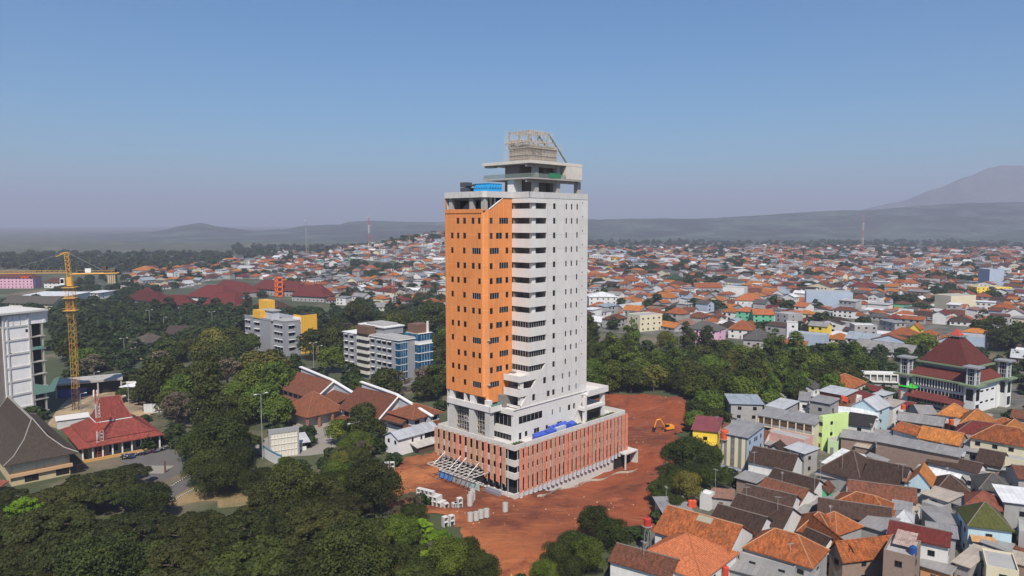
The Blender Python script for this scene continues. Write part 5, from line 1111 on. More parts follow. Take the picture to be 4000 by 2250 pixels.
# --- motorcycles
def motorcycle(p, rz, lab, ci, proto=[None]):
    t = autotag(empty("motorcycle", p, rz), lab, "motorcycle", p, "parked motorcycles")
    if proto[0] is None:
        M_ = {}
        w1 = MB(); w1.tube((.65, -.06, .3), (.65, .06, .3), .3, n=10); w2 = MB(); w2.tube((-.65, -.06, .3), (-.65, .06, .3), .3, n=10)
        bd = MB(); bd.slab([(-.9, -.16, .75), (-.2, -.16, .5), (.3, -.16, .45), (.6, -.16, .95), (.4, -.16, 1.0), (.1, -.16, .7), (-.85, -.16, .9)], (0, .32, 0)); st = MB(); st.box(-.85, .05, -.15, .15, .86, .96)
        hb = MB(); hb.bar((.48, -.38, 1.12), (.48, .38, 1.12), .07); hb.bar((.5, 0, 1.1), (.68, 0, .35), .09)
        proto[0] = [(n_, b_.build(n_, mt, None, uv=False)) for n_, b_, mt in (("wheel", w1, DARK), ("wheel", w2, DARK), ("body", bd, None), ("seat", st, FRAME), ("handlebar", hb, STEEL)) if True] if False else [("wheel", w1, DARK), ("wheel", w2, DARK), ("body", bd, None), ("seat", st, FRAME), ("handlebar", hb, STEEL)]
    for n_, b_, mt in proto[0]: b_.build(n_, mt or flat([(.35, .03, .03), (.6, .6, .62), (.03, .03, .035), (.05, .08, .3)][ci], .3, "bike_paint"), t, uv=False)
rs = random.Random(8); k = 0
for (x0, y0, x1, y1, n_) in ((1265, 885, 1385, 875, 9), (1415, 870, 1470, 862, 3), (1500, 860, 1570, 838, 5), (1600, 840, 1715, 805, 8), (1275, 905, 1370, 900, 5)):
    for i in range(n_):
        f = i / max(1, n_ - 1); p = at(*a5(x0 + (x1 - x0) * f, y0 + (y1 - y0) * f), .07); ci = rs.choice([0, 1, 1, 2, 2, 3]); motorcycle(tuple(p), rs.uniform(.9, 1.5), ["red motorcycle", "silver motorcycle", "black motorcycle", "blue motorcycle"][ci] + " by the hall", ci)
for i in range(12): p = at(*a7(585 + 10 * i, 205 + 3 * (i % 3)), .07); ci = i % 4; motorcycle(tuple(p), 1.1, ["red motorcycle", "silver motorcycle", "black motorcycle", "blue motorcycle"][ci] + " in the shade of the school trees", ci)
# statue pillar
p = at(*a5(1700, 1045)); t = tag(empty("monument", p), "slim dark monument post standing on the car park edge", "monument"); m = MB(); m.tube((0, 0, 0), (0, 0, 3.2), .3, .22, 8); m.tube((0, 0, 3.2), (0, 0, 3.7), .32, .15, 8); m.build("post", RUSTY, t)

# striped kerbs along the campus road
for k_, (q0, q1) in enumerate(((a5(1640, 1262), a5(2000, 1040)), (a5(1760, 1350), a5(2060, 1180)))):
    p, q = at(*q0), at(*q1); n_ = 34; mw, mk = MB(), MB(); d_ = (q - p).normalized(); nv = Vector((-d_.y, d_.x, 0)) * .15
    for i in range(n_):
        s0, s1 = p + (q - p) * (i / n_), p + (q - p) * ((i + .98) / n_); (mw if i % 2 else mk).slab([tuple(s0 - nv), tuple(s1 - nv), tuple(s1 + nv), tuple(s0 + nv)], (0, 0, .25))
    t = struct(mw.build("kerb_white", WHITE)); t = struct(mk.build("kerb_black", FRAME))
p = at(*a5(1560, 1020)); m = MB(); m.box(p.x - 4, p.x + 5, p.y - 3, p.y + 4, .065, .12); struct(m.build("concrete_pad", PAVE)); AVOID.append((p.x, p.y, 5))
# ---------------------------------------------------------------- houses of the neighbourhood on the right
TOR = tile((.42, .125, .042), .6); TOR2 = tile((.46, .145, .055), .35); TDK = tile((.085, .05, .038), .5, moss=(.05, .04, .03)); TBR = tile((.20, .075, .045), .5); TMA = tile((.19, .035, .03), .3)
TGR = tile((.13, .125, .12), .4); TOL = tile((.105, .115, .03), .25); TYE = tile((.55, .20, .05), .45)
SGR = sheet((.27, .26, .25), .25); SLG = sheet((.46, .47, .48), .1); SBL = sheet((.30, .34, .38), .1); SRU = sheet((.27, .14, .09), .8); SWH = sheet((.72, .72, .71), .05); SMA = sheet((.22, .05, .045), .1); SBE = sheet((.42, .36, .29), .3)
CLAY += [TOR, TOR2, TYE]; DARKR += [TDK, TBR, TMA, TGR, TOL]
WWH = plaster((.64, .63, .61), .4); WGR = plaster((.34, .33, .32), .55); WCR = plaster((.62, .56, .40), .3); WBL = plaster((.42, .56, .62), .3); WBR = brick((.24, .13, .085)); WPK = plaster((.56, .33, .29), .45); WYE = plaster((.75, .55, .06), .2); WLG = plaster((.52, .68, .26), .3); WOR = plaster((.62, .30, .14), .3); WPP = plaster((.72, .42, .55), .3); WGN = plaster((.12, .42, .25), .3); WLB = plaster((.36, .43, .52), .3)
HOUSES = []     # (x,y,r) taken ground
def house_body(t, L, D, he, rise, kind, roof, wall, ov=.7, seed=0, win_=True, nside=True, th=.14):
    r = random.Random(seed)
    if kind == 'hip': ridge_house(t, L, D, he, rise, roof, wall, ov=ov, hip=min(L, D) * .48 if L >= D else L * .48)
    elif kind == 'gable': ridge_house(t, L, D, he, rise, roof, wall, ov=ov)
    elif kind == 'gable_y':
        m = MB(); m.box(0, L, 0, D, -.3, he)
        for y in (0, D - .2): m.slab([(0, y, he), (L, y, he), (L / 2, y, he + rise)], (0, .2, 0))
        m.build("wall", wall, t); m = MB(); k = rise / (L / 2); ze = he - ov * k + .1; zr = he + rise + .12; Y0, Y1 = -ov * .7, D + ov * .7
        m.slab([(-ov, Y1, ze), (-ov, Y0, ze), (L / 2, Y0, zr), (L / 2, Y1, zr)], (0, 0, th)); m.slab([(L + ov, Y0, ze), (L + ov, Y1, ze), (L / 2, Y1, zr), (L / 2, Y0, zr)], (0, 0, th)); m.tube((L / 2, Y0, zr + th), (L / 2, Y1, zr + th), .15, n=4); m.build("roof", roof, t)
    elif kind == 'shed':
        m = MB(); m.add([(0, 0, -.3), (L, 0, -.3), (L, D, -.3), (0, D, -.3), (0, 0, he), (L, 0, he), (L, D, he + rise), (0, D, he + rise)], [(3, 2, 1, 0), (4, 5, 6, 7), (0, 1, 5, 4), (1, 2, 6, 5), (2, 3, 7, 6), (3, 0, 4, 7)]); m.build("wall", wall, t)
        m = MB(); k = rise / D; m.slab([(-ov, -ov, he - ov * k + .06), (L + ov, -ov, he - ov * k + .06), (L + ov, D + ov, he + rise + ov * k + .06), (-ov, D + ov, he + rise + ov * k + .06)], (0, 0, .1)); m.build("roof", roof, t)
    else:
        m = MB(); m.box(0, L, 0, D, -.3, he)
        for a in ((0, L, 0, .18), (0, L, D - .18, D), (0, .18, .19, D - .19), (L - .18, L, .19, D - .19)): m.box(*a, he, he + .5)
        m.build("wall", wall, t); m = MB(); m.box(.19, L - .19, .19, D - .19, he, he + .08); m.build("roof", roof, t)
    if win_:
        fl = max(1, int((he + .6) // 3.1)); h0 = he / fl
        for f in range(fl):
            nw = max(1, int(L / 4.2)); xs = [(i + .5) * L / nw - .65 + r.uniform(-.3, .3) for i in range(nw)]
            z = f * h0 + 1.0
            if f == 0:
                dx = xs.pop(r.randrange(len(xs))); m = MB(); m.box(dx, dx + 1.0, -.06, .1, .05, 2.2); m.build("door", flat(r.choice([(.12, .06, .03), (.06, .07, .08), (.20, .20, .2)]), .6, "door_paint"), t)
            windows_on(t, (0, 0), (1, 0), 0, (z,), xs, 1.3, 1.2)
            if nside and D > 5: windows_on(t, (0, D), (0, -1), 0, (z,), [D * .3, D * .68] if D > 9 else [D * .4], 1.1, 1.1); windows_on(t, (L, 0), (0, 1), 0, (z,), [D * .3], 1.1, 1.1)
def house_px(lab, pl_, pr_, he, D, rise, kind, roof, wall, ov=.6, name="house", cat="house", win_=True, group=None):
    a, b = at(*pl_, he), at(*pr_, he); d = b - a; L = d.length; az = math.degrees(math.atan2(d.x, d.y)); u = d.normalized(); n = Vector((-u.y, u.x, 0)); o = a + n * ov * .9 + u * ov * .5; L -= ov
    t = frame_at(name, (o.x, o.y), az, lab, cat, group); house_body(t, L, D, he, rise, kind, roof, wall, ov, seed=len(HOUSES), win_=win_)
    for f in (.15, .5, .85):
        for g_ in ((.5,) if D < L * 1.4 else (.25, .75)): q = o + u * L * f + n * D * g_; HOUSES.append((q.x, q.y, min(L, D) * .5 + 1))
    return t, L
def hp(cr, x0, y0, x1, y1, *a, **k): return house_px(a[0], cr(x0, y0), cr(x1, y1), *a[1:], **k)
t, L = hp(c2, 130, 985, 915, 1225, "long orange tiled house with a pale grey patch along its ridge, white left wall", 6.8, 12.5, 3.6, 'gable', TOR, WWH)
m = MB(); m.slab([(L * .44, 4.55, 9.75), (L * .64, 4.55, 9.75), (L * .64, 5.95, 10.55), (L * .44, 5.95, 10.55)], (0, 0, .12)); m.build("grey_patch", flat((.30, .27, .20), .9, "patch"), t)
hp(c2, -60, 1250, 640, 1500, "large hipped house with clean pale orange roof at the bottom edge", 6.2, 15, 4.2, 'hip', tile((.56, .175, .075), .15, name="new_tiles"), WWH)
hp(c2, -330, 1290, 320, 1475, "old red-brown tiled roof cut by the bottom edge of the photo", 5.6, 7, 2.0, 'gable', TBR, WWH)
hp(c2, 1050, 1150, 1780, 1365, "orange tiled hipped house with whitish plastered hips by the lane corner", 7.0, 9.5, 3.4, 'hip', TOR, WGR)
hp(c2, 1000, 1235, 1600, 1400, "bare concrete storey standing below the orange hipped house", 5.8, 3.2, .3, 'flat', ROOFG, WGR)
hp(c2, 845, 1365, 1760, 1600, "low building with wide grey corrugated roof at the bottom edge", 4.0, 7, .9, 'shed', SGR, WGR)
hp(c2, 700, 890, 1215, 1040, "dark tiled long house right behind the first orange roof", 5.0, 9, 2.6, 'gable', TDK, WWH)
hp(c2, 890, 790, 1470, 965, "dark tiled house with a white broken edge on its right hip", 5.2, 10, 3.0, 'gable', TDK, WWH)
hp(c2, 1010, 670, 1545, 800, "brown tiled house with rust stained right corner", 5.0, 9, 2.6, 'gable', TDK, WWH)
hp(c2, 1190, 575, 1645, 712, "dark brown tiled house second from the brick hut", 4.8, 8.5, 2.4, 'gable', TBR, WWH)
hp(c2, 1290, 470, 1770, 605, "brown tiled house nearest the white gabled one", 4.8, 8.0, 2.4, 'gable', TDK, WWH)
hp(c2, 1100, 265, 1570, 362, "dark roofed house with a small front gable and tall white side wall", 5.6, 9, 3.0, 'gable', TDK, WWH)
hp(c2, 1280, 160, 1480, 195, "small dark hip roof beside the pink block", 5.5, 6, 2.0, 'gable_y', TDK, WGR)
hp(c2, 1485, 130, 1690, 195, "narrow house with faded blue-grey sheet roof", 6.5, 6, .6, 'shed', SLG, WGR)
hp(c2, 275, 862, 590, 855, "low workshop with weathered grey sheet roof and two orange tanks", 3.6, 12, .4, 'shed', SGR, WGR)
hp(c2, 975, 440, 1190, 498, "small brick hut with grey sheet roof at the tree edge", 3.8, 5.5, .4, 'shed', SGR, WBR)
hp(c2, 735, 640, 960, 665, "low shack with rusty patched roof", 3.4, 5, .4, 'shed', SRU, WGR)
hp(c2, 596, 608, 712, 640, "tiny white box with flat white roof beside the trees", 4.0, 3.0, .2, 'flat', SWH, WWH, win_=False)
hp(c2, 1545, 820, 1680, 850, "grey sheet canopy over the alley beside a rust stained roof", 3.4, 7, .4, 'shed', SGR, WGR, win_=False)
hp(c2, 1670, 690, 1745, 728, "grey sheet canopy before the green fronted house", 3.4, 8, .3, 'shed', SGR, WGR, win_=False)
hp(c2, 1800, 560, 1930, 590, "little brown roofed house with bright green front", 4.0, 5, 1.2, 'gable_y', TBR, WGN)
hp(c2, 1610, 985, 2010, 1060, "hipped house with worn orange roof at the lane bend", 4.6, 10, 3.0, 'hip', TOR, WWH)
hp(c2, 1610, 1090, 1860, 1205, "small dark gabled annex with bright white wall", 5.2, 5.5, 2.2, 'gable', TDK, WWH)
hp(c2, 1260, 1020, 1430, 1060, "small flat grey porch roof in the alley", 3.2, 5, .2, 'flat', SGR, WGR, win_=False)
t, L = hp(c4, 545, 1292, 840, 1348, "grey three-storey building with cream vertical stripes", 10.8, 14, .9, 'shed', SGR, WLB, win_=False)
m = MB(); [m.box(x * L, x * L + 1.1, -.12, -.003, 1.0, 10.4) for x in (.03, .27, .56, .82)]; m.build("cream_stripe", WCR, t); windows_on(t, (0, 0), (1, 0), 0, (1.6, 5, 8.2), (L * .42,), 1.0, 1.7); windows_on(t, (L, 0), (0, 1), 0, (1.6, 5, 8.2), (2, 6, 7.5, 11), .8, 1.2)
m = MB(); m.box(.01, L - .01, -.08, -.002, .9, 10.5); m.build("dark_panel", plaster((.19, .18, .17), .3), t)
t, L = hp(c4, 268, 1262, 540, 1290, "bright yellow house with dark maroon sheet roof at the edge of the earth plot", 8.2, 12, 1.4, 'shed', SMA, WYE)
m = MB(); m.box(-.2, L + .1, -2.2, -.01, 4.2, 4.5, 0); m.box(-.2, L + .1, -2.2, -2.15, 5.2, 5.3, 1); [m.box(x, x + .08, -2.2, -2.12, 4.5, 5.2, 1) for x in np.linspace(-.2, L, 16)]; m.build("balcony", [WYE, FRAME], t)
t, L = hp(c4, 935, 1112, 1530, 1215, "long cream three-storey house with open galleries", 9.6, 9, .8, 'shed', SGR, WCR, win_=False)
for z in (.6, 3.7, 6.8):
    m = MB(); m.box(.5, L - .5, -.05, -.003, z, z + 2.3, 0); m.box(-.3, L + .3, -1.5, -.06, z - .45, z - .1, 1); [m.box(x, x + .3, -1.5, -1.2, z - .1, z + 2.7, 1) for x in np.linspace(-.2, L - .1, 8)]; m.box(-.2, L + .2, -1.45, -1.4, z + .1, z + .75, 2); m.build("gallery", [flat((.10, .055, .035), .7, "gallery_shade", 0, .8, 1.2), WCR, STEEL], t)  # dark flat panels paint in the shade of the gallery recesses
hp(c4, 1562, 1130, 1612, 1145, "lime green wall block closing the long cream house", 11.0, 12, .2, 'flat', ROOFG, WLG)
hp(c4, 1660, 1385, 1790, 1400, "pale green shop front at the lane end", 4.0, 9, .2, 'flat', ROOFG, plaster((.45, .58, .33), .3))
hp(c4, 668, 995, 1010, 1005, "open top storey with blue-grey sheet roof behind the cream house", 9.5, 11, .8, 'shed', SBL, WGR)
hp(c4, 1025, 1015, 1215, 1052, "second blue-grey sheet roof beside the open top storey", 9.3, 11, .8, 'shed', SLG, WGR)
hp(c4, 1020, 1290, 1425, 1385, "faded pink blank block in front of the cream house", 6.2, 6, .2, 'flat', ROOFG, WPK, win_=False)
hp(c4, 1370, 960, 1480, 970, "white framed rooftop shelter with grey sheet", 7.5, 12, .6, 'shed', SGR, WWH)
hp(c4, 1470, 960, 1690, 1000, "house with white panels under a grey roof", 8.5, 8, .6, 'shed', SGR, WGR)
hp(c4, 1570, 862, 1850, 915, "brown timbered rooftop with striped grey sheets", 8.5, 9, .8, 'shed', SLG, plaster((.25, .09, .05), .3))
hp(c3, 215, 20, 575, 72, "older grey roofed brick shed left of the long brick warehouse", 5.8, 6, .8, 'shed', SGR, WBR, win_=False)
hp(c3, 575, 62, 1440, 228, "long windowless brick warehouse with narrow grey roof", 8.0, 5, .9, 'shed', SGR, WBR, win_=False, name="warehouse", cat="warehouse")
hp(c3, 1290, 190, 1480, 222, "grey sheet lean-to at the end of the brick warehouse", 7.4, 3.5, .2, 'shed', SLG, WBR, win_=False)
hp(c3, 1100, 270, 1640, 395, "dark tiled house with red right end behind the blue house", 5, 6, 1.8, 'gable', TDK, WWH)
hp(c3, -20, 345, 430, 470, "big dark hipped house with white ridge left of the long dark roof", 5.0, 14, 5.2, 'hip', TDK, WGR)
hp(c3, -30, 410, 420, 500, "grey verandah roof in front of the big dark hipped house", 3.4, 2.5, .5, 'shed', SGR, WGR, win_=False)
hp(c3, 415, 460, 850, 560, "long dark tiled roof between the hipped house and the blue house", 5.2, 13, 4.0, 'gable', TDK, WLB)
hp(c3, 400, 470, 850, 585, "low grey awning in front of the long dark roof", 3.2, 2.2, .4, 'shed', SGR, WLB, win_=False)
hp(c3, 905, 475, 1150, 520, "light blue house with bright orange gabled roof and white balcony", 7.4, 9, 2.8, 'gable_y', TYE, WBL)
hp(c3, 865, 480, 930, 490, "rusty sheet strip roof on the left of the blue house", 7.0, 7, .4, 'shed', SRU, WBL)
hp(c3, 1195, 570, 1590, 610, "brown hipped roof with yellow-brown ridges right of the blue house", 5.4, 9, 2.8, 'hip', TDK, WGR)
hp(c3, 1640, 555, 2030, 600, "dark grey hipped roof beside the yellow-ridged one", 5.6, 10, 2.8, 'hip', TGR, WGR)
hp(c3, 1500, 715, 1890, 780, "red-brown hipped roof just behind the olive roofed house", 6.5, 8, 2.4, 'hip', tile((.26, .085, .055), .3), WWH)
t, L = hp(c3, 1525, 925, 2010, 985, "two-storey pale blue house with big olive green hipped roof", 7.6, 10, 3.6, 'hip', TOL, WBL)
m = MB(); m.slab([(.4, -2.2, 4.6), (L * .62, -2.2, 4.6), (L * .62, -.1, 5.3), (.4, -.1, 5.3)], (0, 0, .08)); m.build("awning", sheet((.5, .28, .12), .5), t)
hp(c3, 1900, 690, 2300, 740, "tall grey walled house with pale flat roof at the right edge", 8.2, 11, .3, 'shed', SWH, WGR)
hp(c3, 1040, 600, 1320, 690, "grey concrete storey with pale awning right below the blue house", 5.8, 6, .5, 'shed', SBE, WGR)
hp(c3, 1130, 620, 1490, 745, "flat grey sheet roofed house left of the olive one", 5.0, 9, .5, 'shed', SGR, WGR)
hp(c3, 1030, 700, 1250, 770, "bare grey concrete house with one small window", 4.6, 5, .3, 'flat', ROOFG, WGR)
hp(c3, 1240, 920, 1510, 930, "grey flat roof terrace touching the olive house", 5.0, 9, .3, 'shed', SGR, WGR)
hp(c3, 290, 600, 1015, 700, "long dark red-brown roof behind the bright orange hipped one", 4.8, 7, 2.2, 'gable', TBR, WGR)
hp(c3, 90, 720, 745, 872, "long bright orange hipped roof on the left of a brick hut", 4.6, 10, 2.8, 'hip', TOR, WGR)
hp(c3, 745, 765, 940, 800, "square brick hut with grey lid roof beside the orange hip", 5.0, 5, .4, 'shed', SGR, WBR)
hp(c3, -20, 800, 750, 915, "long dark purple-brown roof in front of the bright orange hip", 4.4, 7, 2.2, 'gable', TDK, WGR)
hp(c3, 400, 920, 660, 1000, "grey sheet roof behind the twin orange gables", 4.6, 8, .6, 'shed', SGR, WGR)
hp(c3, 755, 885, 975, 925, "small white-grey pyramid roofed hut", 4.4, 6, 1.6, 'hip', SLG, WGR)
hp(c3, 75, 1180, 230, 1285, "worn orange gabled roof running away, brick gable end, left of its twin", 6.0, 15, 2.6, 'gable_y', TOR, WBR)
hp(c3, 265, 1280, 400, 1275, "second orange gabled roof with long bare plaster side wall", 5.6, 16, 2.4, 'gable_y', TOR, plaster((.45, .40, .33), .6))
hp(c3, -150, 900, 180, 1035, "orange tiled roof at the lane in front of the purple-brown one", 4.8, 9, 2.8, 'hip', TOR, WGR)
t, L = hp(c3, 640, 1205, 985, 1290, "narrow three-storey brick house with blue tank and rusty roof sheets", 10.0, 9, .2, 'flat', ROOFG, WBR)
m = MB(); m.slab([(1, 3, 10.9), (L - .5, 3, 10.9), (L - .5, 8.8, 11.8), (1, 8.8, 11.8)], (0, 0, .12)); m.build("sheet_roof", sheet((.45, .33, .27), .9), t)
hp(c3, 695, 1020, 1345, 1160, "two-storey house with maroon roof and open verandah", 7.6, 7, 1.6, 'gable', TMA, WWH)
hp(c3, 1110, 1020, 1425, 1075, "grey walled yard block behind the maroon roof", 6.0, 6, .3, 'shed', SGR, WGR)
hp(c3, 1370, 1310, 1545, 1370, "patched timber and sheet roof with rusty stains", 4.6, 10, .8, 'shed', SBE, WGR)
hp(c3, 1550, 1300, 1690, 1330, "small patched sheet roof beside the concrete terrace", 4.4, 7, .4, 'shed', SBE, WGR)
hp(c3, 1705, 1370, 2080, 1440, "concrete roof terrace with a white metal frame", 6.0, 9, .3, 'flat', ROOFG, WCR)
hp(c3, 1020, 1340, 1345, 1440, "orange-cream house front with dark doorway near the bottom edge", 3.4, 3, .3, 'shed', SGR, WOR)
hp(c3, 1600, 275, 1880, 330, "dark sloping roof with a skylight behind the grey awning", 5.2, 10, 2.6, 'gable', TDK, WBR)
hp(c3, 1480, 160, 1660, 190, "grey walled block in front of the dark skylight roof", 6.0, 6, .4, 'shed', SGR, WGR)
hp(c3, 1700, 345, 2030, 385, "long pale blue-grey awning roof below the dark skylight roof", 4.0, 4, .5, 'shed', SBL, WCR)
hp(c3, 1895, 250, 2300, 320, "flat roofed cream house with red things on top at the right edge", 6.4, 7, .3, 'flat', ROOFG, WCR)
hp(c3, 2050, 450, 2300, 470, "red-brown sloping roof cut by the right edge", 5.4, 9, 2, 'gable', TBR, WGR)
hp(c3, 2040, 1010, 2300, 1060, "grey walled shop house at the far right edge", 7, 9, .3, 'flat', ROOFG, WGR)
hp(c5, 740, 1340, 1180, 1425, "long bright orange gabled roof just behind the brick warehouse", 5.6, 9, 2.6, 'gable', TYE, WBR)
hp(c5, 480, 1255, 760, 1330, "orange tiled roof with white ridge left of the long bright one", 5.6, 8, 1.8, 'gable', TOR, WWH)
hp(c5, 1200, 1395, 1430, 1430, "grey flat sheet roof at the end of the bright orange one", 5.4, 8, .5, 'shed', SGR, WOR)
hp(c5, 525, 1160, 1010, 1230, "long grey corrugated roof on brown brick walls", 6.4, 9, 1.6, 'gable', SGR, WBR)
hp(c5, 1010, 1190, 1175, 1235, "rounded pale shed roof with an orange water tank", 5.8, 6, .6, 'shed', SBE, WBR)
hp(c5, 950, 1100, 1240, 1142, "orange hipped roof nearest the mosque front", 6.2, 11, 3.2, 'hip', TYE, WWH)
hp(c5, 1180, 1200, 1530, 1245, "large orange hipped roof with white eaves right of the mosque front", 6.4, 14, 4.0, 'hip', TYE, WWH)
hp(c5, 1590, 1280, 1860, 1320, "orange hipped roof cut by the right edge", 5.6, 12, 3.2, 'hip', TYE, WWH)
hp(c5, 1130, 1290, 1760, 1375, "wide dark maroon hipped roof in front of the orange hips", 5.8, 9, 3.4, 'hip', TMA, WGR)
hp(c5, 1700, 1130, 1900, 1160, "small dark roof at the right edge by the palms", 5.4, 7, 2, 'gable', TBR, WGR)
hp(c5, 765, 1100, 960, 1110, "low dark grey roofs against the mosque wall", 4.8, 12, 1.6, 'gable', SGR, WGR)
hp(c5, 0, 1195, 280, 1240, "black roofed house with white ground floor by the lane", 6.0, 11, 2.4, 'gable', tile((.05, .047, .05), .2), WWH)
hp(c5, -60, 1120, 340, 1160, "house with large bright white sheet roof", 7.2, 8, 1.2, 'shed', SWH, WWH)
hp(c5, 50, 1010, 330, 1062, "tall pale blue gabled house behind the white sheet roof", 9.2, 11, 2.8, 'gable_y', SLG, WBL)
hp(c5, 340, 1000, 500, 1030, "beige flat sheet roofed house near the green gazebo", 8.2, 9, .6, 'shed', SBE, WWH)
hp(c5, 285, 890, 400, 915, "small grey roofed box among maroon roofs", 6.4, 6, .4, 'shed', SLG, WGR)
hp(c5, 0, 800, 330, 870, "maroon and cream patched roof by the mosque gate", 4.6, 6, 1.4, 'gable', TMA, WGR)
hp(c5, 40, 890, 230, 960, "dark maroon roof with white panels, lower of the pair", 4.6, 8, 1.4, 'gable', TMA, WWH)
hp(c5, 0, 930, 140, 950, "white roofed box beside the maroon pair", 6, 6, .3, 'flat', SWH, WWH)
hp(c5, 500, 1010, 720, 1040, "maroon roof edge beneath the green gazebo", 4.2, 6, 1.2, 'gable', TMA, WGR)
hp(c5, 200, 1300, 470, 1330, "low white walled row with grey roof by the lane", 3.6, 5, .4, 'shed', SGR, WWH)
hp(c4, 1740, 1090, 1860, 1100, "dark walled passage house beside the lime block", 5, 8, .3, 'shed', SGR, WGR)
# green gazebo roof
p = at(*c5(722, 990)); pavilion((p.x, p.y + 3, 0), 4.6, 3.4, 7.0, 1.6, 60, "small raised gazebo with bright green hipped roof", "gazebo", True, flat((.03, .48, .05), .5, "green_roof"), "gazebo")
# water tanks
def wtank(p, r, h, col, lab, stand=0):
    t = autotag(empty("water_tank", p), lab, "water tank", (p[0], p[1], p[2] + stand), "household water tanks"); m = MB(); z = stand
    m.tube((0, 0, z), (0, 0, z + h * .46), r, r, 14); m.tube((0, 0, z + h * .46), (0, 0, z + h * .54), r * .94, r * .94, 14); m.tube((0, 0, z + h * .54), (0, 0, z + h * .88), r, r, 14); m.tube((0, 0, z + h * .88), (0, 0, z + h), r, r * .45, 14); m.build("tank", flat(col, .4, "tank_paint"), t, uv=False)
    m = MB(); m.tube((0, 0, z + h), (0, 0, z + h * 1.06), r * .3, r * .3, 10); m.build("lid", flat(scl(col, .6), .5, "tank_lid"), t, uv=False)
    if stand:
        m = MB()
        for a in (.8, 2.4, 3.9, 5.5): m.tube((math.cos(a) * r * 1.5, math.sin(a) * r * 1.5, 0), (math.cos(a) * r * .9, math.sin(a) * r * .9, stand), .09, n=4); m.tube((math.cos(a) * r * 1.5, math.sin(a) * r * 1.5, 0), (math.cos(a + 1.57) * r * .9, math.sin(a + 1.57) * r * .9, stand), .06, n=4)
        m.tube((0, 0, stand - .15), (0, 0, stand), r * 1.3, n=12); m.build("stand", STEEL, t, uv=False)
OT = (.62, .09, .03)
p = at(*c2(860, 330)); wtank((p.x, p.y, 0), 1.15, 2.9, OT, "large orange tank on a tall steel stand", 9.0)
for px in ((518, 740), (556, 740)): p = at(*c2(*px), 3.8); wtank(tuple(p), .62, 1.9, OT, "orange water tank on the workshop roof")
p = at(*c2(75, 975), 6.2); wtank((p.x, p.y, 0), .85, 1.9, (.45, .04, .03), "red water tank on a brick pier", 7.2)
p = at(*c3(965, 1225), 10.1); wtank(tuple(p), .7, 1.7, (.02, .07, .25), "dark blue water tank on the narrow brick house")
for q, z in ((c5(1095, 1205), 6.2), (c5(600, 1050), 7.4), (c5(8, 970), 6.2), (c4(1825, 960), 8.8)): p = at(*q, z); wtank(tuple(p), .8, 1.8, OT, "orange water tank on a roof")
p = at(*c2(880, 1445), 4.2); wtank(tuple(p), .6, 2.0, (.55, .05, .02), "red water tank low at the bottom edge")
# roof aerials and dishes on the nearer houses
ra = random.Random(31); AER = flat((.34, .34, .34), .5, 'aerial')
for i, h in enumerate(HOUSES[::7][:26]):
    z = 7.2 + ra.random() * 1.5; p = (h[0] + ra.uniform(-1, 1), h[1] + ra.uniform(-1, 1), 4.5)
    t = autotag(empty("roof_aerial", p, ra.uniform(0, 3)), "thin metal roof aerial", "aerial", (p[0], p[1], z + 3), "television aerials on the roofs"); m = MB(); q = z - 4.5 + 2.6; m.tube((0, 0, 0), (0, 0, q), .05, n=4); m.tube((-.7, 0, q), (.7, 0, q), .035, n=4)
    for k in range(5): m.tube((-.7 + k * .35, -.35, q), (-.7 + k * .35, .35, q), .025, n=4)
    m.build("mast", AER, t, uv=False)
# details of the named houses: cream stripes, galleries
# ---------------------------------------------------------------- mosque
cm = at(*c5(1130, 700), 12); AZm = 57
t = frame_at("mosque", cm, AZm, "large mosque with maroon pyramid roofs and four glass corner turrets", "mosque")
MT = tile((.155, .04, .033), .12, rows=.5, name="maroon_tiles"); GRN = flat((.17, .22, .13), .8, "green_fascia"); MW = plaster((.66, .67, .66), .25); MS = 12.6
cm_z = [0]
def ms(x0, x1, y0, y1, z0, z1, mb, mi=0): mb.box(x0, x1, y0, y1, z0, z1, mi)
m = MB(); ms(-MS, MS, -MS, MS, 0, 11.6, m, 0); ms(-8.6, 8.6, -8.6, 8.6, 13, 17.3, m, 1)
for x in (-11.6, -7.6, 7.6, 11.6):
    ms(x - .5, x + .5, -MS - .5, -MS, 0, 11.5, m, 0)
m.build("wall", [MW, plaster((.20, .24, .26), .3)], t)
m = MB(); ms(-MS - 1.8, MS + 1.8, -MS - 1.8, MS + 1.8, 11.6, 12.2, m); ms(-10.6, 10.6, -10.6, 10.6, 17.3, 17.9, m); m.build("green_eaves", GRN, t)
m = MB(); ringroof(t, [rect(-12.8, 12.8, -12.8, 12.8, 12.2), rect(-8.9, 8.9, -8.9, 8.9, 15.6)], MT, "lower_roof"); ringroof(t, [rect(-9.7, 9.7, -9.7, 9.7, 17.9), rect(-2.3, 2.3, -2.3, 2.3, 27.6)], MT, "main_roof")
m = MB(); ms(-2.9, 2.9, -2.9, 2.9, 28.5, 28.8, m); [ms(x - .15, x + .15, y - .15, y + .15, 27.6, 28.5, m) for x in (-2.2, 0, 2.2) for y in (-2.2, 0, 2.2)]; m.build("lantern", plaster((.20, .20, .18), .4), t)
ringroof(t, [rect(-1.9, 1.9, -1.9, 1.9, 28.8), rect(-.1, .1, -.1, .1, 31.3)], flat((.42, .06, .04), .7, "red_cap"), "cap_roof")
for z in (1.2, 4.6): m = MB(); ms(-MS - .12, -MS + .1, -9.8, 9.8, z, z + 2.4, m, 0); [ms(-MS - .2, -MS - .12, y - .08, y + .08, z, z + 2.4, m, 1) for y in np.linspace(-9.8, 9.8, 15)]; m.build("window_band", [GLASS, MW], t)
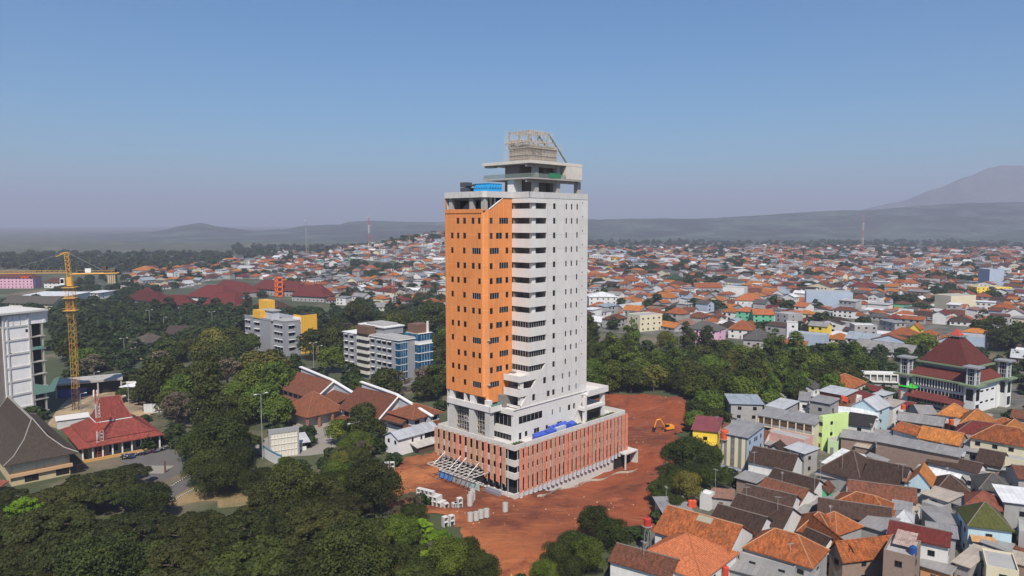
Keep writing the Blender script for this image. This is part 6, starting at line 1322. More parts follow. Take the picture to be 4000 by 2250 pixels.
m = MB(); ms(-MS - .5, -MS - .1, -9, 9, 8.2, 11.3, m, 0); [ms(-MS - .75, -MS - .5, y - .18, y + .18, 8.2, 11.3, m, 1) for y in np.linspace(-9, 9, 17)]; m.build("louvre_band", [GLASS, MW], t)
m = MB(); m.slab([(-MS - 5, -11.5, 3.6), (-MS - .1, -11.5, 5.4), (-MS - .1, 11.5, 5.4), (-MS - 5, 11.5, 3.6)][::-1], (0, 0, .2)); m.build("porch_roof", MT, t)
for x, w in ((-4.5, 1.2), (0, 1.0), (4.5, 1.2)): m = MB(); [ms(x - w, x + w, -MS - .08, -MS + .1, z, z + .7, m) for z in (3.5, 8.0)]; m.build("window", GLASS, t)
for sx in (-1, 1):
    for sy in (-1, 1):
        if sx == 1 and sy == 1: pass
        cx, cy = sx * (MS + .4), sy * (MS + .4); m = MB(); m.box(cx - 2, cx + 2, cy - 2, cy + 2, 0, 11.59, 0); m.box(cx - 3.6, cx + 3.6, cy - 3.6, cy + 3.6, 11.62, 12.25, 1); m.box(cx - 1.5, cx + 1.5, cy - 1.5, cy + 1.5, 12.3, 18.4, 2)
        for a in (-1.75, 1.15):
            for b in (-1.75, 1.15): m.box(cx + a, cx + a + .6, cy + b, cy + b + .6, 12.26, 18.6, 3)
        for z in (13.8, 15.4, 17): [m.box(*a, z, z + .14, 3) for a in ((cx - 1.1, cx + 1.1, cy - 1.62, cy - 1.5), (cx - 1.62, cx - 1.5, cy - 1.1, cy + 1.1))]
        for q in (-.5, .5): m.box(cx + q - .05, cx + q + .05, cy - 1.6, cy - 1.5, 12.3, 18.4, 3); m.box(cx - 1.6, cx - 1.5, cy + q - .05, cy + q + .05, 12.3, 18.4, 3)
        m.box(cx - 2.9, cx + 2.9, cy - 2.9, cy + 2.9, 18.7, 19.3, 4); m.box(cx - 1.3, cx + 1.3, cy - 2.06, cy - 2.0, 6, 10.5, 2); m.box(cx - 2.06, cx - 2.0, cy - 1.3, cy + 1.3, 6, 10.5, 2); m.box(cx - 1.3, cx + 1.3, cy - 2.06, cy - 2.0, 1, 4.5, 2)
        m.build("corner_turret", [MW, GRN, GLASS, plaster((.5, .52, .53), .2), plaster((.24, .25, .26), .3)], t)
AVOID.append((cm.x, cm.y, 22))
p = at(*c5(190, 690), 6); t = frame_at("covered_walk", p, 100, "long white covered walkway leading to the mosque's left turret", "walkway"); m = MB(); m.box(0, 24, 0, 5, 6.0, 6.8, 0)
for i in range(9): m.box(i * 2.9, i * 2.9 + .5, 0, .5, 3, 6, 0)
m.box(0, 24, .1, 5, 2.4, 3.0, 0); m.build("roof", WHITE, t); m = MB(); m.box(0, 24, 1, 5, 0, 5.9); m.build("inner_wall", plaster((.3, .3, .3), .3), t)
# ---------------------------------------------------------------- campus roofs on the left
def lroof(cr, x0, y0, x1, y1, he, D, rise, kind, roof, wall, lab, ov=1.2, name="campus_building"): 
    t, L = house_px(lab, cr(x0, y0), cr(x1, y1), he, D, rise, kind, roof, wall, ov=ov, name=name, cat="building")
    q = (at(*cr(x0, y0), he) + at(*cr(x1, y1), he)) / 2; AVOID.append((q.x, q.y + D * .45, max(L, D) * .26)); return t
lroof(a4, 1575, 635, 1990, 625, 6, 17, 7, 'hip', REDD, WGR, "red roofed campus hall, nearest of the group")
lroof(a4, 1300, 560, 1590, 600, 6, 16, 7, 'hip', REDD, WGR, "red roofed campus hall at the left end of the group")
lroof(a4, 1900, 540, 2300, 560, 9, 26, 9, 'hip', REDD, WWH, "red roofed campus hall behind the nearest one")
lroof(a4, 2080, 620, 2420, 640, 6, 16, 9, 'hip', REDD, WGR, "red roofed campus hall right of the nearest one")
lroof(a4, 1500, 530, 1640, 520, 7, 20, 6, 'hip', REDD, WWH, "small red roof peeping between the campus halls")
lroof(a6, 340, 62, 830, 92, 7, 18, 8, 'hip', REDD, WGR, "dark red campus roof behind the orange frame tower")
lroof(a6, 750, 135, 1090, 150, 6, 18, 9, 'hip', REDD, WGR, "dark red campus roof right of the orange frame tower")
lroof(a6, -60, 60, 250, 110, 6, 18, 8, 'hip', REDD, WGR, "dark red campus roof left of the orange frame tower")
lroof(a6, 290, 280, 640, 290, 5, 20, 6, 'hip', tile((.10, .05, .04), .3), WGR, "brown roof hidden in trees behind the yellow clad block")
lroof(a4, -60, 350, 335, 350, 13, 16, 4, 'hip', tile((.14, .05, .035), .3), plaster((.62, .36, .46), .3), "pink four-storey block with brown roof at the left edge")
lroof(a4, 10, 610, 540, 625, 6, 18, 5, 'gable', tile((.13, .115, .10), .3), plaster((.55, .5, .4), .3), "long building with grey-brown gabled roof left of the crane")
lroof(a4, 210, 540, 700, 545, 7, 30, 1, 'shed', SWH, WWH, "long hall with bright white roof behind the grey-brown one")
lroof(a4, 860, 510, 1000, 515, 6, 20, .6, 'shed', SWH, WWH, "white roofed shed right of the crane mast")
lroof(a4, 440, 400, 620, 400, 7, 14, 4, 'hip', tile((.15, .05, .04), .3), WWH, "white house with maroon roof left of the crane mast")
lroof(a4, 1355, 275, 1510, 280, 8, 22, 5, 'hip', TYE, WWH, "white house with orange roof on the left skyline")
lroof(a4, 1310, 1010, 1480, 1030, 5, 16, 4, 'hip', tile((.12, .095, .08), .3), WGR, "brown hipped roof among the campus trees")
lroof(a4, 1680, 930, 1930, 935, 4, 14, 4, 'gable', tile((.07, .05, .045), .3), WGR, "black roofed pavilion among the campus trees")
lroof(a4, 1460, 890, 1720, 885, 4, 8, .5, 'shed', SBE, WWH, "low white shelter behind the black roofed pavilion")
lroof(a4, 885, 850, 1010, 850, 4, 10, .5, 'shed', SGR, WGR, "small grey roofed shed among the left trees")
# ---------------------------------------------------------------- the town: individual houses near, one mass beyond
rt_ = random.Random(42)
ROOFS = [(TOR, 'orange'), (TOR2, 'bright orange'), (TYE, 'orange'), (TBR, 'brown'), (TDK, 'dark brown'), (TMA, 'maroon'), (TGR, 'grey'), (SGR, 'grey sheet'), (SLG, 'pale grey sheet'), (SWH, 'white'), (SRU, 'rusty'), (SBL, 'blue-grey sheet')]
RW_ = [12, 8, 10, 11, 10, 5, 8, 14, 7, 5, 5, 4]
WALLS = [(WWH, 'white'), (WGR, 'grey'), (WCR, 'cream'), (WLB, 'blue-grey'), (WBR, 'brick'), (WPK, 'pink'), (WBL, 'light blue'), (WYE, 'yellow'), (WGN, 'green')]
WW_ = [44, 26, 11, 6, 5, 2, 3, .6, .6]
NEAR = []; FARH = []
GR = {}
def free(x, y, r):
    gx, gy = int(x // 40), int(y // 40)
    for i in (gx - 1, gx, gx + 1):
        for j in (gy - 1, gy, gy + 1):
            for a, b, c in GR.get((i, j), ()):
                if math.hypot(x - a, y - b) < r + c: return False
    return True
def take(x, y, r): GR.setdefault((int(x // 40), int(y // 40)), []).append((x, y, r))
for h in HOUSES + AVOID: take(*h)
TPX = [(2297, 972), (2620, 966), (3100, 966), (4150, 972), (5000, 980), (5000, 1400), (3930, 1400), (3900, 1330), (3560, 1400), (3300, 1330), (3080, 1310), (2900, 1275), (2640, 1275), (2450, 1290), (2297, 1262), (2240, 1200), (2240, 972)]
LPX = [(500, 1120), (530, 1060), (900, 1020), (1180, 1003), (1400, 1000), (1500, 985), (1640, 985), (1780, 985), (1790, 1150), (1730, 1215), (1400, 1195), (1230, 1170), (1180, 1110), (960, 1080), (800, 1090), (700, 1120)]
NPX = [(2880, 1690), (2890, 1580), (3250, 1480), (3350, 1480), (3560, 1600), (3900, 1640), (4150, 1660), (4150, 2300), (2700, 2300), (2800, 1900)]
def poly_w(P, z): return [tuple(at(px, py, z).xy) for px, py in P]
ROWD = R(43.3)
def populate(P, step, seed, dens, small=False):
    W = poly_w(P, 3); xs = [p[0] for p in W]; ys = [p[1] for p in W]; r = random.Random(seed)
    ua, ub = UA, UB; cs = [(p[0] * ua.x + p[1] * ua.y, p[0] * ub.x + p[1] * ub.y) for p in W]
    a = min(c[0] for c in cs)
    while a < max(c[0] for c in cs):
        b = min(c[1] for c in cs)
        while b < max(c[1] for c in cs):
            aa, bb = a + r.uniform(-2.5, 2.5), b + r.uniform(-2.5, 2.5); x, y = aa * ua.x + bb * ub.x, aa * ua.y + bb * ub.y
            b += step * (1 if y < 900 else 1.25) * r.uniform(.85, 1.2)
            if y < 100 or y > 2300 or not inpoly(x, y, W) or r.random() > dens: continue
            # green pockets
            g = math.sin(x * .011 + 1.3) * math.sin(y * .009 + .4) + .45 * math.sin(x * .031 + y * .023)
            if g > .92 and not small: continue
            L, D = r.uniform(8, 18), r.uniform(7, 13)
            if r.random() < .06 and not small: L *= 1.9; D *= 1.3
            if not free(x, y, min(L, D) * .36): continue
            take(x, y, min(L, D) * .5)
            if not (-200 < proj((x, y, 5))[0] < 4900): continue
            (FARH if False else NEAR).append((x, y, L, D, r.random()))
        a += step * r.uniform(.95, 1.15)
TREESPOT = []
def spots(P, n, rr, seed, kinds):
    W = poly_w(P, 3); xs = [p[0] for p in W]; ys = [p[1] for p in W]; r = random.Random(seed); k = 0; tr = 0
    while k < n and tr < n * 40:
        tr += 1; cx, cy = r.uniform(min(xs), max(xs)), r.uniform(min(ys), max(ys)); 
        if not inpoly(cx, cy, W) or cy < 100: continue
        for _ in range(r.choice([1, 2, 4, 7, 14])):
            x, y = cx + r.gauss(0, 15), cy + r.gauss(0, 9); Rr = r.uniform(*rr)
            if free(x, y, Rr * .3): take(x, y, Rr * .55); tree_at(x, y, Rr, r.choice(kinds)); k += 1
# individually noticed far buildings
r6_ = crop(2300, 900, 2.862); r7_ = crop(3100, 900, 2.862)
for cr, x0, y0, x1, y1, he, D, rise, kd, rf, wl, lab in (
    (c4, 205, 215, 535, 245, 9, 14, 4, 'hip', TGR, WPP, "pink two-storey house with grey hipped roof behind the tree belt"),
    (c4, 795, 330, 1120, 345, 8, 16, 5, 'hip', TGR, WGR, "large grey hipped roof house behind the tree belt"),
    (c4, 1260, 265, 1640, 300, 11, 9, .4, 'flat', ROOFG, WLB, "long windowless grey hall behind the tree belt"),
    (c4, 1165, 370, 1440, 400, 5, 9, 2.2, 'gable', TOR, WGN, "long orange roofed shed with mint green walls"),
    (c4, 640, 225, 900, 240, 6, 20, 5, 'hip', TOR2, WWH, "big bright orange roof beside the dark gabled house"),
    (c4, 720, 40, 880, 50, 9, 14, 3, 'hip', TOR2, WGN, "orange roofed house with dark green walls, left of a pair"),
    (c4, 900, 75, 1120, 80, 9, 14, 3, 'gable', TOR2, WGN, "orange roofed house with dark green walls, right of a pair"),
    (c4, 1120, 60, 1260, 80, 12, 14, .5, 'flat', ROOFG, WGR, "bare grey boxy building behind the green walled pair"),
    (c4, 1245, 170, 1370, 175, 13, 10, .5, 'flat', ROOFG, WWH, "narrow white stepped building in the town"),
    (r6_, 575, 960, 830, 940, 11, 14, .5, 'flat', ROOFG, WCR, "cream building with arched front at the tree belt edge"),
    (r6_, 0, 745, 320, 745, 13, 22, 3, 'hip', SWH, WWH, "white school-like building with two rows of windows near the tower"),
    (r6_, 0, 280, 145, 285, 16, 30, .5, 'flat', ROOFG, WWH, "white open-galleried block close to the tower's right edge"),
    (r6_, 1500, 640, 1740, 650, 14, 16, .5, 'flat', ROOFG, WWH, "big plain white box in the middle of the town"),
    (r6_, 855, 545, 1040, 550, 7, 20, 6, 'hip', tile((.04, .10, .05), .2), WWH, "house with dark green hipped roof"),
    (r6_, 1195, 640, 1500, 640, 8, 18, 4, 'gable', TOR2, WGR, "long orange gabled hall left of the white box"),
    (r6_, 1630, 780, 1950, 790, 8, 18, 5, 'hip', TOR2, WWH, "long bright orange roof beside the red and white mast"),
    (r7_, 140, 690, 670, 705, 15, 22, .5, 'flat', ROOFG, WLB, "very long grey blue walled hall in the right hand town"),
    (r7_, 1765, 740, 2050, 730, 15, 16, .5, 'flat', ROOFG, WCR, "tall plain beige box in the right hand town"),
    (r7_, 2195, 440, 2360, 440, 22, 20, .5, 'flat', ROOFG, WLB, "grey tower-like block in the right hand town"),
    (r7_, 2050, 640, 2450, 640, 9, 16, .5, 'flat', ROOFG, WYE, "long yellow walled building near the right edge"),
    (c5, 1505, 85, 1710, 95, 11, 9, .5, 'shed', TBR, WGR, "dark grey house with orange right wall near the right edge"),
    (c5, 100, 190, 345, 195, 9, 11, .5, 'flat', SWH, WGR, "grey box house with white roof and a red tank"),
    (c5, 520, 165, 640, 160, 9, 14, .5, 'shed', SGR, WGR, "half built two-storey grey house"),
    (c5, 655, 220, 770, 230, 7, 11, 3, 'gable_y', TYE, WYE, "yellow walled house with orange gabled roof"),
    (c5, 1180, 300, 1440, 320, 9, 14, .5, 'flat', ROOFG, WLB, "long blank pale wall house behind the mosque roof")):
    t, L = house_px(lab, cr(x0, y0), cr(x1, y1), he, D, rise, kd, rf, wl, win_=not any(k in lab for k in ('windowless', 'plain', 'very long', 'tower-like', 'blank')))
for h in HOUSES: take(*h)
spots(NPX, 26, (2.0, 3.2), 5, ['leafy', 'mango', 'bright'])
populate(NPX, 11.0, 3, .55, True)
spots(TPX, 2000, (5.0, 9.5), 9, ['mango', 'mango', 'leafy', 'tall']); spots(LPX, 420, (4.0, 7.5), 10, ['mango', 'leafy', 'tall'])
populate(TPX, 12.6, 1, .98); populate(LPX, 15, 2, .9)
spots([(1770, 978), (2260, 978), (2260, 1215), (1770, 1215)], 160, (4.5, 8), 61, ['mango', 'leafy']); populate([(1770, 978), (2300, 978), (2300, 1240), (1770, 1225)], 14, 62, .95)
# the hill behind the tower
for i in range(260):
    x, y = rt_.gauss(HILLC[0] - 60, 190), rt_.gauss(HILLC[1] - 60, 160)
    if free(x, y, 5): take(x, y, 6); NEAR.append((x, y, rt_.uniform(8, 14), rt_.uniform(7, 12), rt_.random()))
for i in range(160):
    x, y = rt_.gauss(HILLC[0] - 60, 230), rt_.gauss(HILLC[1], 190); tree_at(x, y, rt_.uniform(4, 7), 'mango')
# sheet roofed sheds squeezed between the near houses
rq = random.Random(91); W_ = poly_w(NPX, 3); k = tr_ = 0; GR2 = {}
while k < 60 and tr_ < 4000:
    tr_ += 1; x, y = rq.uniform(min(p[0] for p in W_), max(p[0] for p in W_)), rq.uniform(min(p[1] for p in W_), 330)
    if not inpoly(x, y, W_) or not free(x, y, .6) or not (2600 < proj((x, y, 3))[0] < 4100): continue
    take(x, y, 2.6); k += 1; L, D = rq.uniform(3.5, 7), rq.uniform(3, 6); nm_, ro = rq.choice([('grey', SGR), ('grey', SGR), ('rusty', SRU), ('pale', SBE), ('pale grey', SLG), ('brown tiled', TBR)]); d = azv(43.3 if rq.random() < .5 else 133.3)
    t = empty("shed", (x, y, 0), math.atan2(d.y, d.x)); autotag(t, f"small shed with {nm_} lean-to roof", "shed", (x, y, 3), "sheds between the houses"); house_body(t, L, D, rq.uniform(2.4, 4.4), rq.uniform(.3, .9), 'shed', ro, rq.choice([WGR, WWH, WBR]), .35, seed=k, win_=False)
    for _ in range(rq.choice([0, 1, 1, 2])): pass
NEAR.sort(key=lambda h: (hidden(h[0], h[1]), math.hypot(h[0], h[1])))
n_named = len([o for o in bpy.data.objects if o.name.split('.')[0] == 'house'])
LIM = 298 - n_named
fb = {}
def hspec(h):
    r = random.Random(int(h[4] * 1e9)); x, y, L, D, s = h
    far_ = y > 900
    rf = r.choices(ROOFS, RW_)[0]; wl = r.choices(WALLS, WW_)[0]; two = r.random() < .3; he = 3.1 if not two else r.choice([6.2, 6.8, 7.4, 9.6])
    sheetr = 'sheet' in rf[1] or rf[1] in ('white', 'rusty')
    kd = r.choice(['shed', 'shed', 'flat', 'gable']) if sheetr else r.choice(['hip', 'gable', 'gable', 'gable_y', 'hip'])
    rise = r.uniform(.4, 1.2) if kd in ('shed', 'flat') else min(L, D) * r.uniform(.24, .33)
    if kd == 'flat': rf = (ROOFG, 'flat grey') if rf[1] != 'white' else rf
    az = -46.7 + r.choice([0, 0, 180, 90]) + r.gauss(0, 4) + (0 if x > 0 else 20)
    az = (-46.7 if r.random() < .62 else 43.3) + r.gauss(0, 5) + (0 if x > 0 else -12)
    az = az + 180 if az < 0 else az
    return rf, wl, he, kd, rise, az, r
def simple_house(m_, x, y, L, D, he, rise, kd, az, base, rmi, wmi):
    d = azv(az); n = Vector((-d.y, d.x, 0)); P = lambda a, b, z: (x + d.x * (a - L / 2) + n.x * (b - D / 2), y + d.y * (a - L / 2) + n.y * (b - D / 2), base + z)
    q = [P(0, 0, -1), P(L, 0, -1), P(L, D, -1), P(0, D, -1), P(0, 0, he), P(L, 0, he), P(L, D, he), P(0, D, he)]
    m_.add(q, [(0, 1, 5, 4), (1, 2, 6, 5), (2, 3, 7, 6), (3, 0, 4, 7)], wmi); o = .6; e = he - .15
    R_ = [P(-o, -o, e), P(L + o, -o, e), P(L + o, D + o, e), P(-o, D + o, e)]
    if kd in ('shed', 'flat'): m_.add([P(-o, -o, he + .1), P(L + o, -o, he + .1), P(L + o, D + o, he + .1 + rise), P(-o, D + o, he + .1 + rise), P(-o, -o, he), P(L + o, -o, he)], [(0, 1, 2, 3), (4, 5, 1, 0)], rmi)
    elif kd == 'hip':
        k = min(L, D) * .48 if L > D else L * .48; m_.add(R_ + [P(k, D / 2, he + rise), P(L - k, D / 2, he + rise)], [(0, 1, 5, 4), (2, 3, 4, 5), (1, 2, 5), (3, 0, 4)], rmi)
    elif kd == 'gable': m_.add(R_ + [P(-o, D / 2, he + rise), P(L + o, D / 2, he + rise)], [(0, 1, 5, 4), (2, 3, 4, 5)], rmi); m_.add([P(0, 0, he), P(0, D, he), P(0, D / 2, he + rise), P(L, 0, he), P(L, D, he), P(L, D / 2, he + rise)], [(1, 0, 2), (3, 4, 5)], wmi)
    else: m_.add(R_ + [P(L / 2, -o, he + rise), P(L / 2, D + o, he + rise)], [(1, 2, 5, 4), (3, 0, 4, 5)], rmi); m_.add([P(0, 0, he), P(L, 0, he), P(L / 2, 0, he + rise), P(0, D, he), P(L, D, he), P(L / 2, D, he + rise)], [(0, 1, 2), (4, 3, 5)], wmi)
mats = [r_[0] for r_ in ROOFS] + [ROOFG] + [w[0] for w in WALLS] + [DARK]; FM = MB()
for i, h in enumerate(NEAR):
    x, y, L, D, s = h; rf, wl, he, kd, rise, az, r = hspec(h); base = zt(x, y)
    if i < LIM:
        d = azv(az); n = Vector((-d.y, d.x, 0)); o = Vector((x, y, 0)) - d * L / 2 - n * D / 2
        t = empty("house", (o.x, o.y, base), math.atan2(d.y, d.x)); st = 'low' if he < 4 else ('two-storey' if he < 8 else 'three-storey')
        kn = {'hip': 'hipped', 'gable': 'gabled', 'gable_y': 'gabled', 'shed': 'sloping', 'flat': 'flat'}[kd]
        rn = rf[1].replace(' sheet', ''); autotag(t, f"{st} {wl[1]} house with {rn if not (kd == 'flat' and 'flat' in rn) else 'grey'} {kn} roof", "house", (x, y, base + he), "houses of the town")
        rr = random.Random(i)
        ridge = D > L and kd == 'hip'
        if ridge: L, D = max(L, D) , min(L, D)
        if y < 420: house_body(t, L, D, he, rise, kd, rf[0], wl[0], .6, seed=i)
        else:
            m = MB(); simple_house(m, 0, 0, L, D, he, rise, kd, 90, 0, 0, 1)
            w_ = MB(); r_ = MB()
            for f, mi in zip(m.f, m.m): (w_ if mi else r_).poly([(m.v[k][0] + L / 2, m.v[k][1] + D / 2, m.v[k][2]) for k in f])
            w_.build("wall", wl[0], t); r_.build("roof", rf[0], t)
            for f in range(1 if he < 4 else int(he // 3)):
                for k_ in range(max(1, int(L / 5))): 
                    m = MB(); x0 = 1.2 + k_ * 4.4 + rr.random(); m.box(x0, x0 + 1.7, -.07, .05, 1 + f * 3.1, 2.5 + f * 3.1); m.build("window", GLASS, t, uv=False)
    else:
        rm = next(k for k, q in enumerate(mats) if q is rf[0]); wm = next(k for k, q in enumerate(mats) if q is wl[0])
        simple_house(FM, x, y, L, D, he, rise, kd, az, base, rm, wm)
        if y < 1500 and r.random() < .8:
            d = azv(az); n = Vector((-d.y, d.x, 0))
            for k_ in range(int(L / 4)):
                a0 = 1 + k_ * 3.8; P = lambda a, b, z: (x + d.x * (a - L / 2) + n.x * (b - D / 2), y + d.y * (a - L / 2) + n.y * (b - D / 2), base + z)
                for f in range(max(1, int(he // 3.1))): FM.poly([P(a0, -.05, 1 + 3 * f), P(a0 + 1.6, -.05, 1 + 3 * f), P(a0 + 1.6, -.05, 2.3 + 3 * f), P(a0, -.05, 2.3 + 3 * f)], len(mats) - 1)
o = FM.build("distant_houses", mats); tag(o, "dense far rows of orange, brown and white houses filling the town to the hills", "houses"); o["kind"] = "stuff"
# ---------------------------------------------------------------- tree belts and woods (photo pixels of crown tops)
for h in HOUSES: AVOID.append((h[0], h[1], h[2] * .9))
KEEPOUT.append([tuple(at(*ov(*p)).xy) for p in [(960, 1185), (1100, 1120), (1480, 1005), (1600, 985), (1740, 1002), (1740, 1060), (1690, 1170), (1640, 1270), (1645, 1320), (1500, 1290), (1400, 1449), (1250, 1449), (1210, 1390), (1150, 1330), (980, 1290)]])
KEEPOUT.append([tuple(at(*p).xy) for p in [a7(400, 230), a7(560, 190), a7(1000, 160), a7(1100, 200), a7(820, 380), a7(560, 480), a7(420, 420)]])
KEEPOUT.append([tuple(at(*p).xy) for p in [a5(1230, 930), a5(1740, 790), a5(1960, 870), a5(2000, 1050), a5(1700, 1330), a5(1560, 1200)]])
# foreground umbrella canopy, placed one by one (overview pixels of crown centre, radius)
for x, y, r_, k in ((40, 1410, 120, 'rain'), (200, 1370, 130, 'rain2'), (120, 1300, 110, 'rain'), (330, 1400, 125, 'rain2'), (470, 1400, 130, 'rain'), (620, 1405, 135, 'rain2'), (330, 1310, 105, 'rain2'), (480, 1330, 105, 'rain'), (640, 1320, 115, 'rain2'), (780, 1400, 130, 'rain2'), (920, 1410, 120, 'rain'), (800, 1300, 110, 'rain'), (905, 1320, 90, 'rain2'),
                    (700, 1230, 95, 'rain'), (800, 1215, 90, 'rain'), (880, 1230, 75, 'rain'), (740, 1270, 90, 'rain2'), (850, 1260, 85, 'rain'), (660, 1270, 60, 'rain'), (0, 1340, 90, 'rain2'), (560, 1440, 120, 'rain'), (240, 1445, 120, 'rain'), (700, 1450, 110, 'rain2'), (860, 1455, 110, 'rain'), (60, 1480, 110, 'rain'), (400, 1470, 110, 'rain2'), (1010, 1440, 95, 'rain2'), (930, 1180, 40, 'rain'), (620, 1215, 35, 'mango'),
                    (240, 1205, 100, 'rain'), (170, 1240, 85, 'rain'), (310, 1235, 70, 'rain2'), (330, 1180, 50, 'rain'), (110, 1260, 70, 'rain2'), (380, 1260, 60, 'mango'),
                    (60, 1290, 65, 'bright'), (1100, 1365, 55, 'bright'), (1060, 1330, 38, 'bright'), (1130, 1410, 60, 'leafy'), (1180, 1400, 50, 'mango'), (1210, 1440, 50, 'mango'), (1080, 1410, 45, 'bright'), (1060, 1245, 28, 'bright'), (1030, 1260, 40, 'dry'), (1000, 1290, 35, 'dry'), (1040, 1300, 45, 'mango'), (1010, 1340, 55, 'leafy'),
                    (545, 1120, 85, 'mango'), (575, 1060, 75, 'tall'), (520, 1170, 60, 'mango'), (590, 1165, 62, 'mango'), (540, 1200, 60, 'mango'), (600, 1110, 65, 'rain2'), (620, 1030, 50, 'leafy'), (670, 930, 75, 'gold'), (640, 960, 55, 'leafy'), (700, 960, 55, 'leafy'), (660, 1010, 50, 'leafy'), (700, 1040, 45, 'leafy'), (440, 1070, 28, 'bright'), (420, 1090, 24, 'leafy'), (455, 1100, 30, 'bright'), (370, 1110, 26, 'mango'), (470, 1130, 35, 'leafy'), (365, 1045, 18, 'bright'),
                    (85, 1030, 34, 'mango'), (410, 960, 70, 'mango'), (380, 990, 50, 'mango'), (450, 985, 50, 'leafy'), (905, 1080, 50, 'mango'), (915, 1050, 42, 'mango'), (850, 1085, 38, 'leafy'), (770, 1060, 26, 'tall'), (770, 1045, 22, 'mango'), (780, 1100, 22, 'bright'), (905, 1120, 38, 'leafy'), (870, 1130, 34, 'leafy'), (990, 1145, 28, 'mango'), (730, 1180, 34, 'mango'), (760, 1175, 30, 'mango'), (700, 1190, 26, 'mango'), (850, 1150, 25, 'dry'), (880, 1165, 30, 'dry'), (830, 1130, 20, 'leafy'), (1015, 1075, 14, 'leafy'), (1110, 1010, 24, 'bright'), (940, 1105, 30, 'leafy'), (720, 1120, 20, 'gold'),
                    (1500, 1320, 48, 'mango'), (1545, 1350, 50, 'mango'), (1440, 1370, 45, 'mango'), (1400, 1400, 48, 'mango'), (1480, 1400, 50, 'leafy'), (1560, 1400, 40, 'mango'), (1600, 1330, 30, 'mango'), (1370, 1440, 40, 'leafy'), (1440, 1440, 45, 'mango'),
                    (1740, 1140, 60, 'mango'), (1700, 1150, 40, 'mango'), (1790, 1150, 35, 'leafy'), (1690, 1210, 48, 'mango'), (1730, 1230, 45, 'gold'), (1660, 1240, 36, 'mango'), (1760, 1200, 40, 'mango'), (1800, 1200, 40, 'mango'), (1830, 1180, 30, 'bright'), (1660, 1290, 30, 'mango'), (1700, 1270, 34, 'mango'), (1790, 1235, 30, 'leafy'), (1850, 1200, 26, 'mango'), (1310, 1450, 22, 'leafy')):
    tree_px(x / .644, y / .644, r_ / .644 * .92, k, toff=1.5 if k.startswith('rain') else 0)
for x, y, r_, k in ((690, 885, 30, 'mango'), (740, 905, 32, 'dry'), (790, 865, 46, 'mango'), (850, 850, 44, 'mango'), (625, 865, 34, 'leafy'), (835, 900, 44, 'leafy'), (800, 930, 30, 'leafy'), (1085, 930, 50, 'rain2'), (1100, 880, 48, 'rain2'), (885, 945, 30, 'mango'), (850, 830, 36, 'mango'), (900, 790, 40, 'mango'), (1000, 790, 44, 'rain2'), (1090, 800, 44, 'mango'),
                    (330, 800, 34, 'dry'), (435, 795, 28, 'dry'), (245, 800, 22, 'bright'), (560, 770, 24, 'mango'), (600, 790, 24, 'mango'), (480, 830, 30, 'gold'), (660, 770, 22, 'mango'), (700, 765, 26, 'mango'), (760, 775, 30, 'mango'), (350, 775, 20, 'mango'), (420, 775, 20, 'mango'), (500, 780, 22, 'leafy'), (840, 775, 26, 'leafy'), (380, 735, 16, 'mango'), (620, 745, 18, 'leafy'), (660, 735, 16, 'leafy'), (700, 800, 26, 'mango'), (1030, 1010, 22, 'leafy'), (700, 1075, 30, 'mango'), (1170, 960, 30, 'rain2')):
    tree_px(x / .644, y / .644, r_ / .644 * .95, k)
ovp = lambda L_: [ov(*p) for p in L_]
fill(ovp([(0, 1160), (60, 1170), (170, 1180), (400, 1260), (620, 1280), (660, 1200), (940, 1200), (1000, 1280), (1100, 1330), (1230, 1400), (1280, 1500), (-60, 1500), (-60, 1180)]), 26, (6.5, 9), ['rain', 'rain2', 'mango'], 21, 8, .6)
AVL = [(420, 905), (500, 880), (620, 870), (640, 900), (760, 950), (870, 960), (900, 905), (1100, 960), (1120, 1000), (1000, 960), (900, 945), (720, 940), (700, 1030), (640, 1110), (480, 1100), (420, 1060), (330, 1000), (200, 960), (130, 920), (120, 860)]
fill(ovp([(100, 770), (330, 770), (620, 800), (620, 905), (860, 950), (865, 870), (800, 830), (1120, 780), (1120, 960), (1090, 970), (1060, 960), (880, 970), (760, 930), (720, 940), (700, 1000), (640, 1060), (480, 1090), (420, 1060), (330, 960), (210, 950), (120, 880)]), 210, (4.6, 8.5), ['mango', 'mango', 'leafy', 'tall', 'dry', 'gold', 'rain2', 'mango'], 22, 8, .62)
fill(ovp([(0, 745), (330, 735), (800, 770), (1120, 740), (1120, 800), (800, 810), (600, 790), (330, 790), (0, 780)]), 150, (5, 8.5), ['mango', 'mango', 'tall', 'leafy', 'rain2'], 23, 8, .6)
fill(ovp([(180, 690), (420, 680), (520, 690), (330, 740), (100, 740)]), 60, (5, 8), ['mango', 'tall', 'rain2'], 24, 8, .65)
fill(ovp([(830, 700), (1000, 700), (1120, 720), (1120, 760), (860, 760)]), 30, (5, 8), ['mango', 'leafy'], 25, 8, .8)
fill(ovp([(1475, 840), (1560, 850), (1720, 860), (1900, 880), (2050, 890), (2160, 900), (2180, 930), (2090, 960), (1960, 985), (1850, 1000), (1750, 1010), (1700, 995), (1640, 985), (1540, 985), (1475, 990)]), 150, (4.6, 7.8), ['mango', 'mango', 'leafy', 'leafy', 'tallgreen', 'tall', 'gold'], 26, 8, .62)
fill(ovp([(1740, 1010), (1850, 1000), (1850, 1020), (1770, 1060), (1745, 1050)]), 9, (4.5, 6), ['mango', 'leafy'], 27, 7, .7)
fill(ovp([(2140, 880), (2330, 850), (2300, 960), (2170, 990), (2160, 930)]), 22, (4, 6.5), ['mango', 'leafy', 'tall'], 28, 7, .7)
fill(ovp([(2460, 860), (2600, 850), (2600, 980), (2540, 960), (2480, 930)]), 14, (4.5, 6.5), ['mango', 'leafy', 'tall'], 29, 7, .7)
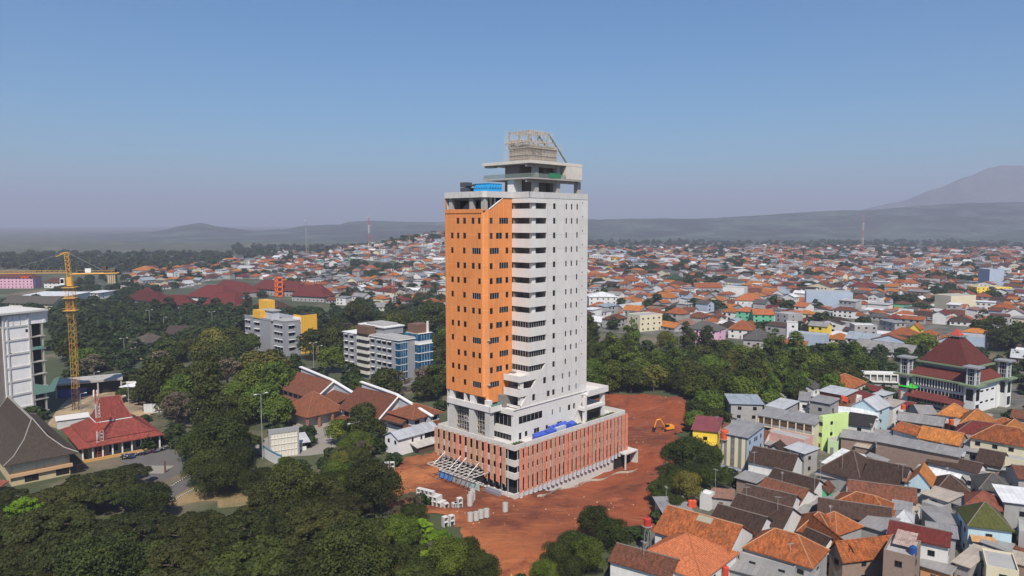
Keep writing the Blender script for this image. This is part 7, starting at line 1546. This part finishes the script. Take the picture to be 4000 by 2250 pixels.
fill(ovp([(2540, 1020), (2600, 1000), (2600, 1070), (2520, 1060)]), 5, (3.5, 5), ['tall', 'leafy'], 30, 6, .8)
fill(ovp([(640, 1190), (740, 1150), (860, 1120), (930, 1130), (965, 1180), (940, 1240), (700, 1240)]), 26, (2.6, 4.6), ['mango', 'leafy', 'dry', 'gold'], 41, 4, .6)
fill(ovp([(880, 1060), (960, 1070), (950, 1110), (880, 1120)]), 6, (3, 4.5), ['mango', 'leafy'], 42, 4, .7)
fill(ovp([(1830, 850), (1950, 855), (2170, 850), (2210, 960), (2120, 985), (1900, 1000), (1800, 990)]), 44, (4.8, 7.5), ['mango', 'mango', 'leafy', 'tallgreen'], 43, 8, .55)
fill([(1730, 1200), (2310, 1230), (2310, 1560), (2200, 1560), (1730, 1500)], 110, (4.8, 7.5), ['mango', 'mango', 'leafy'], 44, 8, .6)
# distant tree lines
r = random.Random(77)
for i in range(1300):
    px = r.uniform(-100, 4200); D = r.uniform(1500, 2300) if px < 1700 else r.uniform(1900, 2900)
    if px < 900: D = r.choice([r.uniform(1080, 1350), r.uniform(1350, 1750), r.uniform(1350, 1750)])
    a = (px - 2000) / FPX; x, y = D * a, D; Rr = r.uniform(6, 11)
    if not inpoly(x, y, poly_w(TPX[:4] + TPX[-1:], 3)) or r.random() < .3: tree_at(x, y, Rr, 'mango')
build_trees(292)
# ---------------------------------------------------------------- far hills and the mountain
def ridge(name, sil, r0, rc, r1, seed, rough, col, foot=None):
    m, nt, b = newmat(name); g = N(nt, "ShaderNodeNewGeometry"); n1 = noise(nt, g.outputs["Position"], .004, 8, .7); n2 = noise(nt, g.outputs["Position"], .03, 6, .7)
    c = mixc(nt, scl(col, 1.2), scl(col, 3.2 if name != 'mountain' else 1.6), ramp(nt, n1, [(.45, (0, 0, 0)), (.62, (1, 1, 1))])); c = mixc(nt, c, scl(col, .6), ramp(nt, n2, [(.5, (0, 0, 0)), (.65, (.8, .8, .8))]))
    c = mixc(nt, c, (.20, .185, .175), ramp(nt, noise(nt, g.outputs["Position"], .006, 7, .75), [(.64, (0, 0, 0)), (.69, (.8, .8, .8))])) if name != 'mountain' else c
    nt.links.new(c, b.inputs["Base Color"]); b.inputs["Roughness"].default_value = 1; rr = random.Random(seed); ph = [rr.uniform(0, 6.28) for _ in range(24)]
    nx, ny = 620, 60; V = []
    def silz(px):
        for (x0, y0), (x1, y1) in zip(sil[:-1], sil[1:]):
            if x0 <= px <= x1: t = (px - x0) / (x1 - x0); t = t * t * (3 - 2 * t) * .5 + t * .5; return y0 + (y1 - y0) * t
        return sil[0][1] if px < sil[0][0] else sil[-1][1]
    for j in range(ny + 1):
        f = j / ny; D = r0 + (r1 - r0) * f; k = sst(0, 1, (D - r0) / (rc - r0)) if D < rc else 1 - .8 * sst(0, 1, (D - rc) / (r1 - rc))
        for i in range(nx + 1):
            px = sil[0][0] + (sil[-1][0] - sil[0][0]) * i / nx; py = silz(px); el = math.atan((1125 - py) / FPX) - PITCH; zc = CAM_H + rc * math.tan(el)
            w = 0; x = D * (px - 2000) / FPX; y = D
            for o_ in range(7): s_ = .0011 * 1.9 ** o_; w += math.sin(x * s_ * 1.3 + ph[o_] + 1.2 * math.sin(y * s_ + ph[o_ + 7])) * math.cos(y * s_ * 1.1 + ph[o_ + 14]) / 1.75 ** o_
            ed = min(1, i / 25, (nx - i) / 25)
            V.append((x, y, max(-8, zc * k + rough * w * (k if D < rc else 1) * (.25 + .75 * k) * .6)))
    F = [(j * (nx + 1) + i, j * (nx + 1) + i + 1, (j + 1) * (nx + 1) + i + 1, (j + 1) * (nx + 1) + i) for j in range(ny) for i in range(nx)]
    mb = MB(); mb.add(V, F); struct(mb.build(name, m, uv=False, smooth=True))
ridge("near_hills", [(-2500, 950), (-700, 950), (0, 938), (300, 925), (620, 915), (720, 898), (790, 889), (860, 900), (1000, 912), (1120, 905), (1200, 890), (1300, 884), (1500, 880), (1740, 878), (2300, 852), (2640, 850), (2900, 842), (3100, 833), (3350, 830), (3570, 812), (3800, 806), (4000, 803), (4700, 795), (5600, 812), (7500, 850)], 2800, 4300, 5000, 3, 30, (.026, .034, .028))
ridge("right_foothill", [(3000, 985), (3300, 972), (3600, 950), (3850, 918), (4000, 900), (4700, 885), (5600, 905), (7500, 950)], 2300, 3300, 4200, 8, 18, (.024, .033, .024))
ridge("back_hills", [(1100, 905), (1300, 885), (1370, 864), (1450, 860), (1600, 866), (1900, 868), (2300, 860), (2400, 866), (2700, 872)], 5030, 5400, 5590, 5, 12, (.025, .038, .028))
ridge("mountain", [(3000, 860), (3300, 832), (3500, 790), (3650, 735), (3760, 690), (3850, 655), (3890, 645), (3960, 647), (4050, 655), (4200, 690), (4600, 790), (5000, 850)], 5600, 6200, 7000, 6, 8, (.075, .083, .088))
# ---------------------------------------------------------------- air
hz = MB(); hz.box(-15500, 15500, -15500, 15500, -9.5, 610); hm = bpy.data.materials.new("haze_air"); hm.use_nodes = True; nt = hm.node_tree; nt.nodes.clear()
out = nt.nodes.new("ShaderNodeOutputMaterial"); vp = nt.nodes.new("ShaderNodeVolumePrincipled"); vp.inputs["Color"].default_value = (*HAZE_C, 1); vp.inputs["Density"].default_value = HAZE_D; vp.inputs["Anisotropy"].default_value = .1
nt.links.new(vp.outputs[0], out.inputs["Volume"]); o = hz.build("haze", hm, uv=False); struct(o, "stuff"); hm.cycles.homogeneous_volume = True
# ---------------------------------------------------------------- labels that need place words
LM = [("the tower", 2010, 1200), ("the podium", 2050, 1830), ("the crane mast", 290, 1350), ("the unfinished white block", 80, 1400), ("the dark roofed hall", 120, 1720), ("the red joglo hall", 420, 1640), ("the car park", 640, 1790),
      ("the yellow clad block", 1100, 1280), ("the blue glass block", 1520, 1380), ("the brown roofed school", 1400, 1560), ("the open school pavilion", 1235, 1600), ("the white site annex", 1620, 1730), ("the tall panel wall", 1065, 1740), ("the red campus roofs", 800, 1180),
      ("the orange frame tower", 1090, 1130), ("the mosque", 3740, 1430), ("the green gazebo", 3575, 1550), ("the excavator", 2610, 1660), ("the red earth plot", 2300, 2100), ("the yellow house", 2760, 1690), ("the cream gallery house", 3070, 1640), ("the lime green block", 3240, 1660),
      ("the big orange tank", 2830, 1740), ("the brick warehouse", 3550, 1760), ("the light blue house", 3590, 1880), ("the olive roofed house", 3870, 2010), ("the narrow brick house", 3510, 2180), ("the red and white mast", 3045, 1120), ("the white box house", 2865, 1140), ("the long grey hall", 3240, 1170),
      ("the pink house", 2740, 1300), ("the bottom left corner", 100, 2200), ("the bottom orange roofs", 2750, 2100), ("the boundary wall", 1060, 1810), ("the drain wall", 2300, 1900), ("the left skyline", 600, 1040), ("the beige box", 3780, 1180), ("the lane end", 3260, 1720)]
def place(px, py):
    n_, x, y = min(LM, key=lambda l: math.hypot((px - l[1]), (py - l[2]) * 1.7)); dx, dy = px - x, (py - y) * 1.7
    if abs(dx) > abs(dy): return ("left of " if dx < 0 else "right of ") + n_
    return ("behind " if dy < 0 else "in front of ") + n_
ORD = ["leftmost", "second from left", "third from left", "fourth from left", "fifth from left", "sixth from left", "seventh from left", "eighth from left", "ninth from left", "tenth from left"]
buck = {}
for o, d, p in AUTO:
    if o.name.split('.')[0] in ('motorcycle', 'box_culvert', 'concrete_pipe'): b = d
    else: b = f"{d} {place(*p)}"
    buck.setdefault(b, []).append((p, o))
for b, L_ in buck.items():
    if len(L_) == 1: L_[0][1]["label"] = b; continue
    rows = [L_] if len(L_) <= 10 else None
    if rows is None:
        L_.sort(key=lambda q: -q[0][1]); nr = math.ceil(len(L_) / 9); k = math.ceil(len(L_) / nr); rows = [L_[i:i + k] for i in range(0, len(L_), k)]
    rn = [""] if len(rows) == 1 else (["nearest row", "farther row"] if len(rows) == 2 else ["nearest row", "second row", "third row", "fourth row", "fifth row", "sixth row", "seventh row"])
    for r_, row in enumerate(rows):
        row.sort(key=lambda q: q[0][0])
        for i, (p, o) in enumerate(row):
            w = ORD[i] if not (i == len(row) - 1 and i > 0) else "rightmost"
            o["label"] = b + ", " + w + ("" if not rn[min(r_, len(rn) - 1)] else ", " + rn[min(r_, len(rn) - 1)])
            if len(o["label"].replace("-", " ").split()) > 16: o["label"] = o["label"].replace(" house with ", " house, ")
            for w_ in ("two-storey ", "three-storey ", "low "):
                if len(o["label"].replace("-", " ").split()) > 16: o["label"] = o["label"].replace(w_, "")
            if len(o["label"].replace("-", " ").split()) > 16: o["label"] = o["label"].replace(" roof ", " roof, ").replace(" house, ", " house ").replace(" sheet", "").replace("pale grey ", "grey ")
            if len(o["label"].replace("-", " ").split()) > 16: o["label"] = o["label"].replace("the ", "")
for o, d, p in AUTO:                       # keep every label within 16 words
    for a, b in ((" house with ", " house, "), ("pale grey ", "grey "), ("three-storey ", ""), ("two-storey ", ""), ("the ", "")):
        if len(o["label"].replace("-", " ").split()) > 16 or len(o["label"].split()) > 15: o["label"] = o["label"].replace(a, b)
